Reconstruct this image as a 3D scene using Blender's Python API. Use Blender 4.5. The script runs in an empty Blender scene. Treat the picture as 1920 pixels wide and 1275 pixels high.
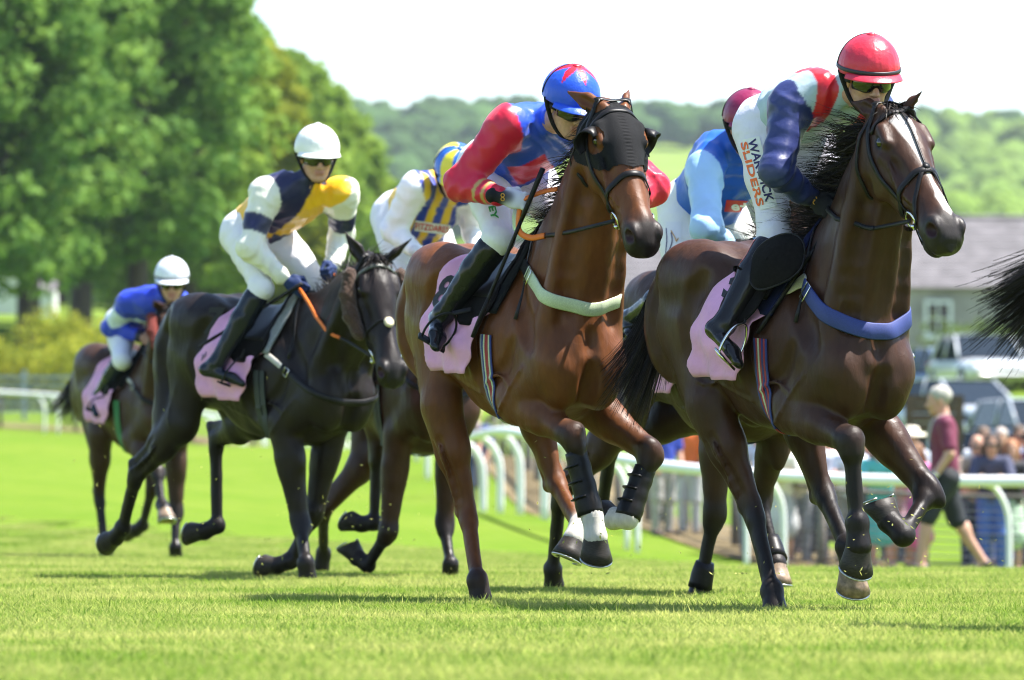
import bpy, bmesh, math, random
import numpy as np
from mathutils import Vector, Matrix
from mathutils.bvhtree import BVHTree

scene = bpy.context.scene
COL = scene.collection
rng = np.random.default_rng(7)
random.seed(7)

# ------------------------------------------------------------------ camera
FPX = 10667.0                       # focal length in pixels of a 1920 wide picture (200 mm lens)
CAM = np.array([0.0, 0.0, 0.47])
HORIZON = 924.0
PITCH = math.atan((HORIZON - 637.5) / FPX)
cam_data = bpy.data.cameras.new('camera')
cam = bpy.data.objects.new('camera', cam_data)
COL.objects.link(cam)
cam.location = CAM
cam.rotation_euler = (math.pi / 2 + PITCH, 0, 0)
cam_data.sensor_width = 36.0
cam_data.lens = 200.0
cam_data.clip_start = 0.5
cam_data.clip_end = 9000
cam_data.dof.use_dof = True
cam_data.dof.focus_distance = 22.3
cam_data.dof.aperture_fstop = 5.0
scene.camera = cam

# ------------------------------------------------------------------ sky and sun
SUN_TO = Vector((0.45, 0.05, 0.89)).normalized()      # direction towards the sun
world = bpy.data.worlds.new('World')
scene.world = world
world.use_nodes = True
_nt = world.node_tree
_nt.nodes.clear()
_sky = _nt.nodes.new('ShaderNodeTexSky')
_sky.sky_type = 'NISHITA'
_sky.sun_disc = False
_sky.sun_elevation = math.asin(SUN_TO.z)
_sky.sun_rotation = math.atan2(SUN_TO.x, SUN_TO.y)
_sky.altitude = 100
_sky.air_density = 1.0
_sky.dust_density = 0.5
_sky.ozone_density = 1.0
_bg = _nt.nodes.new('ShaderNodeBackground')
_bg.inputs['Strength'].default_value = 0.105
_out = _nt.nodes.new('ShaderNodeOutputWorld')
_nt.links.new(_sky.outputs[0], _bg.inputs['Color'])
_nt.links.new(_bg.outputs[0], _out.inputs['Surface'])
sun_data = bpy.data.lights.new('sun', 'SUN')
sun_data.energy = 5.0
sun_data.angle = math.radians(0.53)
sun_data.color = (1.0, 0.955, 0.89)
sun = bpy.data.objects.new('sun', sun_data)
COL.objects.link(sun)
sun.rotation_euler = SUN_TO.to_track_quat('Z', 'Y').to_euler()
sun.location = (10, 10, 40)

scene.view_settings.view_transform = 'Standard'
scene.view_settings.look = 'None'
scene.view_settings.gamma = 1.0
scene.view_settings.exposure = 1.6
scene.render.engine = 'CYCLES'
scene.cycles.use_denoising = True
scene.cycles.max_bounces = 8
scene.cycles.pixel_filter_type = 'BLACKMAN_HARRIS'
scene.cycles.filter_width = 1.05
scene.cycles.transparent_max_bounces = 8
scene.cycles.caustics_reflective = False
scene.cycles.caustics_refractive = False

# ------------------------------------------------------------------ small maths
def nrm(v):
    v = np.asarray(v, float)
    return v / max(np.linalg.norm(v), 1e-9)

def ray(px, py):
    f = np.array([0, math.cos(PITCH), math.sin(PITCH)])
    u = np.array([0, -math.sin(PITCH), math.cos(PITCH)])
    return f + np.array([1.0, 0, 0]) * ((px - 960) / FPX) + u * ((637.5 - py) / FPX)

def at(px, py, depth):
    r = ray(px, py)
    return CAM + r * (depth / r[1])

def catmull(pts, n):
    P = np.asarray(pts, float)
    if len(P) == 2:
        t = np.linspace(0, 1, n)[:, None]
        return P[0] * (1 - t) + P[1] * t
    Q = np.vstack([2 * P[0] - P[1], P, 2 * P[-1] - P[-2]])
    segs = len(P) - 1
    out = []
    for i in range(n):
        x = i / (n - 1) * segs
        k = min(int(x), segs - 1)
        t = x - k
        p0, p1, p2, p3 = Q[k], Q[k + 1], Q[k + 2], Q[k + 3]
        out.append(0.5 * ((2 * p1) + (-p0 + p2) * t + (2 * p0 - 5 * p1 + 4 * p2 - p3) * t * t + (-p0 + 3 * p1 - 3 * p2 + p3) * t ** 3))
    return np.array(out)

def wob(X, Y, Z, freq, seed, n=6):
    r = np.random.default_rng(seed)
    s = 0.0
    for i in range(n):
        d = r.normal(size=3)
        d = d / np.linalg.norm(d) * freq * r.uniform(0.6, 1.5)
        s = s + np.sin(X * d[0] + Y * d[1] + Z * d[2] + r.uniform(0, 6.28))
    return s / n

# ------------------------------------------------------------------ implicit bodies (smooth unions of limbs and muscles)
class Body:
    def __init__(s):
        s.prims = []
        s.disp = None
    def cone(s, a, b, ra, rb, k=0.03, tag=0, flat=None):
        a = np.asarray(a, float); b = np.asarray(b, float)
        m = max(ra, rb)
        s.prims.append(dict(t='cone', a=a, b=b, ra=ra, rb=rb, k=k, tag=tag, flat=flat,
                            lo=np.minimum(a - ra, b - rb), hi=np.maximum(a + ra, b + rb)))
    def chain(s, pts, rad, k=0.03, tag=0, flat=None):
        for i in range(len(pts) - 1):
            s.cone(pts[i], pts[i + 1], rad[i], rad[i + 1], k, tag[i] if isinstance(tag, (list, tuple)) else tag, flat)
    def ell(s, c, r, R=None, k=0.03, tag=0, sub=False):
        c = np.asarray(c, float); r = np.asarray(r, float)
        R = np.eye(3) if R is None else np.asarray(R, float)     # columns are the local axes
        e = np.sqrt(((R * r[None, :]) ** 2).sum(1))
        s.prims.append(dict(t='ell', c=c, r=r, R=R, k=k, tag=tag, sub=sub, lo=c - e, hi=c + e))
    def loft(s, o, R, st, k=0.03, tag=0, taper=None, pw=2.0):
        # st rows: x, top, bottom, halfwidth  (local x along, y across, z up)
        st = np.asarray(st, float); o = np.asarray(o, float); R = np.asarray(R, float)
        w = st[:, 3].max()
        cs = []
        for x in (st[0, 0] - .02, st[-1, 0] + .02):
            for y in (-w, w):
                for z in (st[:, 2].min(), st[:, 1].max()):
                    cs.append(o + R @ np.array([x, y, z]))
        cs = np.array(cs)
        if taper is None: taper = np.zeros(len(st))
        # resample smoothly
        xs = np.linspace(st[0, 0], st[-1, 0], 80)
        pts = catmull(np.column_stack([st, taper]), 400)
        o_ = np.argsort(pts[:, 0])
        pts = pts[o_]
        tab = np.column_stack([xs] + [np.interp(xs, pts[:, 0], pts[:, j]) for j in range(1, 5)])
        s.prims.append(dict(t='loft', o=o, R=R, tab=tab, pw=pw, k=k, tag=tag, lo=cs.min(0), hi=cs.max(0)))
    def ev(s, p, X, Y, Z):
        if p['t'] == 'cone':
            a, b = p['a'], p['b']
            ba = b - a
            bb = float(ba @ ba) + 1e-12
            x = X - a[0]; y = Y - a[1]; z = Z - a[2]
            h = np.clip((x * ba[0] + y * ba[1] + z * ba[2]) / bb, 0, 1)
            x = x - h * ba[0]; y = y - h * ba[1]; z = z - h * ba[2]
            q = x * x + y * y + z * z
            if p['flat'] is not None:
                for w, f in p['flat']:
                    c = x * w[0] + y * w[1] + z * w[2]
                    q = q + c * c * (1 / (f * f) - 1)
            return np.sqrt(np.maximum(q, 0)) - (p['ra'] + (p['rb'] - p['ra']) * h)
        if p['t'] == 'ell':
            c, r, R = p['c'], p['r'], p['R']
            x = X - c[0]; y = Y - c[1]; z = Z - c[2]
            l = [(x * R[0, i] + y * R[1, i] + z * R[2, i]) for i in range(3)]
            k0 = np.sqrt((l[0] / r[0]) ** 2 + (l[1] / r[1]) ** 2 + (l[2] / r[2]) ** 2)
            k1 = np.sqrt((l[0] / r[0] ** 2) ** 2 + (l[1] / r[1] ** 2) ** 2 + (l[2] / r[2] ** 2) ** 2)
            return k0 * (k0 - 1) / np.maximum(k1, 1e-3)
        o, R, tab = p['o'], p['R'], p['tab']
        x = X - o[0]; y = Y - o[1]; z = Z - o[2]
        l = [(x * R[0, i] + y * R[1, i] + z * R[2, i]) for i in range(3)]
        xs = tab[:, 0]
        sh = l[0].shape
        lx = l[0].ravel()
        g = lambda j: np.interp(lx, xs, tab[:, j]).reshape(sh)
        tp, bt, w, ta = g(1), g(2), g(3), g(4)
        hh = np.maximum((tp - bt) / 2, .004); zc = (tp + bt) / 2
        zn = (l[2] - zc) / hh
        w = np.maximum(w * (1 - ta * np.clip(zn, 0, 1.3) ** 1.4), .004)
        k0 = np.sqrt((l[1] / w) ** 2 + zn ** 2) if p['pw'] == 2 else (np.abs(l[1] / w) ** p['pw'] + np.abs(zn) ** p['pw']) ** (1 / p['pw'])
        k1 = np.sqrt((l[1] / w ** 2) ** 2 + (zn / hh) ** 2)
        d = k0 * (k0 - 1) / np.maximum(k1, 1e-3)
        ax = np.maximum(np.maximum(xs[0] - l[0], l[0] - xs[-1]), 0)
        return np.sqrt(np.maximum(d, 0) ** 2 + ax ** 2) + np.minimum(d, 0)
    def field(s, h, lo, hi):
        n = np.ceil((hi - lo) / h).astype(int) + 1
        gx = (lo[0] + h * np.arange(n[0])).astype(np.float32)
        gy = (lo[1] + h * np.arange(n[1])).astype(np.float32)
        gz = (lo[2] + h * np.arange(n[2])).astype(np.float32)
        d = np.full(tuple(n), 0.2, np.float32)
        for p in s.prims:
            pad = p['k'] + 2.5 * h
            i0 = np.clip(np.floor((p['lo'] - pad - lo) / h).astype(int), 0, n)
            i1 = np.clip(np.ceil((p['hi'] + pad - lo) / h).astype(int) + 1, 0, n)
            if np.any(i1 <= i0): continue
            sl = tuple(slice(i0[j], i1[j]) for j in range(3))
            e = s.ev(p, gx[sl[0]][:, None, None], gy[sl[1]][None, :, None], gz[sl[2]][None, None, :]).astype(np.float32)
            c = d[sl]
            k = p['k']
            if p.get('sub'):
                e = -e
                q = np.maximum(k - np.abs(c - e), 0) / k
                d[sl] = np.maximum(c, e) + q * q * k * .25
            else:
                q = np.maximum(k - np.abs(c - e), 0) / k
                d[sl] = np.minimum(c, e) - q * q * k * .25
        if s.disp is not None:
            d = d + s.disp(gx[:, None, None], gy[None, :, None], gz[None, None, :]).astype(np.float32)
        return d
    def mesh(s, h, lo=None, hi=None, keep=None, smooth=2):
        if lo is None:
            lo = np.min([p['lo'] for p in s.prims if not p.get('sub')], 0) - 3 * h - .02
            hi = np.max([p['hi'] for p in s.prims if not p.get('sub')], 0) + 3 * h + .02
        lo = np.asarray(lo, float); hi = np.asarray(hi, float)
        V, Q = nets(s.field(h, lo, hi), h, lo)
        V = relax(V, Q, smooth)
        if keep is not None:
            c = V[Q].mean(1)
            Q = Q[keep(c)]
            V, Q = compact(V, Q)
        return V, Q
    def value(s, P):
        d = np.full(len(P), .3)
        for p in s.prims:
            e = s.ev(p, P[:, 0], P[:, 1], P[:, 2]); k = p['k']
            if p.get('sub'):
                q = np.maximum(k - np.abs(d + e), 0) / k; d = np.maximum(d, -e) + q * q * k * .25
            else:
                q = np.maximum(k - np.abs(d - e), 0) / k; d = np.minimum(d, e) - q * q * k * .25
        return d
    def project(s, P, it=6):
        P = np.array(P, float); h = .004
        for _ in range(it):
            d = s.value(P)
            g = np.stack([s.value(P + np.eye(3)[j] * h) - s.value(P - np.eye(3)[j] * h) for j in range(3)], 1) / (2 * h)
            n = g / np.maximum(np.linalg.norm(g, axis=1, keepdims=True), 1e-6)
            P = P - n * np.clip(d, -.06, .06)[:, None]
        return P, n
    def carve_all(s, items):
        """grooves (or raised veins) that follow the skin: rows of points, radius, depth, blend, ridge"""
        C = [catmull(it[0], 9) for it in items]
        P, N = s.project(np.vstack(C), 5)
        s.nbase = len(s.prims)
        for m, it in enumerate(items):
            p = P[m * 9:m * 9 + 9]; n = N[m * 9:m * 9 + 9]; r = it[1]
            Q = p + n * ((-r * .35 + it[2]) if it[4] else (r - it[2]))
            for i in range(8):
                s.cone(Q[i], Q[i + 1], r, r, k=it[3])
                s.prims[-1]['sub'] = not it[4]
    def tags(s, V, ntag, soft=0.012):
        W = np.zeros((len(V), ntag))
        X, Y, Z = V[:, 0], V[:, 1], V[:, 2]
        for p in s.prims[:getattr(s, 'nbase', None)]:
            if p.get('sub'): continue
            pad = .06
            m = np.all((V > p['lo'] - pad) & (V < p['hi'] + pad), axis=1)
            if not m.any(): continue
            e = s.ev(p, X[m], Y[m], Z[m])
            W[m, p['tag']] += np.exp(-np.clip(e, -.05, .2) / soft)
        return W / np.maximum(W.sum(1, keepdims=True), 1e-9)

def compact(V, Q):
    used = np.zeros(len(V), bool); used[Q.ravel()] = True
    ix = np.cumsum(used) - 1
    return V[used], ix[Q]

def nets(d, h, lo):
    s = d < 0
    n = d.shape
    c8 = np.zeros((n[0] - 1, n[1] - 1, n[2] - 1), np.int8)
    for i in (0, 1):
        for j in (0, 1):
            for k in (0, 1):
                c8 += s[i:n[0] - 1 + i, j:n[1] - 1 + j, k:n[2] - 1 + k]
    act = (c8 > 0) & (c8 < 8)
    I = np.argwhere(act)
    idx = np.full(act.shape, -1, np.int64)
    idx[act] = np.arange(len(I))
    cv = {}
    for i in (0, 1):
        for j in (0, 1):
            for k in (0, 1):
                cv[(i, j, k)] = d[I[:, 0] + i, I[:, 1] + j, I[:, 2] + k]
    acc = np.zeros((len(I), 3)); cnt = np.zeros(len(I))
    ks = list(cv)
    for a in ks:
        for ax in range(3):
            if a[ax] == 0:
                b = list(a); b[ax] = 1; b = tuple(b)
                va, vb = cv[a], cv[b]
                m = (va < 0) != (vb < 0)
                t = np.where(m, va / np.where(m, va - vb, 1), 0)
                p = np.array(a, float)[None, :].repeat(len(I), 0)
                p[:, ax] += t
                acc += p * m[:, None]; cnt += m
    V = (I + acc / np.maximum(cnt, 1)[:, None]) * h + lo
    quads = []
    for ax in range(3):
        o1, o2 = [(1, 2), (2, 0), (0, 1)][ax]
        sl0 = [slice(None)] * 3; sl1 = [slice(None)] * 3
        sl0[ax] = slice(0, n[ax] - 1); sl1[ax] = slice(1, n[ax])
        for o in (o1, o2):
            sl0[o] = slice(1, n[o] - 1); sl1[o] = slice(1, n[o] - 1)
        A = s[tuple(sl0)]; B = s[tuple(sl1)]
        for flip in (False, True):
            E = np.argwhere((A & ~B) if not flip else (~A & B))
            if len(E) == 0: continue
            E = E.copy()
            E[:, o1] += 1; E[:, o2] += 1
            def g(da, db):
                e = E.copy(); e[:, o1] -= da; e[:, o2] -= db
                return idx[e[:, 0], e[:, 1], e[:, 2]]
            q = np.stack([g(1, 1), g(0, 1), g(0, 0), g(1, 0)], 1)
            if flip: q = q[:, ::-1]
            quads.append(q)
    Q = np.concatenate(quads)
    Q = Q[(Q >= 0).all(1)]
    return V, Q

def relax(V, Q, it):
    if it == 0: return V
    e = np.concatenate([Q[:, [0, 1]], Q[:, [1, 2]], Q[:, [2, 3]], Q[:, [3, 0]]])
    n = len(V)
    deg = np.bincount(e[:, 0], minlength=n) + np.bincount(e[:, 1], minlength=n)
    for i in range(it):
        for lam in (0.5, -0.52):
            S = np.stack([np.bincount(e[:, 0], V[e[:, 1], j], n) + np.bincount(e[:, 1], V[e[:, 0], j], n) for j in range(3)], 1)
            V = V + lam * (S / np.maximum(deg, 1)[:, None] - V)
    return V

# ------------------------------------------------------------------ mesh objects
def mesh_from(name, V, Q, smooth=True, col=None):
    me = bpy.data.meshes.new(name)
    V = np.asarray(V, np.float32)
    if isinstance(Q, np.ndarray) and Q.ndim == 2:
        k = Q.shape[1]
        me.vertices.add(len(V)); me.vertices.foreach_set('co', V.ravel())
        me.loops.add(Q.size); me.loops.foreach_set('vertex_index', np.ascontiguousarray(Q, np.int32).ravel())
        me.polygons.add(len(Q))
        me.polygons.foreach_set('loop_start', np.arange(0, Q.size, k, dtype=np.int32))
        me.update(calc_edges=True)
    else:
        me.from_pydata([tuple(map(float, v)) for v in V], [], [list(map(int, q)) for q in Q])
        me.update()
    me.polygons.foreach_set('use_smooth', np.full(len(me.polygons), bool(smooth)))
    if col is not None:
        set_col(me, col)
    return me

def set_col(me, col):
    a = me.color_attributes.new('Col', 'FLOAT_COLOR', 'POINT')
    c = np.ones((len(me.vertices), 4), np.float32); c[:, :3] = col
    a.data.foreach_set('color', c.ravel())

def link(name, me, mat=None, parent=None, loc=None, rot=None):
    o = bpy.data.objects.new(name, me)
    COL.objects.link(o)
    if mat is not None and me is not None and len(me.materials) == 0:
        me.materials.append(mat)
    if parent is not None: o.parent = parent
    if loc is not None: o.location = loc
    if rot is not None: o.rotation_euler = rot
    return o

def tag(o, label=None, cat=None, group=None, kind=None):
    if label: o['label'] = label
    if cat: o['category'] = cat
    if group: o['group'] = group
    if kind: o['kind'] = kind
    return o

def empty(name, loc=(0, 0, 0), rz=0.0):
    o = bpy.data.objects.new(name, None)
    o.empty_display_size = .2
    COL.objects.link(o)
    o.location = loc; o.rotation_euler = (0, 0, rz)
    return o

class MB:
    """collects simple shapes into one mesh"""
    def __init__(s): s.v = []; s.f = []; s.c = []
    def add(s, V, F, col=None):
        n = len(s.v)
        s.v.extend([tuple(map(float, p)) for p in V]); s.f.extend([[int(i) + n for i in f] for f in F])
        s.c.extend([col if col is not None else (1, 1, 1)] * len(V))
    def box(s, c, d, R=None, col=None):
        c = np.asarray(c, float); R = np.eye(3) if R is None else np.asarray(R)
        V = [c + R @ (np.array([x, y, z]) * np.asarray(d) / 2) for x in (-1, 1) for y in (-1, 1) for z in (-1, 1)]
        s.add(V, [(0, 1, 3, 2), (4, 6, 7, 5), (0, 4, 5, 1), (2, 3, 7, 6), (0, 2, 6, 4), (1, 5, 7, 3)], col)
    def tube(s, pts, rad, n=8, cap=True, col=None, flat=None):
        P = np.asarray(pts, float); m = len(P)
        rad = np.broadcast_to(np.asarray(rad, float), (m,))
        T = np.gradient(P, axis=0); T /= np.maximum(np.linalg.norm(T, axis=1, keepdims=True), 1e-9)
        up = np.array([0, 0, 1.0]) if abs(T[0, 2]) < .9 else np.array([1.0, 0, 0])
        V = []
        x = nrm(np.cross(up, T[0]))
        for i in range(m):
            x = nrm(x - T[i] * (x @ T[i])); y = np.cross(T[i], x)
            for j in range(n):
                a = 2 * math.pi * j / n
                V.append(P[i] + rad[i] * (x * math.cos(a) + y * math.sin(a) * (flat or 1)))
        F = [(i * n + j, i * n + (j + 1) % n, (i + 1) * n + (j + 1) % n, (i + 1) * n + j) for i in range(m - 1) for j in range(n)]
        if cap: F += [tuple(range(n))[::-1], tuple((m - 1) * n + j for j in range(n))]
        s.add(V, F, col)
    def build(s, name, mat, parent=None, smooth=True, col=False):
        me = mesh_from(name, np.array(s.v), s.f, smooth)
        if col: set_col(me, np.array(s.c))
        return link(name, me, mat, parent)

# ------------------------------------------------------------------ materials
def mat_new(name):
    m = bpy.data.materials.new(name); m.use_nodes = True
    nt = m.node_tree; nt.nodes.clear()
    o = nt.nodes.new('ShaderNodeOutputMaterial'); b = nt.nodes.new('ShaderNodeBsdfPrincipled')
    nt.links.new(b.outputs[0], o.inputs['Surface'])
    return m, nt, b

def mat(name, col=None, rough=0.5, spec=0.5, metal=0.0, noise=None, bump=None, vcol=False, sheen=0.0, coat=0.0, trans=0.0, stretch=None, sss=0.0):
    """col: base colour; noise=(scale, amount); bump=(scale, strength, distance); vcol: colour from the Col attribute"""
    m, nt, b = mat_new(name)
    L = nt.links.new
    b.inputs['Roughness'].default_value = rough
    b.inputs['Specular IOR Level'].default_value = spec
    b.inputs['Metallic'].default_value = metal
    if sheen: b.inputs['Sheen Weight'].default_value = sheen; b.inputs['Sheen Roughness'].default_value = .4
    if coat: b.inputs['Coat Weight'].default_value = coat; b.inputs['Coat Roughness'].default_value = .05
    if trans: b.inputs['Transmission Weight'].default_value = trans
    if sss:
        b.inputs['Subsurface Weight'].default_value = sss; b.inputs['Subsurface Radius'].default_value = (.012, .005, .003)
    tc = nt.nodes.new('ShaderNodeTexCoord')
    vec = tc.outputs['Object']
    if stretch:
        mp = nt.nodes.new('ShaderNodeMapping'); mp.inputs['Scale'].default_value = stretch
        L(vec, mp.inputs['Vector']); vec = mp.outputs[0]
    src = None
    if vcol:
        a = nt.nodes.new('ShaderNodeAttribute'); a.attribute_name = 'Col'; src = a.outputs['Color']
    if noise:
        t = nt.nodes.new('ShaderNodeTexNoise'); t.inputs['Scale'].default_value = noise[0]; t.inputs['Detail'].default_value = 5
        L(vec, t.inputs['Vector'])
        r = nt.nodes.new('ShaderNodeMapRange'); r.inputs[1].default_value = .3; r.inputs[2].default_value = .7
        r.inputs[3].default_value = 1 - noise[1]; r.inputs[4].default_value = 1 + noise[1]
        L(t.outputs['Fac'], r.inputs[0])
        mx = nt.nodes.new('ShaderNodeVectorMath'); mx.operation = 'SCALE'
        if src is not None: L(src, mx.inputs[0])
        else: mx.inputs[0].default_value = col
        L(r.outputs[0], mx.inputs['Scale']); src = mx.outputs[0]
    if src is not None: L(src, b.inputs['Base Color'])
    else: b.inputs['Base Color'].default_value = (*col, 1)
    if bump:
        t = nt.nodes.new('ShaderNodeTexNoise'); t.inputs['Scale'].default_value = bump[0]; t.inputs['Detail'].default_value = 4
        L(vec, t.inputs['Vector'])
        bp = nt.nodes.new('ShaderNodeBump'); bp.inputs['Strength'].default_value = bump[1]; bp.inputs['Distance'].default_value = bump[2]
        L(t.outputs['Fac'], bp.inputs['Height']); L(bp.outputs[0], b.inputs['Normal'])
    return m
# ------------------------------------------------------------------ frames: x forward, y to the animal's left, z up, origin on the turf below the withers
class Frame:
    def __init__(s, px, depth, adeg, z=0.0):
        r = ray(px, HORIZON)
        s.o = np.array([CAM[0] + r[0] / r[1] * depth, depth, z])
        a = math.radians(adeg)
        s.h = np.array([math.sin(a), -math.cos(a), 0]); s.l = np.array([math.cos(a), math.sin(a), 0]); s.up = np.array([0, 0, 1.0])
        s.M = np.column_stack([s.h, s.l, s.up])
        s.rz = a - math.pi / 2
        s.scale = FPX / depth
    def loc(s, w): return s.M.T @ (np.asarray(w, float) - s.o)
    def wld(s, l): return s.o + s.M @ np.asarray(l, float)
    def ray(s, px, py):
        return s.loc(CAM), s.M.T @ nrm(ray(px, py))
    def flat(s, px, py, y):
        """the point on the picture ray that lies at sideways offset y"""
        c, d = s.ray(px, py)
        return c + d * ((y - c[1]) / d[1])
    def joint(s, prev, px, py, L, y0, sl=.03, sy=.06):
        """the point on the picture ray that best keeps the limb's length and its sideways offset"""
        c, d = s.ray(px, py)
        t0 = (np.asarray(prev) - c) @ d
        t = t0 + np.linspace(-.7, .7, 561)
        P = c + t[:, None] * d
        cost = ((np.linalg.norm(P - prev, axis=1) - L) / sl) ** 2 + ((P[:, 1] - y0) / sy) ** 2
        return P[np.argmin(cost)]

def ik(a, b, l1, l2, bend):
    a = np.asarray(a); b = np.asarray(b)
    d = np.linalg.norm(b - a); e = (b - a) / max(d, 1e-6)
    d2 = min(d, (l1 + l2) * .999)
    x = (l1 * l1 - l2 * l2 + d2 * d2) / (2 * d2)
    hgt = math.sqrt(max(l1 * l1 - x * x, 0))
    bnd = nrm(np.asarray(bend, float) - e * (np.asarray(bend, float) @ e))
    return a + e * x * (d / d2) + bnd * hgt

TRUNK = [(-1.21, 1.34, 1.20, .05), (-1.14, 1.475, 1.09, .14), (-1.0, 1.565, 1.01, .215), (-.8, 1.605, .985, .255), (-.6, 1.58, .975, .268),
         (-.4, 1.53, .935, .280), (-.2, 1.535, .885, .272), (-.05, 1.60, .855, .245), (.05, 1.61, .85, .235), (.17, 1.55, .865, .225),
         (.28, 1.43, .94, .20), (.37, 1.32, 1.0, .16), (.43, 1.24, 1.06, .10), (.455, 1.17, 1.12, .03)]
TAPER = [0, .1, .2, .25, .3, .35, .5, .62, .6, .5, .3, .1, 0, 0]
HEADST = [(-.04, .02, -.08, .05), (.02, .058, -.12, .080), (.08, .076, -.15, .099), (.16, .080, -.175, .108), (.24, .070, -.172, .098), (.32, .058, -.14, .080),
          (.40, .049, -.108, .067), (.48, .045, -.096, .061), (.55, .046, -.096, .066), (.60, .034, -.093, .065), (.64, .008, -.076, .050), (.655, -.02, -.05, .02)]
HEADTA = [.2, .2, .15, .14, .18, .28, .38, .38, .3, .25, .2, 0]
T_COAT, T_BLACK, T_WHITE, T_MUZ, T_LIGHT = range(5)

class Horse:
    pass

def build_horse(fr, wz, pitch, legs, poll, muzzle, ears, cols, h=.0085, hh=.0045, head_roll=0.0, head_y=0.0, white=(), brown=(), name='horse', neck_arch=.02, girth_scale=1.0, detail=False):
    H = Horse(); H.fr = fr
    B = Body(); H.B = B
    cp, sp = math.cos(math.radians(pitch)), math.sin(math.radians(pitch))
    RT = np.array([[cp, 0, -sp], [0, 1, 0], [sp, 0, cp]])          # nose up for positive pitch
    piv = np.array([0, 0, 1.2 + wz - 1.62])
    H.T = T = lambda u, y, w: piv + RT @ (np.array([u, y, w + wz - 1.62]) - piv)
    H.RT = RT
    st = np.array(TRUNK); st[:, 1:3] += wz - 1.62
    st[:, 1:3] -= piv[2]
    B.loft(piv, RT, st, k=.05, tag=T_COAT, taper=np.array(TAPER))
    # neck
    base = T(.12, 0, 1.30)
    pol = fr.joint(base, *poll, .86, head_y, sl=.08, sy=.05)
    muz = fr.joint(pol, *muzzle, .63, head_y, sl=.02, sy=.25)
    H.poll, H.muz = pol, muz
    hx = nrm(muz - pol)
    hy = nrm(np.cross([0, 0, 1.0], hx)); hz = np.cross(hx, hy)
    cr, sr = math.cos(head_roll), math.sin(head_roll)
    hy, hz = hy * cr + hz * sr, hz * cr - hy * sr
    RH = np.column_stack([hx, hy, hz]); H.RH = RH
    HS = 1.09
    H.hd = hd = lambda x, y, z: pol + RH @ np.array([x, y, z]) * HS
    nend = hd(.05, 0, -.05)
    nx = nrm(nend - base); ny = nrm(np.cross([0, 0, 1.0], nx)); nz = np.cross(nx, ny)
    RN = np.column_stack([nx, ny, nz]); Ln = np.linalg.norm(nend - base)
    a = neck_arch
    ns = [(-.10, .24, -.30, .175), (.08, .28, -.285, .168), (.25 * Ln + .02, .25 + a * .6, -.24, .150), (.5 * Ln, .205 + a, -.205, .128), (.75 * Ln, .165 + a, -.175, .106), (Ln, .10, -.13, .084), (Ln + .05, .06, -.08, .06)]
    B.loft(base, RN, ns, k=.07, tag=T_COAT, taper=np.array([.4, .45, .5, .5, .45, .3, .2]))
    H.neck = (base, RN, Ln, ns)
    for s_ in (-1, 1):
        B.cone(hd(.20, s_ * .035, -.165), T(.35, s_ * .045, 1.24), .036, .046, k=.035)       # muscle down the throat
        B.cone(hd(.06, s_ * .075, -.06), T(.31, s_ * .135, 1.20), .040, .065, k=.045)        # muscle from poll to shoulder
    # crest to withers
    B.cone(T(-.02, 0, 1.55), base + RN @ np.array([.38 * Ln, 0, .13]), .055, .05, k=.09)
    # head
    B.loft(pol, RH, np.array(HEADST) * HS, k=.035, tag=T_COAT, taper=np.array(HEADTA), pw=2.5)
    B.prims[-1]['tag'] = T_COAT
    for s in (-1, 1):
        B.ell(hd(.20, s * .070, -.095), (.115, .036, .085), RH, k=.03)                   # cheek
        B.cone(hd(.115, s * .082, .040), hd(.185, s * .088, .036), .017, .015, k=.035)    # brow
        B.cone(hd(.21, s * .092, -.012), hd(.40, s * .058, -.016), .014, .009, k=.022)   # facial crest
        B.ell(hd(.16, s * .114, .014), (.027, .016, .019), RH, k=.012, sub=True)         # socket
        B.ell(hd(.585, s * .050, .002), (.048, .024, .040), RH, k=.022, tag=T_MUZ)       # nostril rim
        B.ell(hd(.602, s * .068, .002), (.030, .026, .023), RH, k=.010, sub=True)
        B.ell(hd(.32, s * .045, -.105), (.11, .016, .03), RH, k=.03)                      # jaw bar
        B.ell(hd(.30, s * .085, .005), (.06, .02, .02), RH, k=.03, sub=True)             # hollow of the cheek
    B.ell(hd(.62, 0, -.040), (.035, .054, .044), RH, k=.03, tag=T_MUZ)
    B.ell(hd(.565, 0, -.106), (.055, .040, .026), RH, k=.02, tag=T_MUZ)                  # chin and lower lip
    for s in (-1, 1):
        B.cone(hd(.52, s * .072, -.072), hd(.64, s * .045, -.078), .007, .007, k=.010, tag=T_MUZ)
        B.prims[-1]['sub'] = True
    # ears
    H.ears = []
    for i, s in enumerate((-1, 1)):
        eb = hd(.015, s * .055, .035)
        et = fr.joint(eb, *ears[i], .17, eb[1] + s * .05, sl=.02, sy=.12)
        ed = nrm(et - eb)
        fc = nrm(np.array([.75, s * .55, -.1]))
        fc = nrm(fc - ed * (fc @ ed)); sd = np.cross(ed, fc)
        mid = eb + (et - eb) * .38
        B.cone(eb - ed * .02, mid, .028, .035, k=.025, flat=[(fc, .66)])
        B.cone(mid, et, .035, .005, k=.012, flat=[(fc, .5)])
        B.ell(eb + (et - eb) * .46 + fc * .024, (.074, .020, .020), np.column_stack([ed, sd, fc]), k=.008, sub=True)
        H.ears.append((eb, et, fc))
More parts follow.
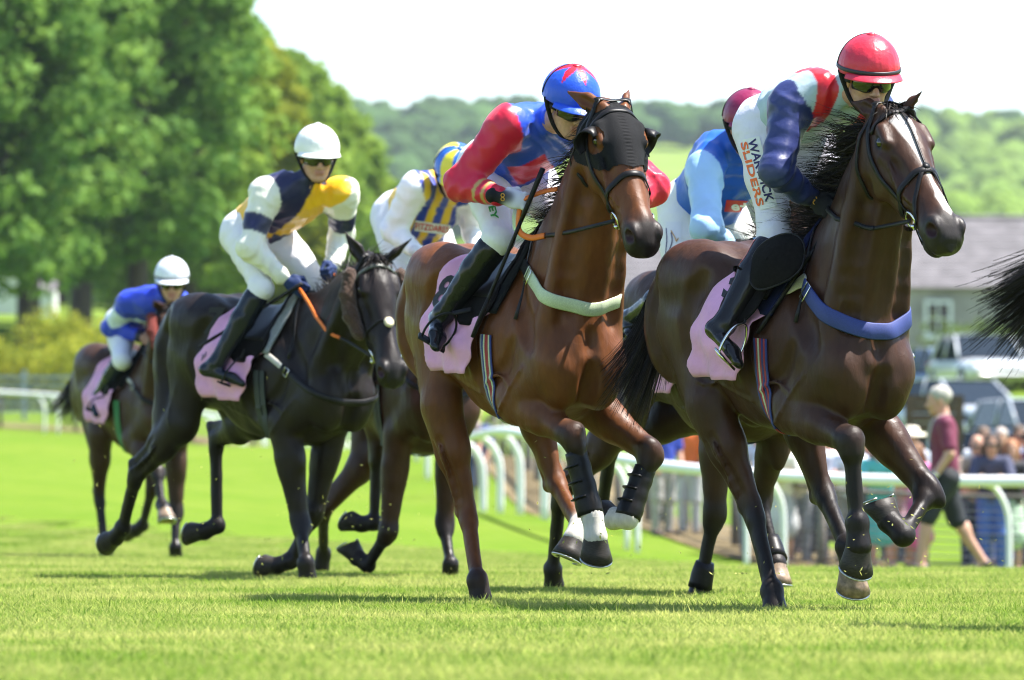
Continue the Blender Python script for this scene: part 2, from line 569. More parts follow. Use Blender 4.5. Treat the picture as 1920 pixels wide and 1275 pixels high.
    # shoulders, chest, quarters
    for s in (-1, 1):
        B.cone(T(-.02, s * .085, 1.42), T(.31, s * .125, 1.14), .080, .10, k=.045, flat=[(np.array([0, 1, 0]), .62)])
        B.ell(T(.355, s * .088, 1.06), (.095, .085, .13), RT, k=.035)                      # breast
        B.ell(T(-.05, s * .158, 1.10), (.18, .085, .20), RT, k=.026)                       # triceps
        B.ell(T(-.76, s * .128, 1.44), (.28, .14, .17), RT, k=.035)                       # croup
        B.ell(T(-1.0, s * .108, 1.27), (.165, .11, .25), RT, k=.03)                       # buttock
    B.ell(T(.27, 0, 1.15), (.16, .16, .19), RT, k=.09)                                     # breast root
    B.ell(T(-.25, 0, .99), (.34, .16, .13), RT, k=.06, tag=T_LIGHT)                          # girth
    TB = Body(); TB.prims = list(B.prims)
    # legs
    H.hoof = {}; H.leg = {}
    yl = {'RF': -.135, 'LF': .135, 'RH': -.125, 'LH': .125}
    lat = np.array([0, 1.0, 0])
    for key, jt in legs.items():
        s = -1 if key[0] == 'R' else 1
        wt = T_WHITE if key in white else T_BLACK
        tb = T_COAT if key in brown else T_BLACK
        if key[1] == 'F':
            sh = T(.34, s * .125, 1.12)
            el = T(.07, s * .155, .96)
            if 'e' in jt: el = fr.joint(sh, *jt['e'], .33, s * .16)
            kn = fr.joint(el, *jt['k'], .42, yl[key], sy=.08)
            fe = fr.joint(kn, *jt['f'], .27, yl[key], sy=.08)
            ho = fr.joint(fe, *jt['h'], .155, yl[key], sy=.08)
            B.cone(sh, el, .105, .10, k=.035, flat=[(lat, .75)])
            ax = nrm(kn - el)
            B.cone(el, el + (kn - el) * .45, .098, .078, k=.028, flat=[(lat, .82)])
            B.cone(el + (kn - el) * .35, kn, .080, .047, k=.03, flat=[(lat, .9)])
            fw = nrm(np.cross(nrm(fe - kn), lat) + np.cross(ax, lat)); 
            B.ell(el + (kn - el) * .26 + fw * .038, (.125, .05, .05), np.column_stack([ax, lat - ax * (lat @ ax), fw]), k=.03)
            c = nrm(fe - kn)
            B.cone(kn - ax * .03, kn + c * .04, .053, .047, k=.018, tag=T_BLACK)
            B.ell(kn + fw * .014, (.05, .048, .034), np.column_stack([c, lat, np.cross(c, lat)]), k=.018, tag=T_BLACK)
            top = kn + c * .02; up_ = el
            dors = nrm(np.cross(c, lat))
        else:
            hip = T(-.80, s * .13, 1.30)
            hk = fr.joint(T(-.75, s * .15, 1.02), *jt['k'], jt.get('L', .48), yl[key], sl=.10, sy=.08)
            stf = ik(hip, hk, .40, .46, RT @ np.array([1.0, 0, .1]))
            stf[1] = s * .165
            fe = fr.joint(hk, *jt['f'], .36, yl[key], sy=.08)
            ho = fr.joint(fe, *jt['h'], .155, yl[key], sy=.08)
            B.cone(hip, stf, .185, .115, k=.038, flat=[(lat, .62)])
            g = stf + (hk - stf) * .42
            B.cone(T(-1.07, s * .10, 1.30), g, .125, .070, k=.032, flat=[(lat, .72)])
            B.cone(stf, g, .110, .088, k=.03, flat=[(lat, .78)])
            B.cone(g, hk, .088, .044, k=.04, flat=[(lat, .72)])
            c = nrm(fe - hk); gx = nrm(hk - stf)
            back = nrm(-np.cross(c, lat) - np.cross(gx, lat))
            pt = hk + back * .060 - c * .035
            B.cone(g + back * .045, pt, .028, .020, k=.025)
            B.cone(pt, hk + c * .05, .024, .034, k=.02, tag=tb)
            B.cone(hk - gx * .02, hk + c * .05, .047, .042, k=.02, tag=tb, flat=[(lat, .8)])
            top = hk + c * .03; up_ = stf
            dors = nrm(np.cross(c, lat))
        r0 = .036 if key[1] == 'F' else .038
        B.cone(top, fe, r0, .030, k=.02, tag=tb, flat=[(lat, .82)])
        B.cone(top - dors * .022, fe - dors * .024, .020, .020, k=.015, tag=tb)
        B.cone(fe + c * .0, fe + c * .004, .042, .041, k=.018, tag=wt)
        pd = nrm(ho - fe)
        f2 = nrm(np.cross(pd, lat))
        B.ell(fe - nrm(dors + f2) * .026, (.028, .032, .022), None, k=.02, tag=wt)
        cor = fe + pd * .088
        B.cone(fe, cor, .038, .049, k=.02, tag=wt)
        H.leg[key] = dict(up=up_, top=top, fe=fe, cor=cor, pd=pd, f2=f2, dors=dors, c=c)
    if detail:
        carves = []
        for s in (-1, 1):
            carves += [([T(.02, s * .20, 1.50), T(.16, s * .20, 1.36), T(.30, s * .19, 1.20)], .030, .012, .045),          # neck and shoulder
                       ([T(-.13, s * .27, 1.34), T(-.16, s * .28, 1.16), T(-.12, s * .26, .98)], .030, .013, .045),          # behind the shoulder
                       ([T(.17, s * .23, 1.20), T(.10, s * .24, 1.10), T(-.02, s * .25, 1.03)], .022, .004, .035),           # across the upper arm
                       ([T(-.55, s * .26, 1.45), T(-.62, s * .27, 1.28), T(-.60, s * .27, 1.12)], .035, .012, .05),           # flank
                       ([T(-.92, s * .22, 1.48), T(-.98, s * .24, 1.25), T(-.93, s * .24, 1.02)], .028, .012, .045),           # along the thigh
                       ([T(-1.10, s * .15, 1.42), T(-1.13, s * .16, 1.2), T(-1.06, s * .17, 1.0)], .022, .010, .035),
                       ([hd(.20, s * .085, -.15), (hd(.20, s * .085, -.15) + T(.36, s * .10, 1.26)) / 2 + np.array([.02, s * .03, 0]), T(.36, s * .10, 1.28)], .024, .011, .04)]  # jugular groove
            for i in range(5):
                u = -.22 - .075 * i
                carves.append(([T(u, s * .27, 1.34), T(u - .03, s * .29, 1.20), T(u - .02, s * .28, 1.04)], .020, .0035, .03))
        carves.append(([T(.44, 0, 1.24), T(.46, 0, 1.12), T(.42, 0, .98)], .022, .016, .04))
        for key, lg in H.leg.items():
            if key[1] == 'F': continue
            a_, b_ = lg['up'], lg['top']; s = -1 if key[0] == 'R' else 1
            ax_ = nrm(b_ - a_); fw_ = nrm(np.cross(ax_, lat))
            for off in (.045, -.035):
                q = lambda t: a_ + (b_ - a_) * t + lat * s * .09 + fw_ * off * (1 - .5 * t)
                carves.append(([q(.34), q(.56), q(.84)], .014, .006, .022))
        carves = [c_ + (False,) for c_ in carves]
        veins = []
        for s in (-1, 1):
            veins += [[T(.25, s * .22, 1.10), T(.16, s * .24, 1.02), T(.10, s * .24, .94), T(.02, s * .23, .88)], [T(.16, s * .24, 1.02), T(.05, s * .25, 1.06), T(-.05, s * .26, 1.02)],
                      [T(-.18, s * .24, .96), T(-.32, s * .25, .98), T(-.46, s * .26, 1.02), T(-.58, s * .25, 1.05)],
                      [hd(.24, s * .09, .0), hd(.34, s * .075, -.03), hd(.44, s * .065, -.02)], [hd(.34, s * .075, -.03), hd(.42, s * .068, -.055)],
                      [T(-.82, s * .25, 1.10), T(-.86, s * .24, .98), T(-.84, s * .22, .88)]]
        for key, lg in H.leg.items():
            a_, b_ = lg['up'], lg['top']; s = -1 if key[0] == 'R' else 1; ax_ = nrm(b_ - a_); fw_ = nrm(np.cross(ax_, lat))
            if key[1] == 'H': veins.append([a_ + (b_ - a_) * t + lat * s * .08 + fw_ * .03 * math.sin(6 * t + s) for t in (.38, .55, .75, .95)])
        B.carve_all(carves + [(v_, .0065, .003, .010, True) for v_ in veins])
    B.disp = lambda X, Y, Z: .0035 * np.abs(wob(X, Y, Z * .6, 30, 3, 5)) * (Z > .75) + .0020 * wob(X, Y, Z, 62, 8, 5) - .001
    # body mesh, head in a finer grid
    plane_p = hd(.10, 0, -.06) - nx * .19
    kb = lambda c: ((c - plane_p) @ nx) < .004
    V1, Q1 = B.mesh(h, keep=kb)
    hp = [hd(x, y, z) for x in (-.05, .68) for y in (-.16, .16) for z in (-.22, .14)] + [e[1] for e in H.ears] + [plane_p + ny * .14, plane_p - ny * .14, plane_p + nz * .2, plane_p - nz * .2]
    hp = np.array(hp)
    kh = lambda c: ((c - plane_p) @ nx) > -.004
    V2, Q2 = B.mesh(hh, hp.min(0) - .03, hp.max(0) + .03, keep=kh)
    V = np.vstack([V1, V2]); Q = np.vstack([Q1, Q2 + len(V1)])
    W = B.tags(V, 5)
    col = np.zeros((len(V), 3))
    for i in range(5): col += W[:, i:i + 1] * np.array(cols[i])
    # muzzle darkens along the head, inside of the ears and eye rims
    lh = (V - pol) @ RH / HS
    inh = (np.abs(lh[:, 1]) < .12) & (lh[:, 0] > -.05) & (lh[:, 0] < .7) & (lh[:, 2] > -.2) & (lh[:, 2] < .12)
    m = inh * np.clip((lh[:, 0] - .50) / .07, 0, 1)
    col = col * (1 - m[:, None]) + np.array(cols[T_MUZ]) * m[:, None]
    if 'blaze' in cols[-1] if isinstance(cols[-1], dict) else False:
        bl = cols[-1]['blaze']
        xs, ws = np.array(bl).T
        wd = np.interp(lh[:, 0], xs, ws)
        wn = wd * (1 + .35 * wob(V[:, 0], V[:, 1], V[:, 2], 90, 5))
        off = .012 * np.sin(lh[:, 0] * 9)
        mk = inh * (lh[:, 2] > .0) * np.clip((wn - np.abs(lh[:, 1] + off)) / .006, 0, 1)
        col = col * (1 - mk[:, None]) + np.array(cols[T_WHITE]) * mk[:, None]
    for s in (-1, 1):
        dn = np.linalg.norm((lh - np.array([.60, s * .060, .004])) / np.array([1, 1, 1]), axis=1)
        mk = np.clip((.031 - dn) / .006, 0, 1)[:, None]
        col = col * (1 - mk) + np.array((.035, .012, .012)) * mk
        de = np.linalg.norm((lh - np.array([.16, s * .104, .014])) / np.array([1.35, 1, 1]), axis=1)
        mk = np.clip((.026 - de) / .008, 0, 1)[:, None]
        col = col * (1 - mk) + np.array((.012, .009, .008)) * mk
    H.V, H.Q, H.col = V, Q, col
    Vt, Qt = TB.mesh(.016, np.array([-1.3, -.45, .5]), np.array([.62, .45, 1.9]))
    H.trunk_mesh = (Vt, Qt)
    H.trunk_bvh = BVHTree.FromPolygons(Vt.tolist(), Qt.tolist())
    H.bvh = BVHTree.FromPolygons(V.tolist(), Q.tolist())
    H.legs = legs
    return H

def hoof_mesh(leg, size=1.14):
    """hoof with a sloped wall, coronet and a flat sole"""
    cor, d, f = leg['cor'], leg['pd'], leg['f2']
    d = np.asarray(d); lat = np.cross(f, d)
    n = nrm(.80 * d - .60 * f)                   # sole direction
    fw = nrm(f - n * (f @ n))                    # towards the toe
    V = []; F = []; N = 20
    rows = [(-.010, .040, .038, 0), (.0, .0455, .042, 0), (.012, .0465, .044, .002), (.045, .055, .051, .014), (.078, .0655, .060, .026), (.080, .060, .055, .026), (.076, .02, .02, .02)]
    for z, a, b, sh in rows:
        for j in range(N):
            t = 2 * math.pi * j / N
            ca, sa = math.cos(t), math.sin(t)
            back = .80 if ca < 0 else 1.0
            V.append(cor - d * .004 + n * z * size + fw * ((a * ca * back + sh) * size) + lat * (b * sa * size))
    for i in range(len(rows) - 1):
        for j in range(N):
            F.append((i * N + j, i * N + (j + 1) % N, (i + 1) * N + (j + 1) % N, (i + 1) * N + j))
    F.append([(len(rows) - 1) * N + j for j in range(N)])
    shoe = MB()
    pts = []
    for j in range(17):
        t = math.radians(-140 + 280 * j / 16)
        pts.append(cor - d * .004 + n * .084 * size + fw * ((.056 * math.cos(t) * (.85 if math.cos(t) < 0 else 1) + .026) * size) + lat * (.052 * math.sin(t) * size))
    return np.array(V), F, (pts, n)

# ------------------------------------------------------------------ things laid on a skin
def on_skin(bvh, p, off):
    r = bvh.find_nearest(Vector(p))
    q, n = np.array(r[0]), np.array(r[1])
    return q + n * off, n

def ribbon(mb, pts, width, thick=.004, bvh=None, off=.003, n=24, up=None, closed=False, col=None, relaxn=2):
    """a strap along pts; pressed on the skin when a tree is given"""
    P = catmull(pts, n)
    N = np.zeros_like(P)
    if bvh is not None:
        for i in range(n):
            q, nn = on_skin(bvh, P[i], off)
            P[i] = q; N[i] = nn
        for _ in range(relaxn):
            N[1:-1] = (N[:-2] + 2 * N[1:-1] + N[2:]) / 4
            P2 = P.copy(); P2[1:-1] = (P[:-2] + 2 * P[1:-1] + P[2:]) / 4
            # keep outside of the skin
            P = P + N * np.maximum(((P2 - P) * N).sum(1), 0)[:, None] + (P2 - P) - N * ((P2 - P) * N).sum(1)[:, None]
    else:
        N[:] = np.asarray(up if up is not None else (0, 0, 1.0), float)
    T = np.gradient(P, axis=0); T /= np.maximum(np.linalg.norm(T, axis=1, keepdims=True), 1e-9)
    S = np.cross(T, N); S /= np.maximum(np.linalg.norm(S, axis=1, keepdims=True), 1e-9)
    N = np.cross(S, T)
    w = np.broadcast_to(np.asarray(width, float), (n,))[:, None] / 2
    V = []
    for i in range(n):
        for a, b in ((-1, 0), (-.85, 1), (.85, 1), (1, 0)):
            V.append(P[i] + S[i] * a * w[i] + N[i] * b * thick)
    F = [(i * 4 + j, i * 4 + (j + 1) % 4, (i + 1) * 4 + (j + 1) % 4, (i + 1) * 4 + j) for i in range(n - 1) for j in range(4)]
    F += [(3, 2, 1, 0), tuple((n - 1) * 4 + j for j in range(4))]
    mb.add(V, F, col)
    return P

def ring(mb, c, axis, r, t=.004, n=16, col=None):
    axis = nrm(axis); x = nrm(np.cross(axis, [0.3, .5, .8])); y = np.cross(axis, x)
    pts = [c + r * (x * math.cos(2 * math.pi * i / n) + y * math.sin(2 * math.pi * i / n)) for i in range(n + 1)]
    mb.tube(pts, t, 6, False, col)
BAY = [(.112, .036, .0090), (.012, .008, .007), (.62, .58, .52), (.020, .014, .012), (.128, .046, .011)]
DBAY = [(.044, .0172, .0078), (.010, .007, .006), (.40, .36, .33), (.022, .017, .016), (.046, .020, .009)]
BLK = [(.0105, .0060, .0045), (.009, .0065, .006), (.6, .57, .52), (.014, .011, .010), (.018, .012, .009)]
MID = [(.040, .018, .009), (.011, .008, .007), (.6, .57, .52), (.018, .013, .012), (.050, .023, .011)]
HORSES = {
 'H5': dict(fr=Frame(1540, 22.2, 27), wz=1.46, pitch=-3, poll=(1662, 218), muzzle=(1772, 425), ears=((1597, 192), (1728, 172)), cols=DBAY + [dict(blaze=[(0, 0), (.06, .014), (.10, .046), (.16, .040), (.22, .016), (.30, .008), (.40, .010), (.47, .026), (.54, .024), (.57, 0)])],
   legs=dict(RF=dict(k=(1596, 828), f=(1608, 980), h=(1613, 1085)), LF=dict(k=(1742, 922), f=(1694, 1003), h=(1645, 955)),
             RH=dict(k=(1412, 955), f=(1448, 1106), h=(1458, 1176)), LH=dict(k=(1545, 925), f=(1588, 1022), h=(1612, 1128)))),
 'H3': dict(fr=Frame(1020, 23.8, 25), wz=1.52, pitch=-3, poll=(1140, 206), muzzle=(1207, 435), ears=((1064, 172), (1179, 170)), cols=BAY, white=('RF', 'LF', 'LH'), brown=('RH', 'LH'),
   legs=dict(RF=dict(k=(1075, 818), f=(1110, 966), h=(1127, 1065)), LF=dict(k=(1222, 850), f=(1178, 972), h=(1130, 972)),
             RH=dict(k=(877, 962), f=(895, 1086), h=(908, 1160)), LH=dict(k=(1042, 902), f=(1086, 985), h=(1070, 1030)))),
 'H2': dict(fr=Frame(566, 29.9, 38), wz=1.50, pitch=-4, poll=(698, 492), muzzle=(736, 690), ears=((645, 432), (772, 447)), cols=BLK,
   legs=dict(RF=dict(k=(564, 985), f=(574, 1054), h=(579, 1114)), LF=dict(k=(588, 965), f=(545, 1052), h=(492, 1070)),
             RH=dict(k=(255, 892), f=(231, 990), h=(206, 1022)), LH=dict(k=(405, 822), f=(408, 985), h=(364, 1005)))),
 'H1': dict(fr=Frame(285, 39.5, 25), wz=1.50, pitch=-3, poll=(312, 585), muzzle=(368, 690), ears=((287, 562), (345, 565)), cols=MID,
   legs=dict(RF=dict(k=(296, 885), f=(303, 945), h=(313, 966)), LF=dict(k=(330, 960), f=(329, 1026), h=(331, 1064)),
             RH=dict(k=(186, 930), f=(196, 1024), h=(204, 1060)), LH=dict(k=(285, 915), f=(268, 985), h=(245, 1002)))),
 'H4': dict(fr=Frame(790, 31.0, 22), wz=1.45, pitch=-3, poll=(885, 505), muzzle=(935, 660), ears=((855, 480), (905, 478)), cols=DBAY,
   legs=dict(RF=dict(k=(728, 1000), f=(690, 1060), h=(652, 1032)), LF=dict(k=(833, 985), f=(845, 1058), h=(843, 1107)),
             RH=dict(k=(706, 848), f=(702, 980), h=(655, 985)), LH=dict(k=(606, 960), f=(607, 1038), h=(596, 1097)))),
 'H6': dict(fr=Frame(1395, 25.6, 20), wz=1.47, pitch=-3, poll=(1492, 395), muzzle=(1560, 560), ears=((1470, 362), (1515, 360)), cols=MID,
   legs=dict(RF=dict(k=(1340, 965), f=(1317, 1078), h=(1303, 1152)), LF=dict(k=(1425, 930), f=(1449, 1030), h=(1460, 1080)),
             RH=dict(k=(1050, 930), f=(1037, 1068), h=(1040, 1131)), LH=dict(k=(1146, 832), f=(1128, 965), h=(1100, 1000)))),
}
# ------------------------------------------------------------------ people
def frame3(x, yhint):
    x = nrm(x); y = np.asarray(yhint, float); y = nrm(y - x * (x @ y)); z = np.cross(x, y)
    return np.column_stack([x, y, z])

def yawpitch(yaw, pitch, roll=0.0):
    """face frame: x forward, y left, z up (degrees; pitch down is positive)"""
    y, p, r = (math.radians(v) for v in (yaw, pitch, roll))
    Rz = np.array([[math.cos(y), -math.sin(y), 0], [math.sin(y), math.cos(y), 0], [0, 0, 1]])
    Ry = np.array([[math.cos(p), 0, math.sin(p)], [0, 1, 0], [-math.sin(p), 0, math.cos(p)]])
    Rx = np.array([[1, 0, 0], [0, math.cos(r), -math.sin(r)], [0, math.sin(r), math.cos(r)]])
    return Rz @ Ry @ Rx

def add_head(B, c, R, skin=0, hair=None, s=1.0, neck=None, dark=3):
    """skull, jaw, nose, brow, lips, ears; c between the ears"""
    P = lambda x, y, z: c + R @ np.array([x, y, z]) * s
    B.ell(P(-.012, 0, .045), np.array((.100, .078, .092)) * s, R, k=.02, tag=skin)
    B.ell(P(.035, 0, -.035), np.array((.062, .060, .080)) * s, R, k=.03, tag=skin)
    B.ell(P(.072, 0, -.098), np.array((.024, .026, .020)) * s, R, k=.02, tag=skin)     # chin
    B.cone(P(.0, .05, -.055), P(.06, .022, -.095), .020 * s, .018 * s, k=.02, tag=skin)
    B.cone(P(.0, -.05, -.055), P(.06, -.022, -.095), .020 * s, .018 * s, k=.02, tag=skin)
    B.cone(P(.088, 0, .012), P(.118, 0, -.032), .009 * s, .013 * s, k=.010, tag=skin)    # nose
    for q in (-1, 1):
        B.ell(P(.104, q * .013, -.036), np.array((.010, .008, .008)) * s, R, k=.006, tag=skin)
        B.ell(P(.062, q * .040, -.020), np.array((.024, .022, .020)) * s, R, k=.02, tag=skin)   # cheekbone
        B.ell(P(.090, q * .032, .008), np.array((.014, .017, .010)) * s, R, k=.010, sub=True)
        B.ell(P(-.005, q * .080, -.005), np.array((.022, .010, .032)) * s, R, k=.008, tag=skin)    # ear
    B.cone(P(.080, -.045, .026), P(.080, .045, .026), .012 * s, .012 * s, k=.015, tag=skin)   # brow
    B.cone(P(.094, -.018, -.062), P(.094, .018, -.062), .007 * s, .007 * s, k=.006, tag=2)    # lips
    B.cone(P(.092, -.015, -.072), P(.092, .015, -.072), .007 * s, .007 * s, k=.006, tag=2)
    if neck is not None:
        B.cone(P(-.02, 0, -.05), neck, .056 * s, .064 * s, k=.03, tag=skin)

def add_fist(B, w, d, n, side, s=1.0, tag=1):
    """closed hand: w wrist, d along the hand, n out of the palm; side +1 left -1 right"""
    d = nrm(d); n = nrm(n - d * (np.asarray(n) @ d)); a = np.cross(n, d) * side          # across, towards the thumb
    a = nrm(a)
    pc = w + d * .052 * s
    B.ell(pc, np.array((.050, .042, .019)) * s, np.column_stack([d, a, n]), k=.015, tag=tag)
    for i, (o, L) in enumerate(((.030, 1.0), (.010, 1.08), (-.010, 1.0), (-.029, .84))):
        b0 = w + (d * .088 + a * o) * s
        b1 = b0 + (d * .024 * L + n * .016) * s
        b2 = b1 + (n * .030 * L - d * .006) * s
        b3 = b2 - (d * .026 * L) * s
        B.chain([b0, b1, b2, b3], [.0105 * s, .0102 * s, .0095 * s, .0085 * s], k=.006, tag=tag)
    t0 = w + (d * .025 + a * .034) * s
    t1 = w + (d * .060 + a * .052 + n * .022) * s
    t2 = w + (d * .085 + a * .038 + n * .040) * s
    B.chain([t0, t1, t2], [.014 * s, .0125 * s, .010 * s], k=.008, tag=tag)

def folds(amp, f, seed):
    def g(X, Y, Z):
        a = wob(X, Y, Z, f, seed, 5); b = wob(X, Y, Z, f * 2.3, seed + 1, 5)
        return amp * (np.abs(a) * 1.6 + .8 * b * .6 - .5)
    return g

def blur(c, Q, it=1):
    e = np.concatenate([Q[:, [0, 1]], Q[:, [1, 2]], Q[:, [2, 3]], Q[:, [3, 0]]]); n = len(c)
    deg = np.bincount(e[:, 0], minlength=n) + np.bincount(e[:, 1], minlength=n)
    for _ in range(it):
        S = np.stack([np.bincount(e[:, 0], c[e[:, 1], j], n) + np.bincount(e[:, 1], c[e[:, 0], j], n) for j in range(3)], 1)
        c = .7 * c + .3 * S / np.maximum(deg, 1)[:, None]
    return c

def skin_cols(B, V, cols):
    W = B.tags(V, len(cols), .006)
    c = np.zeros((len(V), 3))
    for i in range(len(cols)): c += W[:, i:i + 1] * np.array(cols[i])
    return c

def helmet_mesh(c, R, colfn, peak=True, n=96, m=36, r=(.137, .119, .128)):
    """riding skull cap in a silk cover, with a peak"""
    V = []; F = []
    z0 = .050
    for i in range(m + 1):
        t = (i / m) * math.pi / 2 * 1.10
        for j in range(n):
            a = 2 * math.pi * j / n
            st, ct = math.sin(t), math.cos(t)
            wr = 1 + .006 * math.sin(7 * a + 3 * t) * st + .004 * math.sin(16 * a + 2) * (t > 1.0)
            sm = abs(((a * 8 / (2 * math.pi)) % 1) - .5) * 2
            wr -= .012 * max(0.0, 1 - (1 - sm) * 14) * st
            x = r[0] * st * math.cos(a) * wr; y = r[1] * st * math.sin(a) * wr; z = r[2] * ct
            V.append((x - .008, y, z + z0))
    for i in range(m):
        for j in range(n):
            F.append((i * n + j, (i + 1) * n + j, (i + 1) * n + (j + 1) % n, i * n + (j + 1) % n))
    # turned-in rim
    k = len(V)
    for j in range(n):
        x, y, z = V[m * n + j]
        V.append((x * .90, y * .90, z - .004))
    for j in range(n): F.append((m * n + j, k + j, k + (j + 1) % n, m * n + (j + 1) % n))
    pk0 = len(V)
    if peak:
        np_ = 17
        for row, (ext, dz, th) in enumerate(((0, .006, 0), (.025, .004, 0), (.052, -.010, 0), (.056, -.014, 0), (.050, -.014, 0), (0, -.004, 0))):
            for j in range(np_):
                a = math.radians(-62 + 124 * j / (np_ - 1))
                e = ext * (max(0.0, math.cos(a * 1.25))) ** .7
                rr = (r[0] + e) * .985
                V.append(((rr) * math.cos(a) - .008, (r[1] + e * .75) * .985 * math.sin(a), z0 - .012 + dz - .010 * (1 - math.cos(a)) ))
        for row in range(5):
            for j in range(np_ - 1):
                F.append((pk0 + row * np_ + j, pk0 + (row + 1) * np_ + j, pk0 + (row + 1) * np_ + j + 1, pk0 + row * np_ + j + 1))
    V = np.array(V)
    col = np.array([colfn(v, i >= pk0) for i, v in enumerate(V)])
    return (R @ V.T).T + c, F, col

def band(c, R, zc, hgt, a0, a1, rx, ry, n=24, t=.004, xo=-.008, tilt=0.0):
    """curved band round the head between two angles"""
    V = []; F = []
    for j in range(n):
        a = math.radians(a0 + (a1 - a0) * j / (n - 1))
        for dz, dr in ((-.5, 0), (-.4, t), (.4, t), (.5, 0)):
            V.append(((rx + dr) * math.cos(a) + xo, (ry + dr) * math.sin(a), zc + dz * hgt + tilt * math.cos(a)))
    for j in range(n - 1):
        for q in range(3):
            F.append((j * 4 + q, (j + 1) * 4 + q, (j + 1) * 4 + q + 1, j * 4 + q + 1))
    return (R @ np.array(V).T).T + c, F

SKIN = (.52, .29, .20)
def arm_param(V, s, e, w):
    """0 at the shoulder, 1 at the elbow, 2 at the wrist"""
    def t(a, b):
        ba = b - a
        return np.clip(((V - a) @ ba) / (ba @ ba), 0, 1)
    t1, t2 = t(s, e), t(e, w)
    d1 = np.linalg.norm(V - (s + t1[:, None] * (e - s)), axis=1)
    d2 = np.linalg.norm(V - (e + t2[:, None] * (w - e)), axis=1)
    return np.where(d1 < d2, t1, 1 + t2), np.minimum(d1, d2)

def build_rider(fr, J, name='person', vox=.0065, mats=None, seed=1):
    """J: picture positions of the joints; returns the person with clothing children"""
    f = fr.flat
    pel = f(*J['pelvis'], 0); nk = f(*J['neck'], J.get('neck_y', 0))
    tx = nrm(nk - pel)
    hip = {s: pel + np.array([.0, s * .095, -.03]) for s in (-1, 1)}
    kn = {}; an = {}; toe = {}
    kn[-1] = fr.joint(hip[-1], *J['knee'], .46, J.get('knee_y', -.18), sl=.03, sy=.05)
    an[-1] = fr.joint(kn[-1], *J['ankle'], .42, J.get('ankle_y', -.33), sl=.03, sy=.05)
    toe[-1] = fr.joint(an[-1], *J['toe'], .17, J.get('toe_y', -.36), sl=.02, sy=.08)
    mir = np.array([1, -1, 1])
    for d in (kn, an, toe): d[1] = d[-1] * mir
    if 'lknee' in J: kn[1] = fr.joint(hip[1], *J['lknee'], .46, .18)
    sh = {-1: f(*J['rsh'], J.get('rsh_y', -.18))}
    sh[1] = f(*J['lsh'], .18) if 'lsh' in J else sh[-1] * mir + np.array([J.get('twist', 0), 0, 0])
    el = {-1: fr.joint(sh[-1], *J['rel'], .30, J.get('rel_y', -.28), sl=.03, sy=.06)}
    wr = {-1: fr.joint(el[-1], *J['rwr'], .25, J.get('rwr_y', -.12), sl=.03, sy=.06)}
    hd_ = {-1: fr.joint(wr[-1], *J['rhd'], .10, J.get('rhd_y', -.07), sl=.02, sy=.05)}
    if 'lel' in J:
        el[1] = fr.joint(sh[1], *J['lel'], .30, J.get('lel_y', .28)); wr[1] = fr.joint(el[1], *J['lwr'], .25, .12)
        hd_[1] = wr[1] + nrm(np.array([.7, -.5, -.3])) * .10
    else:
        el[1] = el[-1] * mir + (sh[1] - sh[-1] * mir); wr[1] = wr[-1] * mir; hd_[1] = hd_[-1] * mir
    hc = f(*J['head'], J.get('head_y', 0)); RHd = yawpitch(J.get('yaw', 0), J.get('pitch', 10), J.get('roll', 0))
    lat = nrm(sh[1] - sh[-1])
    RS = frame3(tx, lat)                # x along the spine, y left, z to the back
    Lt = np.linalg.norm(nk - pel)
    out = dict(pel=pel, nk=nk, hip=hip, kn=kn, an=an, toe=toe, sh=sh, el=el, wr=wr, hd=hd_, hc=hc, RH=RHd, RS=RS, Lt=Lt)
    # ---- the body itself
    B = Body()
    st = [(-.08, .09, -.09, .12), (.0, .10, -.10, .135), (.45 * Lt, .085, -.085, .12), (.8 * Lt, .07, -.07, .12), (Lt, .04, -.04, .06)]
    B.loft(pel, RS, st, k=.04)
    for s in (-1, 1):
        B.chain([hip[s], kn[s], an[s]], [.070, .045, .024], k=.03)
        B.cone(an[s], an[s] + nrm(an[s] - kn[s]) * .02 + nrm(toe[s] - an[s]) * .04, .020, .014, k=.02)
        B.chain([sh[s], el[s], wr[s]], [.048, .038, .027], k=.03)
        B.cone(wr[s], wr[s] + (hd_[s] - wr[s]) * .35, .020, .014, k=.015)
        B.cone(pel + RS @ np.array([Lt * .80, 0, 0]), sh[s], .035, .035, k=.03)
    add_head(B, hc, RHd, 0, neck=nk)
    hp = hc - RHd[:, 2] * .115
    tdir = nrm(hc - nk)
    pl = hc - tdir * .15
    V1, Q1 = B.mesh(.018, keep=lambda c: ((c - pl) @ tdir) < .004)
    V2, Q2 = B.mesh(.005, hc - .19, hc + .19, keep=lambda c: ((c - pl) @ tdir) > -.004)
    V = np.vstack([V1, V2]); Q = np.vstack([Q1, Q2 + len(V1)])
    col = skin_cols(B, V, [J.get('skin', SKIN), SKIN, (.42, .17, .14), (.02, .02, .02)])
    out['body'] = (V, Q, col)
    # ---- silks
    S = Body()
    sg = J.get('sag', 0)
    st = [(-.03, .115, -.11 - sg * .6, .150), (.05, .125, -.12 - sg, .160), (.35 * Lt, .125, -.115 - sg, .158), (.62 * Lt, .130, -.12 - sg * .6, .178), (.85 * Lt, .110, -.105, .165), (Lt, .070, -.065, .085), (Lt + .03, .058, -.055, .062)]
    S.loft(pel, RS, st, k=.05, tag=0, pw=2.3)
    pf = J.get('puff', 1.0)
    for s, tg in ((-1, 1), (1, 2)):
        S.cone(pel + RS @ np.array([Lt * .86, s * .09, .01]), sh[s], .080, .078, k=.05, tag=0)
        S.cone(sh[s], el[s], .080 * pf, .064 * pf, k=.05, tag=tg)
        S.cone(el[s], el[s] + (wr[s] - el[s]) * .9, .066 * pf, .043, k=.03, tag=tg)
    S.cone(nk - tx * .06, nk + nrm(hc - nk) * .055, .075, .062, k=.03, tag=0)
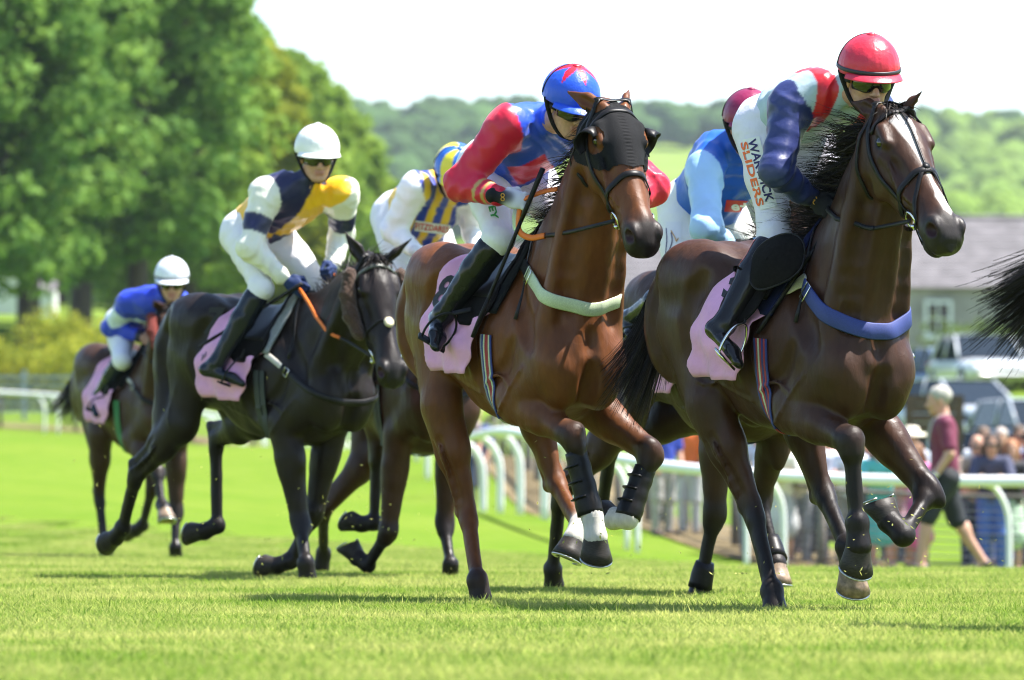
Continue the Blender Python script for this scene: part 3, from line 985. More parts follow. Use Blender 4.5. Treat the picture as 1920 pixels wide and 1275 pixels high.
    base_f = folds(.008, 34, seed * 7 + 3)
    def silk_f(X, Y, Z):
        g = base_f(X, Y, Z)
        q = wob(X, Y, Z, 17, seed + 40, 5) * 6.0
        for s in (-1, 1):
            for a, b, am in ((sh[s], el[s], .0034), (el[s], wr[s], .0060)):
                ax = nrm(b - a); t = (X - a[0]) * ax[0] + (Y - a[1]) * ax[1] + (Z - a[2]) * ax[2]
                L_ = np.linalg.norm(b - a)
                r2 = (X - a[0]) ** 2 + (Y - a[1]) ** 2 + (Z - a[2]) ** 2 - t * t
                m = np.exp(-np.maximum(r2 - .009, 0) / .003) * (t > -.02) * (t < L_)
                g = g + m * am * (np.abs(np.sin(t * 46 + q)) - .6)
        tt = (X - pel[0]) * RS[0, 0] + (Y - pel[1]) * RS[1, 0] + (Z - pel[2]) * RS[2, 0]
        ly = (X - pel[0]) * RS[0, 1] + (Y - pel[1]) * RS[1, 1] + (Z - pel[2]) * RS[2, 1]
        g = g + .0075 * np.exp(-(ly / .15) ** 4) * (np.abs(np.sin(tt * 24 + ly * 20 + q)) - .6)
        return g
    S.disp = silk_f
    V, Q = S.mesh(vox, smooth=1)
    W = S.tags(V, 3, .01)
    reg = W.argmax(1)
    lt = (V - pel) @ RS
    tr, dr = arm_param(V, sh[-1], el[-1], wr[-1]); tl, dl = arm_param(V, sh[1], el[1], wr[1])
    # sleeve region: beyond a seam plane at the shoulder
    arm = np.zeros(len(V), int)
    for s, tt, dd, tg in ((-1, tr, dr, 1), (1, tl, dl, 2)):
        ins = ((V - (sh[s] - RS[:, 1] * s * .030)) @ nrm((el[s] - sh[s]) * .4 / np.linalg.norm(el[s] - sh[s]) + RS[:, 1] * s * .75)) > 0
        near = dd < .105 * pf
        arm[(ins & near) | ((tt > .55) & (dd < .10 * pf))] = tg
    col = np.array(J['silks'](lt[:, 0] / Lt, lt[:, 1], lt[:, 2], arm, np.where(arm == 1, tr, tl)))
    col = blur(col, Q, 1)
    out['silks'] = (V, Q, col)
    # ---- breeches
    K = Body()
    K.loft(pel, RS, [(-.16, .06, -.08, .10), (-.10, .112, -.10, .150), (-.02, .120, -.11, .158), (.06, .112, -.105, .150), (.11, .10, -.10, .14)], k=.04, pw=2.2)
    for s in (-1, 1):
        K.cone(hip[s], kn[s], .098, .062, k=.05)
        K.cone(hip[s] + np.array([-.03, 0, -.02]), hip[s] + (kn[s] - hip[s]) * .5, .105, .078, k=.05)
        K.cone(kn[s], kn[s] + (an[s] - kn[s]) * .22, .060, .046, k=.03)
    kb_ = folds(.006, 30, seed * 5 + 1)
    def breech_f(X, Y, Z):
        g = kb_(X, Y, Z); q = wob(X, Y, Z, 14, seed + 60, 5) * 3
        for s in (-1, 1):
            ax = nrm(kn[s] - hip[s]); t = (X - hip[s][0]) * ax[0] + (Y - hip[s][1]) * ax[1] + (Z - hip[s][2]) * ax[2]
            g = g + .0040 * (np.abs(np.sin(t * 34 + q)) - .6) * (t > .0) * np.exp(-((Y - (hip[s][1] + kn[s][1]) / 2) / .13) ** 2)
        return g
    K.disp = breech_f
    out['breeches'] = K.mesh(vox * 1.3, smooth=1)
    # ---- boots
    out['boots'] = {}
    for s in (-1, 1):
        T = Body()
        kt = kn[s] + (an[s] - kn[s]) * .14
        mid = kn[s] + (an[s] - kn[s]) * .42
        T.chain([kt, mid, an[s]], [.066, .062, .043], k=.02)
        sd = nrm(an[s] - kn[s]); fd = nrm(toe[s] - an[s])
        heel = an[s] + sd * .045 - fd * .035
        ball = an[s] + sd * .030 + fd * .125
        tt = ball + fd * .065 + sd * .004
        T.cone(heel, an[s], .034, .040, k=.03)
        T.cone(heel + sd * .015, ball, .034, .038, k=.03, flat=[(nrm(np.cross(np.cross(fd, sd), fd)), .75)])
        T.cone(ball, tt, .038, .028, k=.02, flat=[(nrm(np.cross(np.cross(fd, sd), fd)), .7)])
        T.disp = folds(.0018, 60, seed * 3 + s)
        V, Q = T.mesh(.0088, smooth=1)
        # hollow top: cut the upper cap
        out['boots'][s] = (V, Q, np.linalg.norm(V - kt, axis=1))
        out['ball%d' % s] = ball; out['fd%d' % s] = fd; out['sd%d' % s] = sd; out['kt%d' % s] = kt
    # ---- gloves
    out['gloves'] = {}
    for s in (-1, 1):
        G = Body()
        d = nrm(hd_[s] - wr[s]); 
        pn = nrm(np.array([0.0, -s * .9, -.35]) - .3 * np.array([1, 0, 0]))
        G.cone(wr[s] - d * .03, wr[s] + d * .03, .033, .028, k=.015, tag=0)
        add_fist(G, wr[s] + d * .005, d, pn, s, 1.06, tag=1)
        V, Q = G.mesh(.0048, smooth=1)
        out['gloves'][s] = (V, Q, skin_cols(G, V, J.get('glove', [(.015, .015, .017)] * 2)))
    out['grip'] = {s: wr[s] + nrm(hd_[s] - wr[s]) * .09 for s in (-1, 1)}
    return out
def c_(*rows):
    return rows
def pick(n, base): return np.tile(np.array(base, float), (n, 1))
def put(col, mask, c): col[mask] = c
def silks5(s, y, z, arm, t):
    c = pick(len(s), (.36, .46, .52))
    m = (s > .45) & (np.abs(np.abs(y) - .100) < .034); put(c, m & (arm == 0), (.52, .010, .022))
    put(c, arm > 0, (.020, .030, .125)); put(c, (arm > 0) & (t > 1.86), (.012, .018, .075))
    return c
def silks3(s, y, z, arm, t):
    c = pick(len(s), (.018, .075, .58))
    d = np.abs(y) / .115 + np.abs(s - .52) / .30
    put(c, (z < .02) & (d < 1) & (arm == 0), (.56, .010, .030))
    put(c, arm > 0, (.56, .010, .040))
    for b in (1.56, 1.74): put(c, (arm > 0) & (np.abs(t - b) < .032), (.45, .30, .10))
    return c
def silks2(s, y, z, arm, t):
    navy = (.010, .012, .060); yel = (.86, .47, .012); wh = (.74, .72, .62)
    c = pick(len(s), navy)
    fr_ = z < .0
    put(c, (y > 0) & fr_, yel); put(c, (y < 0) & ~fr_, navy); put(c, (y > 0.02) & ~fr_, navy)
    put(c, (s < .42) & (y < 0) , yel); put(c, (s < .30) & (y > 0) & fr_, navy)
    put(c, (s > .30) & (s < .5) & (y < 0) & fr_, navy); put(c, (s > .80) & (y > .09), yel)
    put(c, arm > 0, wh); put(c, (arm > 0) & (t > .42) & (t < .74), navy)
    return c
def silks4(s, y, z, arm, t):
    c = pick(len(s), (.80, .50, .03))
    put(c, (np.floor((y + 10) / .048).astype(int) % 2) == 0, (.020, .05, .38))
    put(c, (s < .17) & (s > .08), (.80, .50, .03)); put(c, s < .08, (.020, .05, .38))
    put(c, arm > 0, (.80, .80, .84))
    return c
def silks6(s, y, z, arm, t):
    c = pick(len(s), (.012, .105, .50)); put(c, arm > 0, (.34, .56, .80)); return c
def silks1(s, y, z, arm, t):
    c = pick(len(s), (.020, .050, .55)); wh = (.62, .70, .80)
    put(c, (arm > 0) & (t > .30) & (t < .78), wh); put(c, (s > .36) & (s < .60) & (arm == 0), wh); put(c, (arm > 0) & (t > 1.86), (.01, .01, .03)); return c
def cap_plain(c, pk=None): return lambda v, p: (pk or c) if p else c
def cap3(v, p):
    a = math.atan2(v[1], v[0]); rr = math.hypot(v[0] + .008, v[1])
    k = abs(((a + math.pi / 6) / (math.pi / 3)) % 1 - .5) * 2
    return (.52, .010, .030) if (v[2] > .05 and rr < .030 + .075 * (1 - k)) and not p else (.018, .085, .62)
def cap4(v, p):
    a = math.atan2(v[1], v[0]); q = int(math.floor(a / (math.pi / 4) + v[2] * 6)) % 2
    return (.70, .62, .05) if q else (.03, .14, .55)
WHITE = (.78, .78, .80)
RIDERS = {
 'H5': dict(pelvis=(1472, 222), neck=(1590, 170), knee=(1452, 445), ankle=(1358, 608), toe=(1388, 660), rsh=(1483, 196), rel=(1456, 322), puff=.95, rwr=(1525, 374), rhd=(1556, 392),
            head=(1628, 150), yaw=-14, pitch=16, silks=silks5, cap=cap_plain((.56, .025, .050)), capband=(.02, .02, .025), breech=(.70, .67, .78), glove=[(.012, .012, .013)] * 2, boot=(.012, .010, .011)),
 'H3': dict(pelvis=(946, 300), neck=(1030, 228), knee=(935, 447), ankle=(832, 588), toe=(826, 632), rsh=(952, 236), rel=(864, 345), rel_y=-.33, rwr=(938, 369), rwr_y=-.22, rhd=(990, 378), rhd_y=-.14,
            head=(1068, 200), yaw=2, pitch=24, sag=.03, puff=1.06, silks=silks3, cap=cap3, breech=(.76, .76, .82), glove=[(.012, .012, .014), (.66, .66, .70)], boot=(.008, .009, .010), lel=(1225, 352), lwr=(1150, 395)),
 'H2': dict(pelvis=(484, 425), neck=(574, 350), knee=(490, 540), ankle=(406, 682), toe=(455, 706), rsh=(498, 364), rel=(468, 464), rwr=(535, 524), rhd=(562, 541), lsh=(643, 362), lel=(640, 442), lwr=(622, 502),
            head=(594, 296), yaw=-26, pitch=12, silks=silks2, cap=cap_plain((.80, .80, .76)), breech=(.80, .77, .80), glove=[(.02, .035, .10)] * 2, boot=(.010, .013, .020)),
 'H1': dict(pelvis=(250, 598), neck=(312, 558), knee=(228, 676), ankle=(186, 742), toe=(184, 768), rsh=(243, 566), rel=(208, 614), rwr=(266, 632), rhd=(284, 640),
            head=(322, 530), yaw=-22, pitch=14, silks=silks1, cap=cap_plain((.74, .76, .82)), capband=(.10, .10, .12), breech=(.74, .74, .82), glove=[(.4, .22, .16)] * 2, boot=(.010, .016, .026)),
 'H4': dict(pelvis=(766, 392), neck=(832, 352), knee=(750, 520), ankle=(690, 668), toe=(694, 704), rsh=(778, 352), rel=(738, 432), rwr=(784, 474), rhd=(806, 486),
            head=(853, 328), yaw=-6, pitch=42, sag=.13, silks=silks4, cap=cap4, breech=(.78, .78, .82), glove=[(.6, .6, .64)] * 2, boot=(.010, .012, .018)),
 'H6': dict(pelvis=(1318, 372), neck=(1386, 272), knee=(1266, 545), knee_y=-.24, ankle=(1185, 596), ankle_y=-.36, toe=(1196, 636), rsh=(1322, 322), rel=(1324, 428), rwr=(1368, 462), rhd=(1392, 478),
            head=(1404, 240), yaw=-5, pitch=15, sag=.06, silks=silks6, cap=cap_plain((.20, .010, .055)), breech=(.78, .78, .72), glove=[(.012, .012, .013)] * 2, boot=(.008, .010, .012)),
}
# ------------------------------------------------------------------ hair
def strands(mb, roots, dirs, lens, width, bend, n=6, jitter=.3, seed=0, cols=None, taper=.25):
    """flat tapering locks; bend: drift added along the length (wind and weight)"""
    r = np.random.default_rng(seed)
    V = []; F = []; C = []
    nc_ = max(8, len(roots) // 26); cl_ = r.normal(size=(nc_, 3)) * .55
    for i in range(len(roots)):
        p = np.array(roots[i], float); d = nrm(np.array(dirs[i]) + r.normal(size=3) * jitter * .5)
        L = lens[i] / n
        side = nrm(np.cross(d, r.normal(size=3)))
        b = np.asarray(bend[i] if np.ndim(bend) == 2 else bend, float) + cl_[int(i * nc_ / len(roots))] + r.normal(size=3) * .12
        k0 = len(V)
        for j in range(n + 1):
            w = width * (1 - (1 - taper) * (j / n) ** 1.5)
            if j == n: w *= .3
            V.append(p + side * w / 2); V.append(p - side * w / 2)
            d = nrm(d + b * (1.0 / n) + r.normal(size=3) * jitter * .10)
            p = p + d * L
        c = cols[r.integers(len(cols))] if cols is not None else (1, 1, 1)
        C += [c] * (2 * (n + 1))
        for j in range(n): F.append((k0 + 2 * j, k0 + 2 * j + 1, k0 + 2 * j + 3, k0 + 2 * j + 2))
    k = len(mb.v)
    mb.v.extend([tuple(v) for v in V]); mb.f.extend([[a + k for a in f] for f in F]); mb.c.extend(C)

HAIRC = [(.010, .008, .007), (.018, .013, .010), (.006, .005, .005), (.034, .026, .021)]

def make_mane(H, o, wind, length=.24, count=520, start=.10, end=1.02, side=-1, lift=.6, seed=1, fore=True, mat_=None):
    base, RN, Ln, ns = H.neck
    r = np.random.default_rng(seed)
    xs = np.array([s[0] for s in ns]); tops = np.array([s[1] for s in ns])
    roots = []; dirs = []; lens = []
    for t in np.sort(r.uniform(start, end, count)) * Ln:
        i = len(roots)
        z = np.interp(t, xs, tops) - .015
        roots.append(base + RN @ np.array([t, r.normal() * .010, z]))
        dirs.append(RN @ nrm(np.array([-.15 + r.normal() * .15, side * (1 - lift) + r.normal() * .25, lift])))
        lens.append(length * (r.uniform(.5, 1.1) if i % 4 else r.uniform(.2, .6)))
    mb = MB()
    strands(mb, roots, dirs, lens, .0040, wind, 8, .50, seed, HAIRC, taper=.12)
    m = mb.build('mane', mat_, o, col=True)
    if fore:
        mb = MB(); roots = []; dirs = []; lens = []
        for i in range(110):
            roots.append(H.hd(r.uniform(-.02, .03), r.normal() * .022, .055))
            dirs.append(H.RH @ nrm(np.array([.5, r.normal() * .35, .35]))); lens.append(r.uniform(.07, .15))
        strands(mb, roots, dirs, lens, .006, H.RH @ np.array([.3, 0, -.5]), 5, .35, seed + 5, HAIRC)
        mb.build('forelock', mat_, o, col=True)

def make_tail(H, o, path, count=700, spread=.07, seed=2, mat_=None, root=None):
    """path: offsets from the dock, in horse coordinates"""
    r = np.random.default_rng(seed)
    dock = H.T(-1.16, 0, 1.46) if root is None else root
    P = catmull([dock + np.array(p) for p in [(0.03, 0, 0)] + list(path)], 13)
    mb = MB(); V = []; F = []; C = []
    nl = max(10, count // 24)
    la = r.uniform(0, 6.283, nl); lr = np.sqrt(r.uniform(0, 1, nl)); lj = r.normal(size=(nl, 3)) * .022
    for i in range(count):
        g_ = i % nl
        off = np.array([0, math.cos(la[g_]), math.sin(la[g_])]) * lr[g_] + r.normal(size=3) * .16
        tl = r.uniform(.5, 1.0) if i % 3 else r.uniform(.75, 1.05)
        cap = int(6 + 6 * min(tl, 1.0))
        k0 = len(V); jw = lj[g_] + r.normal(size=3) * .006
        side = nrm(r.normal(size=3)); c = HAIRC[r.integers(4)]
        ph = r.uniform(0, 6.28)
        for j in range(cap + 1):
            t = j / 12
            sp = .022 + spread * t ** 1.2
            p = P[min(j, 12)] + off * sp * np.array([1, 1, 1]) + jw * t * 2 + np.array([0, .012, .012]) * math.sin(5 * t + ph) * t
            w = .0042 * (1 - .6 * t)
            V += [p + side * w / 2, p - side * w / 2]; C += [c, c]
        for j in range(cap): F.append((k0 + 2 * j, k0 + 2 * j + 1, k0 + 2 * j + 3, k0 + 2 * j + 2))
    mb.v = [tuple(v) for v in V]; mb.f = [list(f) for f in F]; mb.c = C
    mb.build('tail', mat_, o, col=True)
    # the dock itself
    b = Body(); b.cone(H.T(-1.08, 0, 1.46), P[2], .040, .026, k=.02); b.cone(P[2], P[4], .026, .014, k=.02)
    V, Q = b.mesh(.011)
    link('dock', mesh_from('dock', V, Q), M['black_hair'], o)

# ------------------------------------------------------------------ tack
def around(H, u, phi, off=.006, wc=1.16):
    """a point on the trunk, phi from the spine (degrees, negative on the right side)"""
    a = math.radians(phi)
    o = H.T(u, 0, wc); d = H.RT @ np.array([0, math.sin(a), math.cos(a)])
    hit = H.trunk_bvh.ray_cast(Vector(o + d * 1.0), Vector(-d))
    p = np.array(hit[0]) if hit[0] is not None else o + d * .3
    h2 = H.bvh.ray_cast(Vector(p + d * .055), Vector(-d), .055)
    if h2[0] is not None: p = np.array(h2[0])
    return p + d * off, d

def cloth_patch(H, uf, phis, nu, off, fold=.008, seed=0, thick=.003):
    """uf(phi) -> (u rear, u front)"""
    V = []; N = []
    for i, ph in enumerate(phis):
        a, b = uf(ph)
        for j in range(nu):
            u = a + (b - a) * j / (nu - 1)
            p, d = around(H, u, ph, off)
            k = fold * max(0, (abs(ph) - 35) / 60)
            p = p + d * k * (1.2 + 1.1 * abs(math.sin(u * 13 + ph * .035 + seed)) + .5 * math.sin(u * 37 + seed * 2 + ph * .09) + .4 * math.sin(ph * .25 + u * 9))
            V.append(p); N.append(d)
    n = len(phis)
    F = [(i * nu + j, i * nu + j + 1, (i + 1) * nu + j + 1, (i + 1) * nu + j) for i in range(n - 1) for j in range(nu - 1)]
    return np.array(V), F

def solid(V, F, t):
    """give a sheet real thickness along its normals"""
    me = bpy.data.meshes.new('tmp'); me.from_pydata([tuple(v) for v in V], [], F); me.update()
    bm = bmesh.new(); bm.from_mesh(me)
    bmesh.ops.recalc_face_normals(bm, faces=bm.faces)
    bmesh.ops.solidify(bm, geom=bm.faces[:], thickness=t)
    bm.to_mesh(me); bm.free()
    me.polygons.foreach_set('use_smooth', np.ones(len(me.polygons), bool))
    return me

def text_mesh(txt, bold=.0, shear=0.0):
    cu = bpy.data.curves.new('txt', 'FONT'); cu.body = txt; cu.size = 1.0; cu.offset = bold; cu.resolution_u = 3; cu.shear = shear
    ob = bpy.data.objects.new('txt', cu); COL.objects.link(ob)
    dg = bpy.context.evaluated_depsgraph_get()
    me = ob.evaluated_get(dg).to_mesh()
    V = np.array([v.co[:2] for v in me.vertices]); F = [list(p.vertices) for p in me.polygons]
    bpy.data.objects.remove(ob); bpy.data.curves.remove(cu)
    return V, F

def decal(fr, bvh, V2, F, p0, ex, ey, off=.0025):
    """flat print wrapped on a surface: p0 picture position of the lower left corner, ex / ey picture vectors of one unit"""
    c = fr.loc(CAM); out = []
    last = None
    for x, y in V2:
        q = np.asarray(p0, float) + np.asarray(ex) * x + np.asarray(ey) * y
        d = fr.M.T @ nrm(ray(*q))
        h = bvh.ray_cast(Vector(c), Vector(d))
        if h[0] is None:
            out.append(last if last is not None else c + d * fr.o[1]); continue
        n = np.array(h[1]);  n = n if n @ d < 0 else -n
        last = np.array(h[0]) + n * off - d * .001
        out.append(last)
    return np.array(out), F

def subdivided_quad(nx, ny):
    V = [(i / nx, j / ny) for j in range(ny + 1) for i in range(nx + 1)]
    F = [(j * (nx + 1) + i, j * (nx + 1) + i + 1, (j + 1) * (nx + 1) + i + 1, (j + 1) * (nx + 1) + i) for j in range(ny) for i in range(nx)]
    return np.array(V), F

def print_text(fr, bvh, txt, p0, reading, height, length, mat_, parent, name='lettering', bold=.02, up=None, shear=0.0, off=.003):
    V, F = text_mesh(txt, bold, shear)
    V = V - V.min(0); w, h = V.max(0)
    rd = np.asarray(reading, float); rd = rd / np.linalg.norm(rd)
    u = np.array([rd[1], -rd[0]]) if up is None else np.asarray(up, float)
    ex = rd * (length / w); ey = u / np.linalg.norm(u) * (height / h)
    P, F = decal(fr, bvh, V, F, p0, ex, ey, off)
    return link(name, mesh_from(name, P, F, False), mat_, parent)

def bridle(H, o, fr, kind, seed=0):
    hd = H.hd; bv = H.bvh
    B_ = empty_child('bridle', o)
    lea = M['leather']
    def strap(name, pts, w, n=20, t=.004, mat_=None):
        mb = MB(); ribbon(mb, [hd(*p) for p in pts], w, t, bv, .005, n)
        return mb.build(name, mat_ or lea, B_)
    strap('browband', [(.10, -.10, .00), (.075, -.085, .05), (.062, -.04, .085), (.060, 0, .09), (.062, .04, .085), (.075, .085, .05), (.10, .10, .00)], .026, 26, .005, M['beads'] if kind == 'H2' else None)
    for s in (-1, 1):
        strap('cheek_strap', [(.0, s * .06, .06), (.08, s * .10, -.01), (.2, s * .125, -.05), (.32, s * .1, -.065), (.44, s * .075, -.07)], .020, 24)
        strap('throat_lash', [(.02, s * .07, .04), (.07, s * .1, -.05), (.12, s * .1, -.13), (.16, s * .06, -.19), (.17, 0, -.2)], .014, 20)
    nz = .36
    strap('noseband', [(nz + .05, 0, -.13), (nz + .04, -.05, -.1), (nz + .01, -.09, -.03), (nz - .01, -.06, .05), (nz - .01, 0, .07), (nz - .01, .06, .05), (nz + .01, .09, -.03), (nz + .04, .05, -.1), (nz + .05, 0, -.13)], .028 if kind != 'H2' else .014, 36)
    strap('headpiece', [(.0, -.07, .05), (-.01, 0, .07), (.0, .07, .05)], .026, 12)
    if kind == 'H5':
        strap('face_strap', [(.055, 0, .09), (.15, .0, .1), (.25, 0, .09), (.33, 0, .07)], .008, 18, .003)
        strap('crossed_noseband', [(.33, .0, .07), (.40, -.06, .04), (.47, -.08, -.02), (.52, -.07, -.08), (.54, 0, -.12)], .018, 18)
        strap('crossed_noseband', [(.33, .0, .07), (.40, .06, .04), (.47, .08, -.02), (.52, .07, -.08), (.54, 0, -.12)], .018, 18)
        q, n = on_skin(bv, hd(.335, 0, .07), .008)
        mb = MB(); mb.tube([q - n * .002, q + n * .005], [.017, .013], 10); mb.build('noseband_pad', lea, B_)
    mb = MB()
    rings = []
    for s in (-1, 1):
        q, n = on_skin(bv, hd(.475, s * .08, -.075), .012)
        ring(mb, q, n + H.RH[:, 0] * .2, .036, .0045, 20); rings.append(q)
        mb.tube([q - n * .004 + H.RH[:, 0] * .028, q + n * .010 + H.RH[:, 0] * .034], .009, 8)
    mb.build('bit', M['steel'], B_)
    if kind == 'H5':                      # noseband knot and martingale rings
        strap('chin_strap', [(.50, -.06, -.1), (.52, 0, -.13), (.50, .06, -.1)], .018, 10)
    if kind == 'H2':
        q, n = on_skin(bv, hd(.365, 0, .07), .012)
        b = Body()
        for k in range(7):
            v = np.array([math.cos(k * .9), math.sin(k * .9) * .8, 0]) * .018
            b.ell(q + H.RH @ np.array([v[0], v[1], 0]), (.014, .013, .012), k=.008)
        V, Q = b.mesh(.005); link('noseband_rosette', mesh_from('r', V, Q), M['sheepskin_pale'], B_)
    if kind in ('H2', 'H1'):
        for s in (-1, 1):
            b = Body()
            pts = [on_skin(bv, hd(x, s * .12, z), .035)[0] for x, z in ((.07, .0), (.16, -.035), (.26, -.06), (.36, -.07))]
            b.chain(pts, [.036, .042, .040, .032], k=.02)
            b.disp = lambda X, Y, Z: .006 * wob(X, Y, Z, 190, 5) + .004 * wob(X, Y, Z, 420, 9)
            V, Q = b.mesh(.0055, smooth=0)
            link('cheekpiece', mesh_from('c', V, Q), M['sheepskin'] if kind == 'H2' else M['sheepskin_red'], B_)
    if kind == 'H3':                      # hood with eye cups
        V = H.V; lh = (V - H.poll) @ H.RH / 1.09
        eye = np.minimum(*[np.linalg.norm((lh - np.array([.160, s * .100, .014])) / np.array([1.25, 1.3, 1.0]), axis=1) for s in (-1, 1)])
        ear = np.minimum(*[np.linalg.norm(lh - np.array([.0, s * .062, .055]), axis=1) for s in (-1, 1)])
        lim = .325 - .05 * np.abs(lh[:, 1]) / .1 - .10 * np.clip(-lh[:, 2] - .02, 0, .2) / .1
        ok = (lh[:, 0] > .0) & (lh[:, 0] < lim) & (np.abs(lh[:, 1]) < .14) & (lh[:, 2] > -.13) & (eye > .044) & (ear > .047)
        Q = H.Q[ok[H.Q].all(1)]
        # normals
        fn = np.cross(V[Q[:, 2]] - V[Q[:, 0]], V[Q[:, 3]] - V[Q[:, 1]]); N = np.zeros_like(V)
        for k in range(4): np.add.at(N, Q[:, k], fn)
        N /= np.maximum(np.linalg.norm(N, axis=1, keepdims=True), 1e-9)
        Vo, Qo = compact(V + N * (.0055 + .0012 * (np.abs(lh[:, 1]) < .012) * np.sin(lh[:, 0] * 420))[:, None], Q)
        hood = link('hood', mesh_from('hood', Vo, Qo), M['hood'], o)
        for s in (-1, 1):
            V2 = []; F2 = []; n = 13
            for j in range(n):
                a = math.radians(-95 + 190 * j / (n - 1))          # round the rear of the eye
                cx, cz = .158 - .058 * math.cos(a), .012 + .056 * math.sin(a)
                q, nn = on_skin(bv, hd(cx, s * .12, cz), .006)
                outw = H.RH @ np.array([.55, s * .85, .0])
                for k in range(4):
                    V2.append(q + nrm(outw) * .088 * (k / 3) * max(.40, math.cos(a * .8)) + nrm(q - hd(.158, s * .1, .012)) * .012 * math.sin(k / 3 * 2.2))
            for j in range(n - 1):
                for k in range(3): F2.append((j * 4 + k, j * 4 + k + 1, (j + 1) * 4 + k + 1, (j + 1) * 4 + k))
            link('eye_cup', solid(np.array(V2), F2, .004), M['leather'], hood)
    return rings, B_

def empty_child(name, parent):
    o = empty(name); o.parent = parent
    return o

def tack_up(key, H, o, fr, spec):
    """saddle cloth, saddle, girths"""
    V1, Q1 = H.trunk_mesh
    u0, u1 = spec.get('cloth_u', (-.50, -.02))
    phis = np.linspace(-108, 108, 55)
    def uf(ph):
        k = abs(ph) / 108
        return (u0 - .05 * k + .012 * math.sin(ph * .2), u1 - .12 * k ** 2 + .012 * math.sin(ph * .33 + 1))
    V, F = cloth_patch(H, uf, phis, 34, .010, .019, seed=len(key))
    sc = link('saddle_cloth', solid(V, F, .003), M['pink_cloth'], o)
    # pad under the cloth's front edge and the small racing saddle
    V, F = cloth_patch(H, lambda ph: (-.34, .03 - .03 * abs(ph) / 80), np.linspace(-56, 56, 27), 12, .022, .0)
    link('saddle_pad', solid(V, F, .010), M[spec.get('pad', 'black_cloth')], o)
    sd = empty_child('saddle', o)
    V, F = cloth_patch(H, lambda ph: (-.42 + .10 * (abs(ph) / 45) ** 2, -.06), np.linspace(-45, 45, 25), 16, .040, .0)
    V = V.copy()
    link('seat', solid(V, F, .014), M['leather'], sd)
    for s in (-1, 1):
        def uff(ph):
            k = (abs(ph) - 30) / 40
            w = math.sqrt(max(0.0, 1 - (2 * k - .9) ** 2 * .8))
            return (-.20 - .09 * w, -.17 + .15 * w)
        V, F = cloth_patch(H, uff, [s * p for p in np.linspace(30, 70, 12)], 12, .034 + spec.get('flap', 0), .0)
        link('saddle_flap', solid(V, F, .006), M['suede'], sd)
    # girth in woven stripes
    g = empty_child('girth', o)
    stripes = spec.get('girth', ['blue_band'] * 3)
    w = .085 / len(stripes)
    for i, mname in enumerate(stripes):
        mb = MB()
        pts = []
        for ph in np.linspace(75, 285, 60):
            t = (180 - abs(ph - 180)) / 180
            u = spec.get('girth_u', -.03) + .03 * math.cos(math.radians(ph - 180)) + (i - (len(stripes) - 1) / 2) * w
            p, d = around(H, u, ph, .006)
            pts.append((p, d))
        V = []; F = []
        for p, d in pts:
            x = H.RT @ np.array([1.0, 0, 0])
            V += [p - x * w * .5, p - x * w * .5 + d * .004, p + x * w * .5 + d * .004, p + x * w * .5]
        n = len(pts)
        F = [(k * 4 + j, k * 4 + (j + 1) % 4, (k + 1) * 4 + (j + 1) % 4, (k + 1) * 4 + j) for k in range(n - 1) for j in range(4)]
        mb.add(V, F); mb.build('webbing', M[mname], g, smooth=False)
    # breast girth
    bg = empty_child('breast_girth', o)
    bw, bm_, drop = spec.get('breast', (.05, 'leather', 0))
    T = H.T
    mb = MB()
    pts = [T(-.02, -.26, 1.43 + drop), T(.14, -.25, 1.36 + drop), T(.28, -.22, 1.28 + drop), T(.39, -.15, 1.22 + drop), T(.47, -.07, 1.19 + drop), T(.50, 0, 1.18 + drop), T(.47, .07, 1.19 + drop), T(.39, .15, 1.22 + drop), T(.28, .22, 1.28 + drop), T(.14, .25, 1.36 + drop), T(-.02, .26, 1.43 + drop)]
    P = ribbon(mb, pts[1:-1], bw, .0045, H.bvh, .012, 50, relaxn=14)
    mb.build('breast_strap', M[bm_], bg)
    for a, b in ((0, 1), (-1, -2)):
        mb = MB(); ribbon(mb, [pts[a], (pts[a] + pts[b]) / 2, pts[b] * 1.0], bw * .9, .005, H.bvh, .005, 10); mb.build('side_strap', M[spec.get('side', 'pale_band')], bg)
    for i in (2, -3):
        mb = MB(); q = P[i]; n_ = on_skin(H.bvh, q, 0)[1]
        t_ = nrm(P[i + 1] - P[i - 1]); s_ = np.cross(n_, t_)
        c4 = [q + n_ * .010 + t_ * a * .016 + s_ * b * (bw * .5 + .004) for a, b in ((-1, -1), (1, -1), (1, 1), (-1, 1), (-1, -1))]
        mb.tube(c4, .0028, 6); mb.build('buckle', M['steel'], bg)
    if spec.get('neck_strap', True):
        mb = MB(); ribbon(mb, [T(.18, -.24, 1.33), T(.10, -.2, 1.48), T(.06, -.10, 1.60), T(.05, 0, 1.66), T(.06, .10, 1.60), T(.10, .2, 1.48), T(.18, .24, 1.33)], .018, .004, H.bvh, .005, 24)
        mb.build('neck_strap', M['leather'], bg)
    return sc

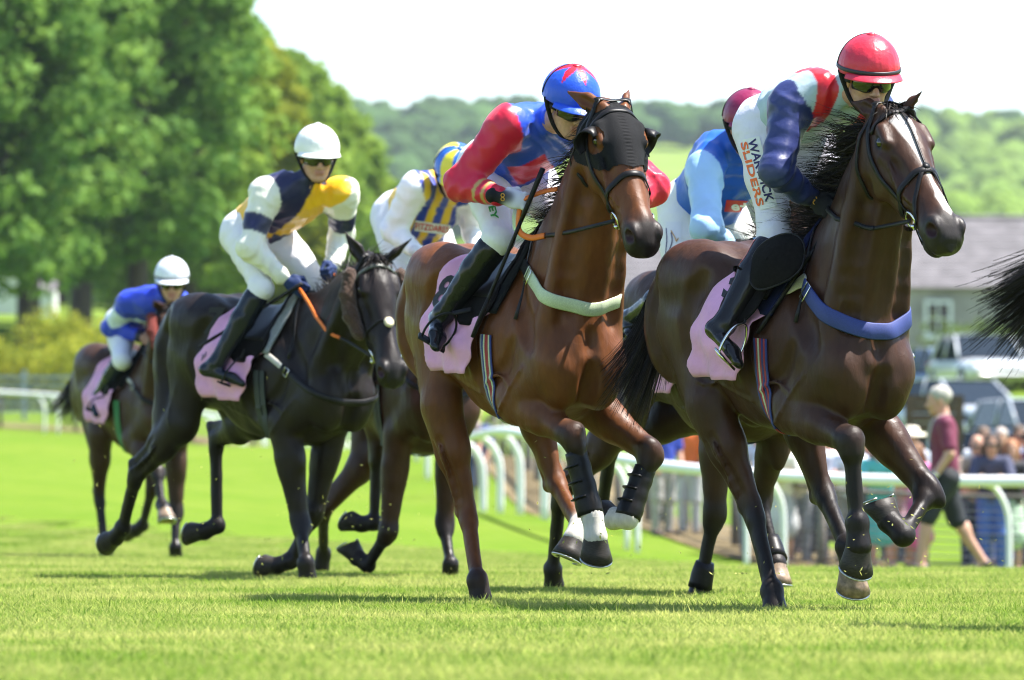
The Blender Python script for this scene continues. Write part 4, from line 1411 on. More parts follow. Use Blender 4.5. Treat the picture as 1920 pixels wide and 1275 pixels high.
def stirrup(R, s, parent_horse, fr, H, mat_):
    """iron round the ball of the foot and its leather"""
    st = empty_child('stirrup', parent_horse)
    ball, fd, sd = R['ball%d' % s], R['fd%d' % s], R['sd%d' % s]
    lt = nrm(np.cross(sd, fd)); upv = -sd
    c = ball - fd * .015
    pts = []
    for a in np.linspace(-205, 25, 24):
        a = math.radians(a)
        pts.append(c + lt * .062 * math.cos(a) - upv * 0 + upv * (-.0 - .075 * math.sin(a)) + upv * .015)
    pts = [c + lt * .055 * x + upv * y for x, y in ((-.9, -.045), (-1.05, -.01), (-1.05, .035), (-.8, .075), (-.35, .105), (0, .112), (.35, .105), (.8, .075), (1.05, .035), (1.05, -.01), (.9, -.045))]
    mb = MB(); mb.tube(catmull(pts, 30), .0055, 7); mb.build('iron', mat_, st)
    mb = MB(); mb.box(c - upv * .047, (.13, .035, .010), np.column_stack([lt, fd, upv])); mb.build('tread', mat_, st)
    top, d = around(H, -.14, s * 58, .05)
    mb = MB(); ribbon(mb, [c + upv * .115, (c + upv * .115) * .5 + top * .5, top], .022, .004, None, 0, 8, up=np.array([0, s * 1.0, .2])); mb.build('stirrup_leather', M['leather'], st)

def reins_for(H, o, B_, rings, grips, mats, bend=-.05, skip=()):
    for i, s in enumerate((-1, 1)):
        if s in skip: continue
        a, b = rings[i], grips[s]
        mid = (a + b) / 2 + np.array([0, s * .02, bend])
        P = catmull([a, a * .7 + b * .3 + np.array([0, 0, bend * .7]), mid, b], 24)
        for j in range(1, 23):
            q, nn = on_skin(H.bvh, P[j], .012)
            if (P[j] - q) @ nn < 0 or np.linalg.norm(P[j] - q) < .006: P[j] = q
        for _ in range(3): P[1:-1] = (P[:-2] + 2 * P[1:-1] + P[2:]) / 4
        for j in range(1, 23):
            q, nn = on_skin(H.bvh, P[j], .010)
            if (P[j] - q) @ nn < 0: P[j] = q
        m = int(24 * mats[2])
        mb = MB(); ribbon(mb, P[:m + 1], .017, .004, None, 0, 14, up=np.array([.2, s * 1.0, .3])); r_ = mb.build('rein', M[mats[0]], B_)
        mb = MB(); ribbon(mb, P[m:], .019, .006, None, 0, 10, up=np.array([.2, s * 1.0, .3])); mb.build('rein_grip', M[mats[1]], B_)
    # the loop hanging over the neck between the hands
    a, b = grips[-1], grips[1]
# ------------------------------------------------------------------ materials of horses, tack and riders
M = {}
def coat_material():
    m, nt, b = mat_new('horse_coat'); L = nt.links.new
    tc = nt.nodes.new('ShaderNodeTexCoord')
    def noise(sc, det, st=None):
        t = nt.nodes.new('ShaderNodeTexNoise'); t.inputs['Scale'].default_value = sc; t.inputs['Detail'].default_value = det; v = tc.outputs['Object']
        if st:
            mp = nt.nodes.new('ShaderNodeMapping'); mp.inputs['Scale'].default_value = st; L(v, mp.inputs['Vector']); v = mp.outputs[0]
        L(v, t.inputs['Vector']); return t.outputs['Fac']
    def rng_(f, a, c, lo=.3, hi=.7):
        r = nt.nodes.new('ShaderNodeMapRange'); r.inputs[1].default_value = lo; r.inputs[2].default_value = hi; r.inputs[3].default_value = a; r.inputs[4].default_value = c
        L(f, r.inputs[0]); return r.outputs[0]
    at_ = nt.nodes.new('ShaderNodeAttribute'); at_.attribute_name = 'Col'
    v1 = rng_(noise(4.5, 4), .78, 1.26); v2 = rng_(noise(45, 3, (1, 1, .35)), .86, 1.15)
    mu = nt.nodes.new('ShaderNodeMath'); mu.operation = 'MULTIPLY'; L(v1, mu.inputs[0]); L(v2, mu.inputs[1])
    sc = nt.nodes.new('ShaderNodeVectorMath'); sc.operation = 'SCALE'; L(at_.outputs['Color'], sc.inputs[0]); L(mu.outputs[0], sc.inputs['Scale']); L(sc.outputs[0], b.inputs['Base Color'])
    L(rng_(noise(7, 5), .36, .62), b.inputs['Roughness']); b.inputs['Specular IOR Level'].default_value = .24
    b1 = nt.nodes.new('ShaderNodeBump'); b1.inputs['Strength'].default_value = .55; b1.inputs['Distance'].default_value = .020; L(noise(8, 3, (1, 1, .45)), b1.inputs['Height'])
    b2 = nt.nodes.new('ShaderNodeBump'); b2.inputs['Strength'].default_value = .35; b2.inputs['Distance'].default_value = .006; L(noise(34, 4, (1, 1, .4)), b2.inputs['Height']); L(b1.outputs[0], b2.inputs['Normal'])
    b3 = nt.nodes.new('ShaderNodeBump'); b3.inputs['Strength'].default_value = .30; b3.inputs['Distance'].default_value = .002; L(noise(260, 3, (1, 1, .3)), b3.inputs['Height']); L(b2.outputs[0], b3.inputs['Normal'])
    nz = noise(5.5, 2); sb = nt.nodes.new('ShaderNodeMath'); sb.operation = 'SUBTRACT'; L(nz, sb.inputs[0]); sb.inputs[1].default_value = .5
    ab = nt.nodes.new('ShaderNodeMath'); ab.operation = 'ABSOLUTE'; L(sb.outputs[0], ab.inputs[0])
    b4 = nt.nodes.new('ShaderNodeBump'); b4.inputs['Strength'].default_value = .12; b4.inputs['Distance'].default_value = .003
    L(rng_(ab.outputs[0], 1.0, 0.0, .0, .012), b4.inputs['Height']); L(b3.outputs[0], b4.inputs['Normal'])
    L(b4.outputs[0], b.inputs['Normal'])
    return m
M['coat'] = coat_material()
M['hair'] = mat('horse_hair', vcol=True, rough=.45, spec=.18)
M['black_hair'] = mat('dock_hair', (.012, .009, .008), .5)
M['hoof'] = mat('hoof_horn', (.032, .027, .023), .5, spec=.2, noise=(60, .35), bump=(90, .3, .002), stretch=(1, 1, 4))
M['hoof_pale'] = mat('hoof_horn_pale', (.22, .15, .095), .42, noise=(40, .5), bump=(90, .3, .002))
M['shoe'] = mat('horseshoe_metal', (.55, .55, .53), .35, metal=1.0, noise=(80, .3))
M['leather'] = mat('black_leather', (.010, .009, .009), .42, spec=.2, noise=(40, .3), bump=(300, .2, .001))
M['suede'] = mat('black_suede', (.008, .007, .007), .9, spec=.08, noise=(60, .4))
M['steel'] = mat('polished_steel', (.72, .70, .62), .16, metal=1.0)
M['beads'] = mat('beaded_browband', (.10, .11, .09), .4, noise=(260, .95))
M['hood'] = mat('stretch_hood_fabric', (.011, .011, .012), .8, spec=.12, noise=(300, .6), bump=(700, .6, .002))
M['sheepskin'] = mat('brown_sheepskin', (.055, .026, .014), .95, noise=(140, .6), bump=(260, 1.0, .006), sheen=.2)
M['sheepskin_red'] = mat('red_brown_sheepskin', (.16, .026, .018), .95, noise=(140, .5), bump=(260, 1.0, .006))
M['sheepskin_pale'] = mat('pale_fleece', (.60, .52, .36), .9, bump=(200, .8, .006))
M['pink_cloth'] = mat('pink_saddle_cloth', (.70, .33, .52), .72, noise=(9, .12), bump=(24, .6, .010), sheen=.2)
M['black_cloth'] = mat('black_pad_cloth', (.010, .011, .012), .85, spec=.1, noise=(60, .3))
M['grey_pad'] = mat('grey_pad_cloth', (.20, .21, .21), .85, noise=(60, .2))
M['navy_pad'] = mat('navy_pad_cloth', (.010, .014, .050), .85, spec=.1, noise=(60, .2))
M['yellow_trim'] = mat('yellow_trim', (.62, .52, .02), .6)
M['blue_band'] = mat('blue_elastic', (.020, .036, .17), .65, noise=(200, .15))
M['red_band'] = mat('red_webbing', (.30, .030, .035), .65, noise=(200, .2))
M['cream_band'] = mat('cream_webbing', (.46, .52, .34), .6, noise=(200, .15))
M['pale_band'] = mat('pale_elastic', (.42, .40, .35), .7, noise=(260, .3))
M['grey_band'] = mat('grey_webbing', (.20, .22, .28), .65, noise=(200, .2))
M['dark_band'] = mat('dark_webbing', (.014, .020, .020), .6)
M['green_band'] = mat('green_webbing', (.02, .16, .05), .6)
M['orange_grip'] = mat('orange_rubber', (.72, .16, .015), .5, bump=(300, .4, .002))
M['silk'] = mat('racing_silk', vcol=True, rough=.40, spec=.42, bump=(15, .35, .016), sheen=.10)
M['cap_silk'] = mat('cap_silk', vcol=True, rough=.36, spec=.40, bump=(38, .50, .007))
M['skin'] = mat('skin', vcol=True, rough=.48, spec=.4, noise=(60, .12), bump=(220, .12, .001), sss=.12)
M['glove'] = mat('glove_fabric', vcol=True, rough=.7, spec=.15, bump=(300, .3, .001))
M['lens'] = mat('dark_lens', (.006, .007, .006), .06, spec=.8)
M['black_plastic'] = mat('black_harness', (.010, .010, .011), .45, spec=.2)
M['white_print'] = mat('white_print', (.74, .74, .72), .6)
M['navy_print'] = mat('navy_print', (.020, .014, .10), .6)
M['orange_print'] = mat('orange_print', (.78, .13, .015), .6)
M['red_print'] = mat('red_print', (.62, .035, .03), .6)
M['green_print'] = mat('green_print', (.03, .30, .06), .6)
M['black_print'] = mat('black_print', (.012, .012, .014), .7)
M['gold_print'] = mat('gold_print', (.60, .30, .03), .5)
M['grey_print'] = mat('grey_print', (.24, .18, .24), .7)
M['eye'] = mat('horse_eye', (.010, .006, .005), .05, spec=.9)
M['gold_thread'] = M['gold_print']

TACK = {
 'H5': dict(pad='navy_pad', girth=['blue_band', 'red_band', 'cream_band', 'red_band', 'blue_band', 'red_band', 'blue_band'], breast=(.066, 'blue_band', 0.09), flap=.035, cloth_u=(-.46, -.02)),
 'H3': dict(pad='black_cloth', girth=['grey_band', 'blue_band', 'cream_band', 'red_band', 'red_band', 'cream_band', 'blue_band'], breast=(.058, 'cream_band', .16), side='black_cloth', cloth_u=(-.54, -.02)),
 'H2': dict(pad='grey_pad', girth=['dark_band'] * 2, breast=(.036, 'leather', -.10), side='pale_band'),
 'H1': dict(pad='black_cloth', girth=['green_band'] * 2, breast=(.03, 'leather', 0), neck_strap=False),
 'H4': dict(pad='black_cloth', girth=['dark_band'] * 2, breast=(.03, 'leather', 0), neck_strap=False),
 'H6': dict(pad='black_cloth', girth=['dark_band', 'blue_band', 'dark_band'], breast=(.03, 'leather', 0), neck_strap=False),
}
HLABEL = {
 'H5': 'dark bay racehorse with white blaze, blue breast strap, leading on the right',
 'H3': 'bright bay racehorse wearing a black eye-cup hood and cream breast strap',
 'H2': 'near-black racehorse with brown sheepskin cheekpieces and rosette on its noseband',
 'H1': 'dark racehorse at the far left rear with a green girth',
 'H4': 'bay racehorse mostly hidden behind the hooded bay and the black horse',
 'H6': 'brown racehorse half hidden between the hooded bay and the blazed dark bay',
}
JLABEL = {
 'H5': 'jockey in red cap, pale grey silks, navy sleeves and lettered white breeches',
 'H3': 'jockey in blue and red silks with red sleeves and blue cap, white glove',
 'H2': 'jockey in white cap, navy and yellow silks, white sleeves with navy armbands',
 'H1': 'jockey in royal blue silks with white band and white cap, far left',
 'H4': 'jockey in blue and yellow striped silks with white sleeves, head down',
 'H6': 'jockey in blue silks with light blue sleeves, maroon cap, mostly hidden behind',
}
MANE = {   # wind direction in horse coordinates
 'H5': dict(wind=np.array([-1.6, -.6, -.45]), length=.30, count=2300, lift=.75, start=.22),
 'H3': dict(wind=np.array([-.8, -.5, -.9]), length=.15, count=750, lift=.5),
 'H2': dict(wind=np.array([-.9, .9, -.6]), length=.22, count=1000, side=1, lift=.6),
 'H1': dict(wind=np.array([-.8, .5, -.6]), length=.18, count=200),
 'H4': dict(wind=np.array([-.8, .5, -.6]), length=.16, count=300),
 'H6': dict(wind=np.array([-1.0, -.2, .1]), length=.22, count=800, lift=.8),
}
TAILP = {
 'H5': [(-.09, -.01, -.02), (-.15, -.02, -.16), (-.18, -.05, -.30), (-.20, -.10, -.42), (-.21, -.14, -.50)],
 'H3': [(-.07, .03, -.02), (-.11, .06, -.16), (-.12, .06, -.30), (-.13, .04, -.42)],
 'H2': [(-.08, .02, .0), (-.15, .10, -.12), (-.19, .16, -.30), (-.20, .18, -.46)],
 'H1': [(-.10, 0, -.02), (-.18, -.04, -.14), (-.24, -.10, -.30), (-.28, -.18, -.42)],
 'H4': [(-.12, 0, .04), (-.3, 0, -.08), (-.45, 0, -.3), (-.5, 0, -.55)],
 'H6': [(-.12, 0, .04), (-.3, 0, -.08), (-.45, 0, -.3), (-.5, 0, -.55)],
}

def assemble(key):
    sp = dict(HORSES[key]); fr = sp['fr']; far = key in ('H1', 'H4')
    sp.setdefault('h', .014 if far else (.0086 if key in ('H3', 'H5') else .011)); sp.setdefault('hh', .009 if far else (.0046 if key in ('H3', 'H5') else .006))
    sp['detail'] = key in ('H5', 'H3', 'H2', 'H6')
    H = build_horse(**sp)
    o = link('horse', mesh_from('horse', H.V, H.Q, True, H.col), M['coat'], None, fr.o, (0, 0, fr.rz))
    tag(o, HLABEL[key], 'horse', 'racehorses galloping in the field')
    for k, lg in H.leg.items():
        V, F, sh = hoof_mesh(lg)
        pale = (key, k) in (('H5', 'LH'), ('H1', 'RF'), ('H6', 'LF'))
        hf = link('hoof', mesh_from('hoof', V, F), M['hoof_pale' if pale else 'hoof'], o)
        mb = MB(); ribbon(mb, sh[0], .018, .006, None, 0, 17, up=sh[1]); mb.build('horseshoe', M['shoe'], hf)
    for s in (-1, 1):
        V, F = [], []
        c = H.hd(.160, s * .090, .015)
        b = Body(); b.ell(c, (.024, .020, .022), H.RH, k=.001); Ve, Qe = b.mesh(.005, smooth=0)
        link('eye', mesh_from('eye', Ve, Qe), M['eye'], o)
    make_mane(H, o, mat_=M['hair'], seed=ord(key[1]), fore=(key != 'H3'), **MANE[key])
    make_tail(H, o, TAILP[key], mat_=M['hair'], seed=ord(key[1]) + 9, count=600 if far else 1300, spread=.06 if key != 'H5' else .08)
    rings, br = bridle(H, o, fr, key)
    cloth = tack_up(key, H, o, fr, TACK[key])
    # leg boots
    if key == 'H3':
        for k in ('RF', 'LF'):
            lg = H.leg[k]; c = lg['c']; fe = lg['fe']; top = lg['top']; d = lg['dors']
            mb = MB()
            a = top + c * .045; b = fe - c * .005
            P = [a + (b - a) * t for t in np.linspace(0, 1, 15)]
            rad = [.046 + .010 * t ** 2 + (.0025 if j in (3, 4, 7, 8, 11, 12) else 0) for j, t in enumerate(np.linspace(0, 1, 15))]
            mb.tube([p - d * .010 for p in P], rad, 18, True, flat=None); bo = mb.build('tendon_boot', M['leather'], o)
            lat = np.cross(c, d)
            for t in (.22, .47, .72):
                mb = MB(); q = a + (b - a) * t - d * .010
                rr = .046 + .010 * t ** 2 + .004
                pts = [q + rr * (d * math.cos(x) + lat * math.sin(x)) for x in np.linspace(.5, 3.6, 12)]
                ribbon(mb, pts, .026, .003, None, 0, 12, up=c); 
                mb.tube([p + c * .0 for p in pts], .006, 6); mb.build('boot_strap', M['black_plastic'], bo)
    if key == 'H6':
        for k in ('RF', 'LF'):
            lg = H.leg[k]; c = lg['c']; fe = lg['fe']
            mb = MB(); P = [fe - c * .06, fe - c * .03, fe, fe + lg['pd'] * .03, fe + lg['pd'] * .06]
            mb.tube(P, [.042, .048, .052, .053, .056], 18); mb.build('fetlock_boot', M['leather'], o)
    # rider
    J = RIDERS[key]
    R = build_rider(fr, J, vox=.010 if far else (.0074 if key in ('H3', 'H5') else .0085), seed=ord(key[1]))
    p = link('person', mesh_from('person', R['body'][0], R['body'][1], True, R['body'][2]), M['skin'], None, fr.o, (0, 0, fr.rz))
    tag(p, JLABEL[key], 'jockey', 'jockeys riding in the race')
    sk = link('silks', mesh_from('silks', R['silks'][0], R['silks'][1], True, R['silks'][2]), M['silk'], p)
    bre = link('breeches', mesh_from('breeches', *R['breeches']), mat('breeches_' + key, J['breech'], .62, spec=.35, bump=(30, .45, .010), sheen=.15), p)
    bmat = mat('boot_' + key, J['boot'], .16, spec=.32, bump=(14, .25, .010))
    for s in (-1, 1):
        link('boot', mesh_from('boot', *R['boots'][s][:2]), bmat, p)
        gl = link('glove', mesh_from('glove', R['gloves'][s][0], R['gloves'][s][1], True, R['gloves'][s][2]), M['glove'], p)
        stirrup(R, s, o, fr, H, M['steel'] if key == 'H5' else M['black_plastic'])
    hc, RH = R['hc'], R['RH']
    V, F, c = helmet_mesh(hc, RH, J['cap'])
    hel = link('helmet', mesh_from('helmet', V, F, True, c), M['cap_silk'], p)
    def add(name, vf, m, par): return link(name, solid(vf[0], vf[1], .003), m, par)
    P = lambda x, y, z: hc + RH @ np.array([x, y, z])
    mb = MB(); mb.tube([P(-.008, 0, .174), P(-.008, 0, .182), P(-.008, 0, .185)], [.020, .016, .006], 12); mb.build('cap_button', M['cap_silk'], hel, col=False)
    set_col(hel.children[-1].data, np.tile(np.array(J['cap']((0, 0, .16), False)), (len(hel.children[-1].data.vertices), 1)))
    if 'capband' in J:
        V, F = band(hc, RH, .050, .016, -180, 180, .1385, .1205, 48, .003); mb = MB(); mb.add(V, F); mb.build('cap_band', mat('cap_band_' + key, J['capband'], .5), hel)
    # skull cap lining below the silk, goggles, harness
    add('brow_pad', band(hc, RH, .034, .036, -110, 110, .114, .095, 30, .005), M['black_plastic'], hel)
    V, F = band(hc, RH, .002, .054, -64, 64, .119, .084, 30, .004)
    # goggles dip over the nose
    V2 = []
    for v in V:
        l = RH.T @ (v - hc)
        if l[2] < -.012: l[2] += .014 * math.exp(-(l[1] / .014) ** 2) - .006 * math.exp(-((abs(l[1]) - .04) / .02) ** 2)
        V2.append(hc + RH @ l)
    gg = add('goggles', (np.array(V2), F), M['lens'], p)
    add('goggle_strap', band(hc, RH, .006, .022, 60, 300, .108, .098, 30, .003), M['black_plastic'], gg)
    for s in (-1, 1):
        mb = MB()
        mb.tube(catmull([P(-.01, s * .108, .04), P(.0, s * .094, -.01), P(.015, s * .078, -.06), P(.045, s * .045, -.108), P(.062, 0, -.122)], 14), [.018, .018, .017, .016, .013, .011, .010, .010, .009, .008, .008, .007, .007, .007], 8, flat=.45)
        mb.build('chin_strap', M['black_plastic'], hel)
        mb = MB(); mb.tube([P(-.045 + .01 * math.cos(t), s * .119 * math.sin(t) * .955 * 1.012, .050 + .128 * math.cos(t) * .965 * 1.012) for t in np.linspace(.0, 1.62, 16)], .0035, 6); mb.build('elastic', M['black_plastic'], hel)
    return H, o, R, p, sk, bre, hel, rings, br, cloth, fr
# ------------------------------------------------------------------ the field
RES = {}
def bvh_of(o):
    me = o.data
    V = np.empty(len(me.vertices) * 3); me.vertices.foreach_get('co', V)
    return BVHTree.FromPolygons(V.reshape(-1, 3).tolist(), [list(p.vertices) for p in me.polygons])

def whip(fr, a, b, grip, label, mats=('leather', 'leather')):
    """a butt, b tip in horse coordinates"""
    o = empty('riding_whip', fr.wld(a), 0)
    A = fr.M @ (np.zeros(3)); Bv = fr.M @ (b - a)
    t = np.linspace(0, 1, 14); P = [Bv * x for x in t]
    mb = MB(); mb.tube(P[:5], [.012, .0115, .0105, .010, .009], 8); mb.build('handle', M['black_plastic'], o)
    mb = MB(); mb.tube(P[4:12], [.0085] * 8, 8); mb.build('shaft', M['leather'], o)
    mb = MB(); mb.tube(P[10:], [.011, .0135, .0135, .011], 8, flat=.7); mb.build('padded_flap', M['leather'], o)
    return tag(o, label, 'whip')

def run_race(keys):
    for key in keys:
        H, o, R, p, sk, bre, hel, rings, br, cloth, fr = assemble(key)
        RES[key] = (H, o, R, p)
        gm = {'H3': ('leather', 'orange_grip', .45), 'H2': ('leather', 'orange_grip', .50), 'H5': ('leather', 'black_plastic', .5)}.get(key, ('leather', 'leather', .5))
        grips = R['grip']
        reins_for(H, o, br, rings, grips, gm, skip=(-1,) if key == 'H3' else ())
        g = grips[-1]
        if key == 'H3':
            # orange grip looping below the hand, whip held across
            P = [g + np.array([.0, 0, .0]), fr.joint(g, 973, 412, .08, g[1]), fr.joint(g, 976, 436, .13, g[1]), fr.joint(g, 996, 446, .15, g[1]), fr.joint(g, 1022, 442, .18, g[1])]
            mb = MB(); ribbon(mb, P, .026, .008, None, 0, 26, up=np.array([.3, -1, .2])); mb.build('rein_grip', M['orange_grip'], br)
            a = P[-1]; b = rings[0]
            mb = MB(); ribbon(mb, [a, a * .6 + b * .4 + np.array([0, -.03, -.012]), a * .25 + b * .75 + np.array([0, -.03, -.010]), b], .018, .004, None, 0, 20, up=np.array([.3, -1, .2])); mb.build('rein', M['leather'], br)
            mb = MB(); ribbon(mb, [g, fr.joint(g, 1020, 360, .07, g[1]), fr.joint(g, 1046, 355, .14, g[1] + .05)], .024, .007, None, 0, 12, up=np.array([.3, -.6, .6])); mb.build('rein_loop', M['orange_grip'], br)
            whip(fr, fr.joint(g, 1018, 316, .16, g[1]), fr.joint(g, 886, 632, .62, g[1] - .13), g, 'black riding whip held by the jockey in the blue cap')
        if key == 'H5':
            whip(fr, fr.joint(g, 1575, 395, .06, g[1]), fr.joint(g, 1420, 625, .58, g[1] - .22), g, 'black riding whip pointing down beside the blue breast strap saddle')
            c = fr.flat(1452, 490, -.235)
            V = []; F = []
            n1, n2 = 10, 32
            ex = nrm(np.array([1.0, .25, .25])); nn = nrm(np.array([.15, -1, .30])); ey = np.cross(nn, ex)
            for i in range(n1 + 1):
                for j in range(n2):
                    a = 2 * math.pi * j / n2; r = i / n1
                    ca, sa = math.cos(a), math.sin(a); q_ = (abs(ca) ** 2.6 + abs(sa) ** 2.6) ** (-1 / 2.6); ax, ay = .140 * r * q_ * ca, .108 * r * q_ * sa
                    V.append(c + ex * ax + ey * ay + nn * (.040 * (1 - r * r) - .035 * (ax > 0) * (ax / .15) ** 2 ))
            for i in range(n1):
                for j in range(n2): F.append((i * n2 + j, i * n2 + (j + 1) % n2, (i + 1) * n2 + (j + 1) % n2, (i + 1) * n2 + j))
            fl = link('saddle_flap', solid(np.array(V), F, .008), M['suede'], [c_ for c_ in o.children if c_.name.startswith('saddle') and c_.type == 'EMPTY'][0])
            mb = MB(); mb.tube([V[n1 * n2 + (j % n2)] for j in range(n2 + 1)], .004, 6); mb.build('flap_edge', M['leather'], [c_ for c_ in o.children if c_.name.startswith('saddle') and c_.type == 'EMPTY'][0])
            # loose strap ends
            for a, b in (((1560, 415), (1570, 420)),):
                pass
        if key == 'H2':
            whip(fr, fr.joint(g, 566, 532, .05, g[1]), fr.joint(g, 374, 650, .62, g[1] - .20), g, 'black riding whip lying across the pink cloth of the near-black horse')
        # lettering
        bb = bvh_of(bre); bs = bvh_of(sk)
        if key == 'H5':
            V2, F2 = subdivided_quad(12, 24)
            Pq, F2 = decal(fr, bb, V2, F2, (1392, 262), (32, -7), (34, 132), .002)
            link('printed_panel', mesh_from('panel', Pq, F2), M['white_print'], bre)
            print_text(fr, bb, 'WARWICK', (1402, 263), (34, 117), 16, 122, M['navy_print'], bre, bold=.025, up=(1, -.22), off=.004)
            print_text(fr, bb, 'SLIDERS', (1389, 268), (32, 120), 13, 124, M['orange_print'], bre, bold=.025, up=(1, -.25), off=.004)
            hb = bvh_of(hel)
        if key == 'H3':
            print_text(fr, bb, 'EY', (916, 388), (6, 24), 13, 26, M['green_print'], bre, bold=.03, up=(1, -.2), off=.004)
        if key == 'H4':
            V2, F2 = subdivided_quad(24, 5)
            q = decal(fr, bs, V2, F2, (777, 432), (66, 9), (2, -19), .003)
            link('printed_band', mesh_from('band', *q), M['white_print'], sk)
            print_text(fr, bs, 'FITZDARES', (779, 428), (62, 8), 12, 62, M['red_print'], sk, bold=.015, up=(.06, -1), off=.006)
        if key == 'H6':
            V2, F2 = subdivided_quad(12, 5)
            q = decal(fr, bs, V2, F2, (1358, 396), (62, 3), (4, -22), .003)
            link('printed_band', mesh_from('band', *q), M['red_print'], sk)
            print_text(fr, bs, 'e+', (1370, 393), (30, 1), 15, 34, M['white_print'], sk, bold=.03, up=(0, -1), off=.006)
            V2, F2 = subdivided_quad(6, 12)
            q = decal(fr, bb, V2, F2, (1248, 500), (28, 0), (2, -84), .002)
            link('printed_panel', mesh_from('panel', *q), M['white_print'], bre)
            # line drawing of a greyhound-like flourish
            for pts, mm in ((((1249, 428), (1250, 450), (1248, 476), (1254, 470), (1260, 452), (1258, 436)), 'navy_print'), (((1246, 498), (1254, 490), (1260, 486), (1256, 476)), 'navy_print'), (((1258, 432), (1266, 446), (1268, 452), (1272, 446)), 'gold_print')):
                Pp = catmull([(x, y) for x, y in pts], 24)
                c = fr.loc(CAM); W_ = []
                for q in Pp:
                    d = fr.M.T @ nrm(ray(*q)); h_ = bb.ray_cast(Vector(c), Vector(d))
                    if h_[0] is not None: W_.append(np.array(h_[0]) - d * .006)
                if len(W_) > 3:
                    mb = MB(); mb.tube(W_, .0022, 5); mb.build('emblem_line', M[mm], bre)
        if key in ('H2', 'H3', 'H5'):
            cb = bvh_of(cloth)
            num = {'H2': ('7', (378, 628), 30, 52, (-.30, 1)), 'H3': ('8', (806, 578), 28, 62, (-.42, 1)), 'H5': ('3', (1352, 560), 26, 62, (-.3, 1))}[key]
            V2, F2 = text_mesh(num[0], .03); V2 = V2 - V2.min(0); V2 = V2 / V2.max(0)
            x0, y0 = num[1]; dn = np.array(num[4]) * num[3]
            q = decal(fr, cb, V2, F2, (x0, y0), (num[2], 0), tuple(-dn), .004)
            link('number', mesh_from('number', *q), M['black_print'], cloth)
            if key == 'H2':
                print_text(fr, cb, 'SATINGA', (371, 694), (1, .10), 6, 34, M['grey_print'], cloth, bold=.0, off=.004)
                for pts in (((377, 676), (381, 670), (386, 666)), ((379, 672), (380, 664), (383, 668), (386, 660))):
                    c = fr.loc(CAM); W_ = []
                    for qq in catmull(pts, 8):
                        d = fr.M.T @ nrm(ray(*qq)); h_ = cb.ray_cast(Vector(c), Vector(d))
                        if h_[0] is not None: W_.append(np.array(h_[0]) - d * .006)
                    if len(W_) > 3: mb = MB(); mb.tube(W_, .003, 5); mb.build('emblem_line', M['grey_print'], cloth)
        # cap badge and glove badge
        if key == 'H5':
            hc, RH = R['hc'], R['RH']
            V = []; F = []
            for j in range(9):
                a = math.radians(-2 + 30 * j / 8)
                hh_ = .008 * math.sin(math.pi * (j + .6) / 9.2) ** .5
                for dz in (-1, 1): V.append(hc + RH @ np.array([.1225 * math.cos(a) - .008, .103 * math.sin(a), .036 + dz * hh_]))
            F = [(2 * j, 2 * j + 2, 2 * j + 3, 2 * j + 1) for j in range(8)]
            link('cap_badge', mesh_from('badge', np.array(V), F), M['white_print'], hel)
        if key in ('H5', 'H3'):
            w = R['wr'][-1]; d = nrm(R['hd'][-1] - w)
            c = fr.loc(CAM); to = nrm(c - w)
            mb = MB()
            for k in (-1, 1): ring(mb, w + d * .010 + to * .037 + np.array([0, 0, 1.0]) * .008 * k, to, .007, .0022, 12)
            mb.build('glove_badge', M['gold_print'], [q for q in p.children if q.name.startswith('glove')][0])
# ------------------------------------------------------------------ the ground
def gp(px, py, D): 
    p = at(px, py, D); return (p[0], p[1], p[2])
CTRL = [(x, y, 0.0) for y in (-40, -10, 6, 16, 24, 31) for x in (-14, -5, 0, 5, 14)]
CTRL += [(-2.5, 39.5, 0.0), (-7, 42, .06), (0, 40, -.06), (3, 42, -.2), (7, 44, -.3), (-9, 55, .25), (-3, 56, .02), (0, 58, -.18), (2, 60, -.33),
         (8, 63, -.52), (5.6, 64, -.52), (3.6, 65.5, -.48), (1.9, 66, -.36), (.6, 70, -.10), (-.05, 77, .18), (-1.6, 96, .40), (-3.1, 117, .60), (-6.9, 152, 1.24), (-10, 160, 1.8), (-13.8, 165, 2.2), (-25, 166, 2.8),
         (-9, 90, .75), (-16, 110, 1.6), (-40, 120, 3),
         (8, 82, -.15), (9, 105, .65), (11, 130, 2.0), (12, 150, 2.7), (5.5, 110, .15), (6.5, 125, .8), (7, 157, 1.7), (13, 182, 3.4), (19, 230, 4.6), (22, 262, 5.2), (3, 110, .5), (4, 250, 5.0), (-3, 200, 3.2), (-14, 185, 3.4), (-18, 230, 7.0), (-12, 270, 8.5), (-8, 330, 10.0), (-40, 240, 8), (40, 180, 3), (60, 300, 7),
         (-60, 700, 22), (0, 600, 19), (60, 700, 26), (-160, 1400, 60), (0, 1250, 48), (105, 1050, 52), (160, 1300, 75), (-420, 2200, 128), (-160, 2150, 120), (0, 2200, 124), (110, 2150, 128), (170, 2150, 118), (230, 2150, 112), (340, 2200, 116), (600, 2200, 125), (0, 3200, 120), (-800, 3200, 120), (800, 3200, 120)]
_C = np.array(CTRL)
_C[_C[:, 1] > 900, 2] *= .885
def _ph(a, b):
    # distances shrink with range so that near detail and far hills can share one surface
    wa = np.maximum(np.abs(a[:, 1]), 20); wb = np.maximum(np.abs(b[:, 1]), 20)
    d = np.sqrt(((a[:, None, :2] - b[None, :, :2]) ** 2).sum(2)) / np.sqrt(wa[:, None] * wb[None, :])
    return np.sqrt(d * d + .01)
_Wt = np.linalg.solve(_ph(_C, _C) + 1e-6 * np.eye(len(_C)), _C[:, 2])
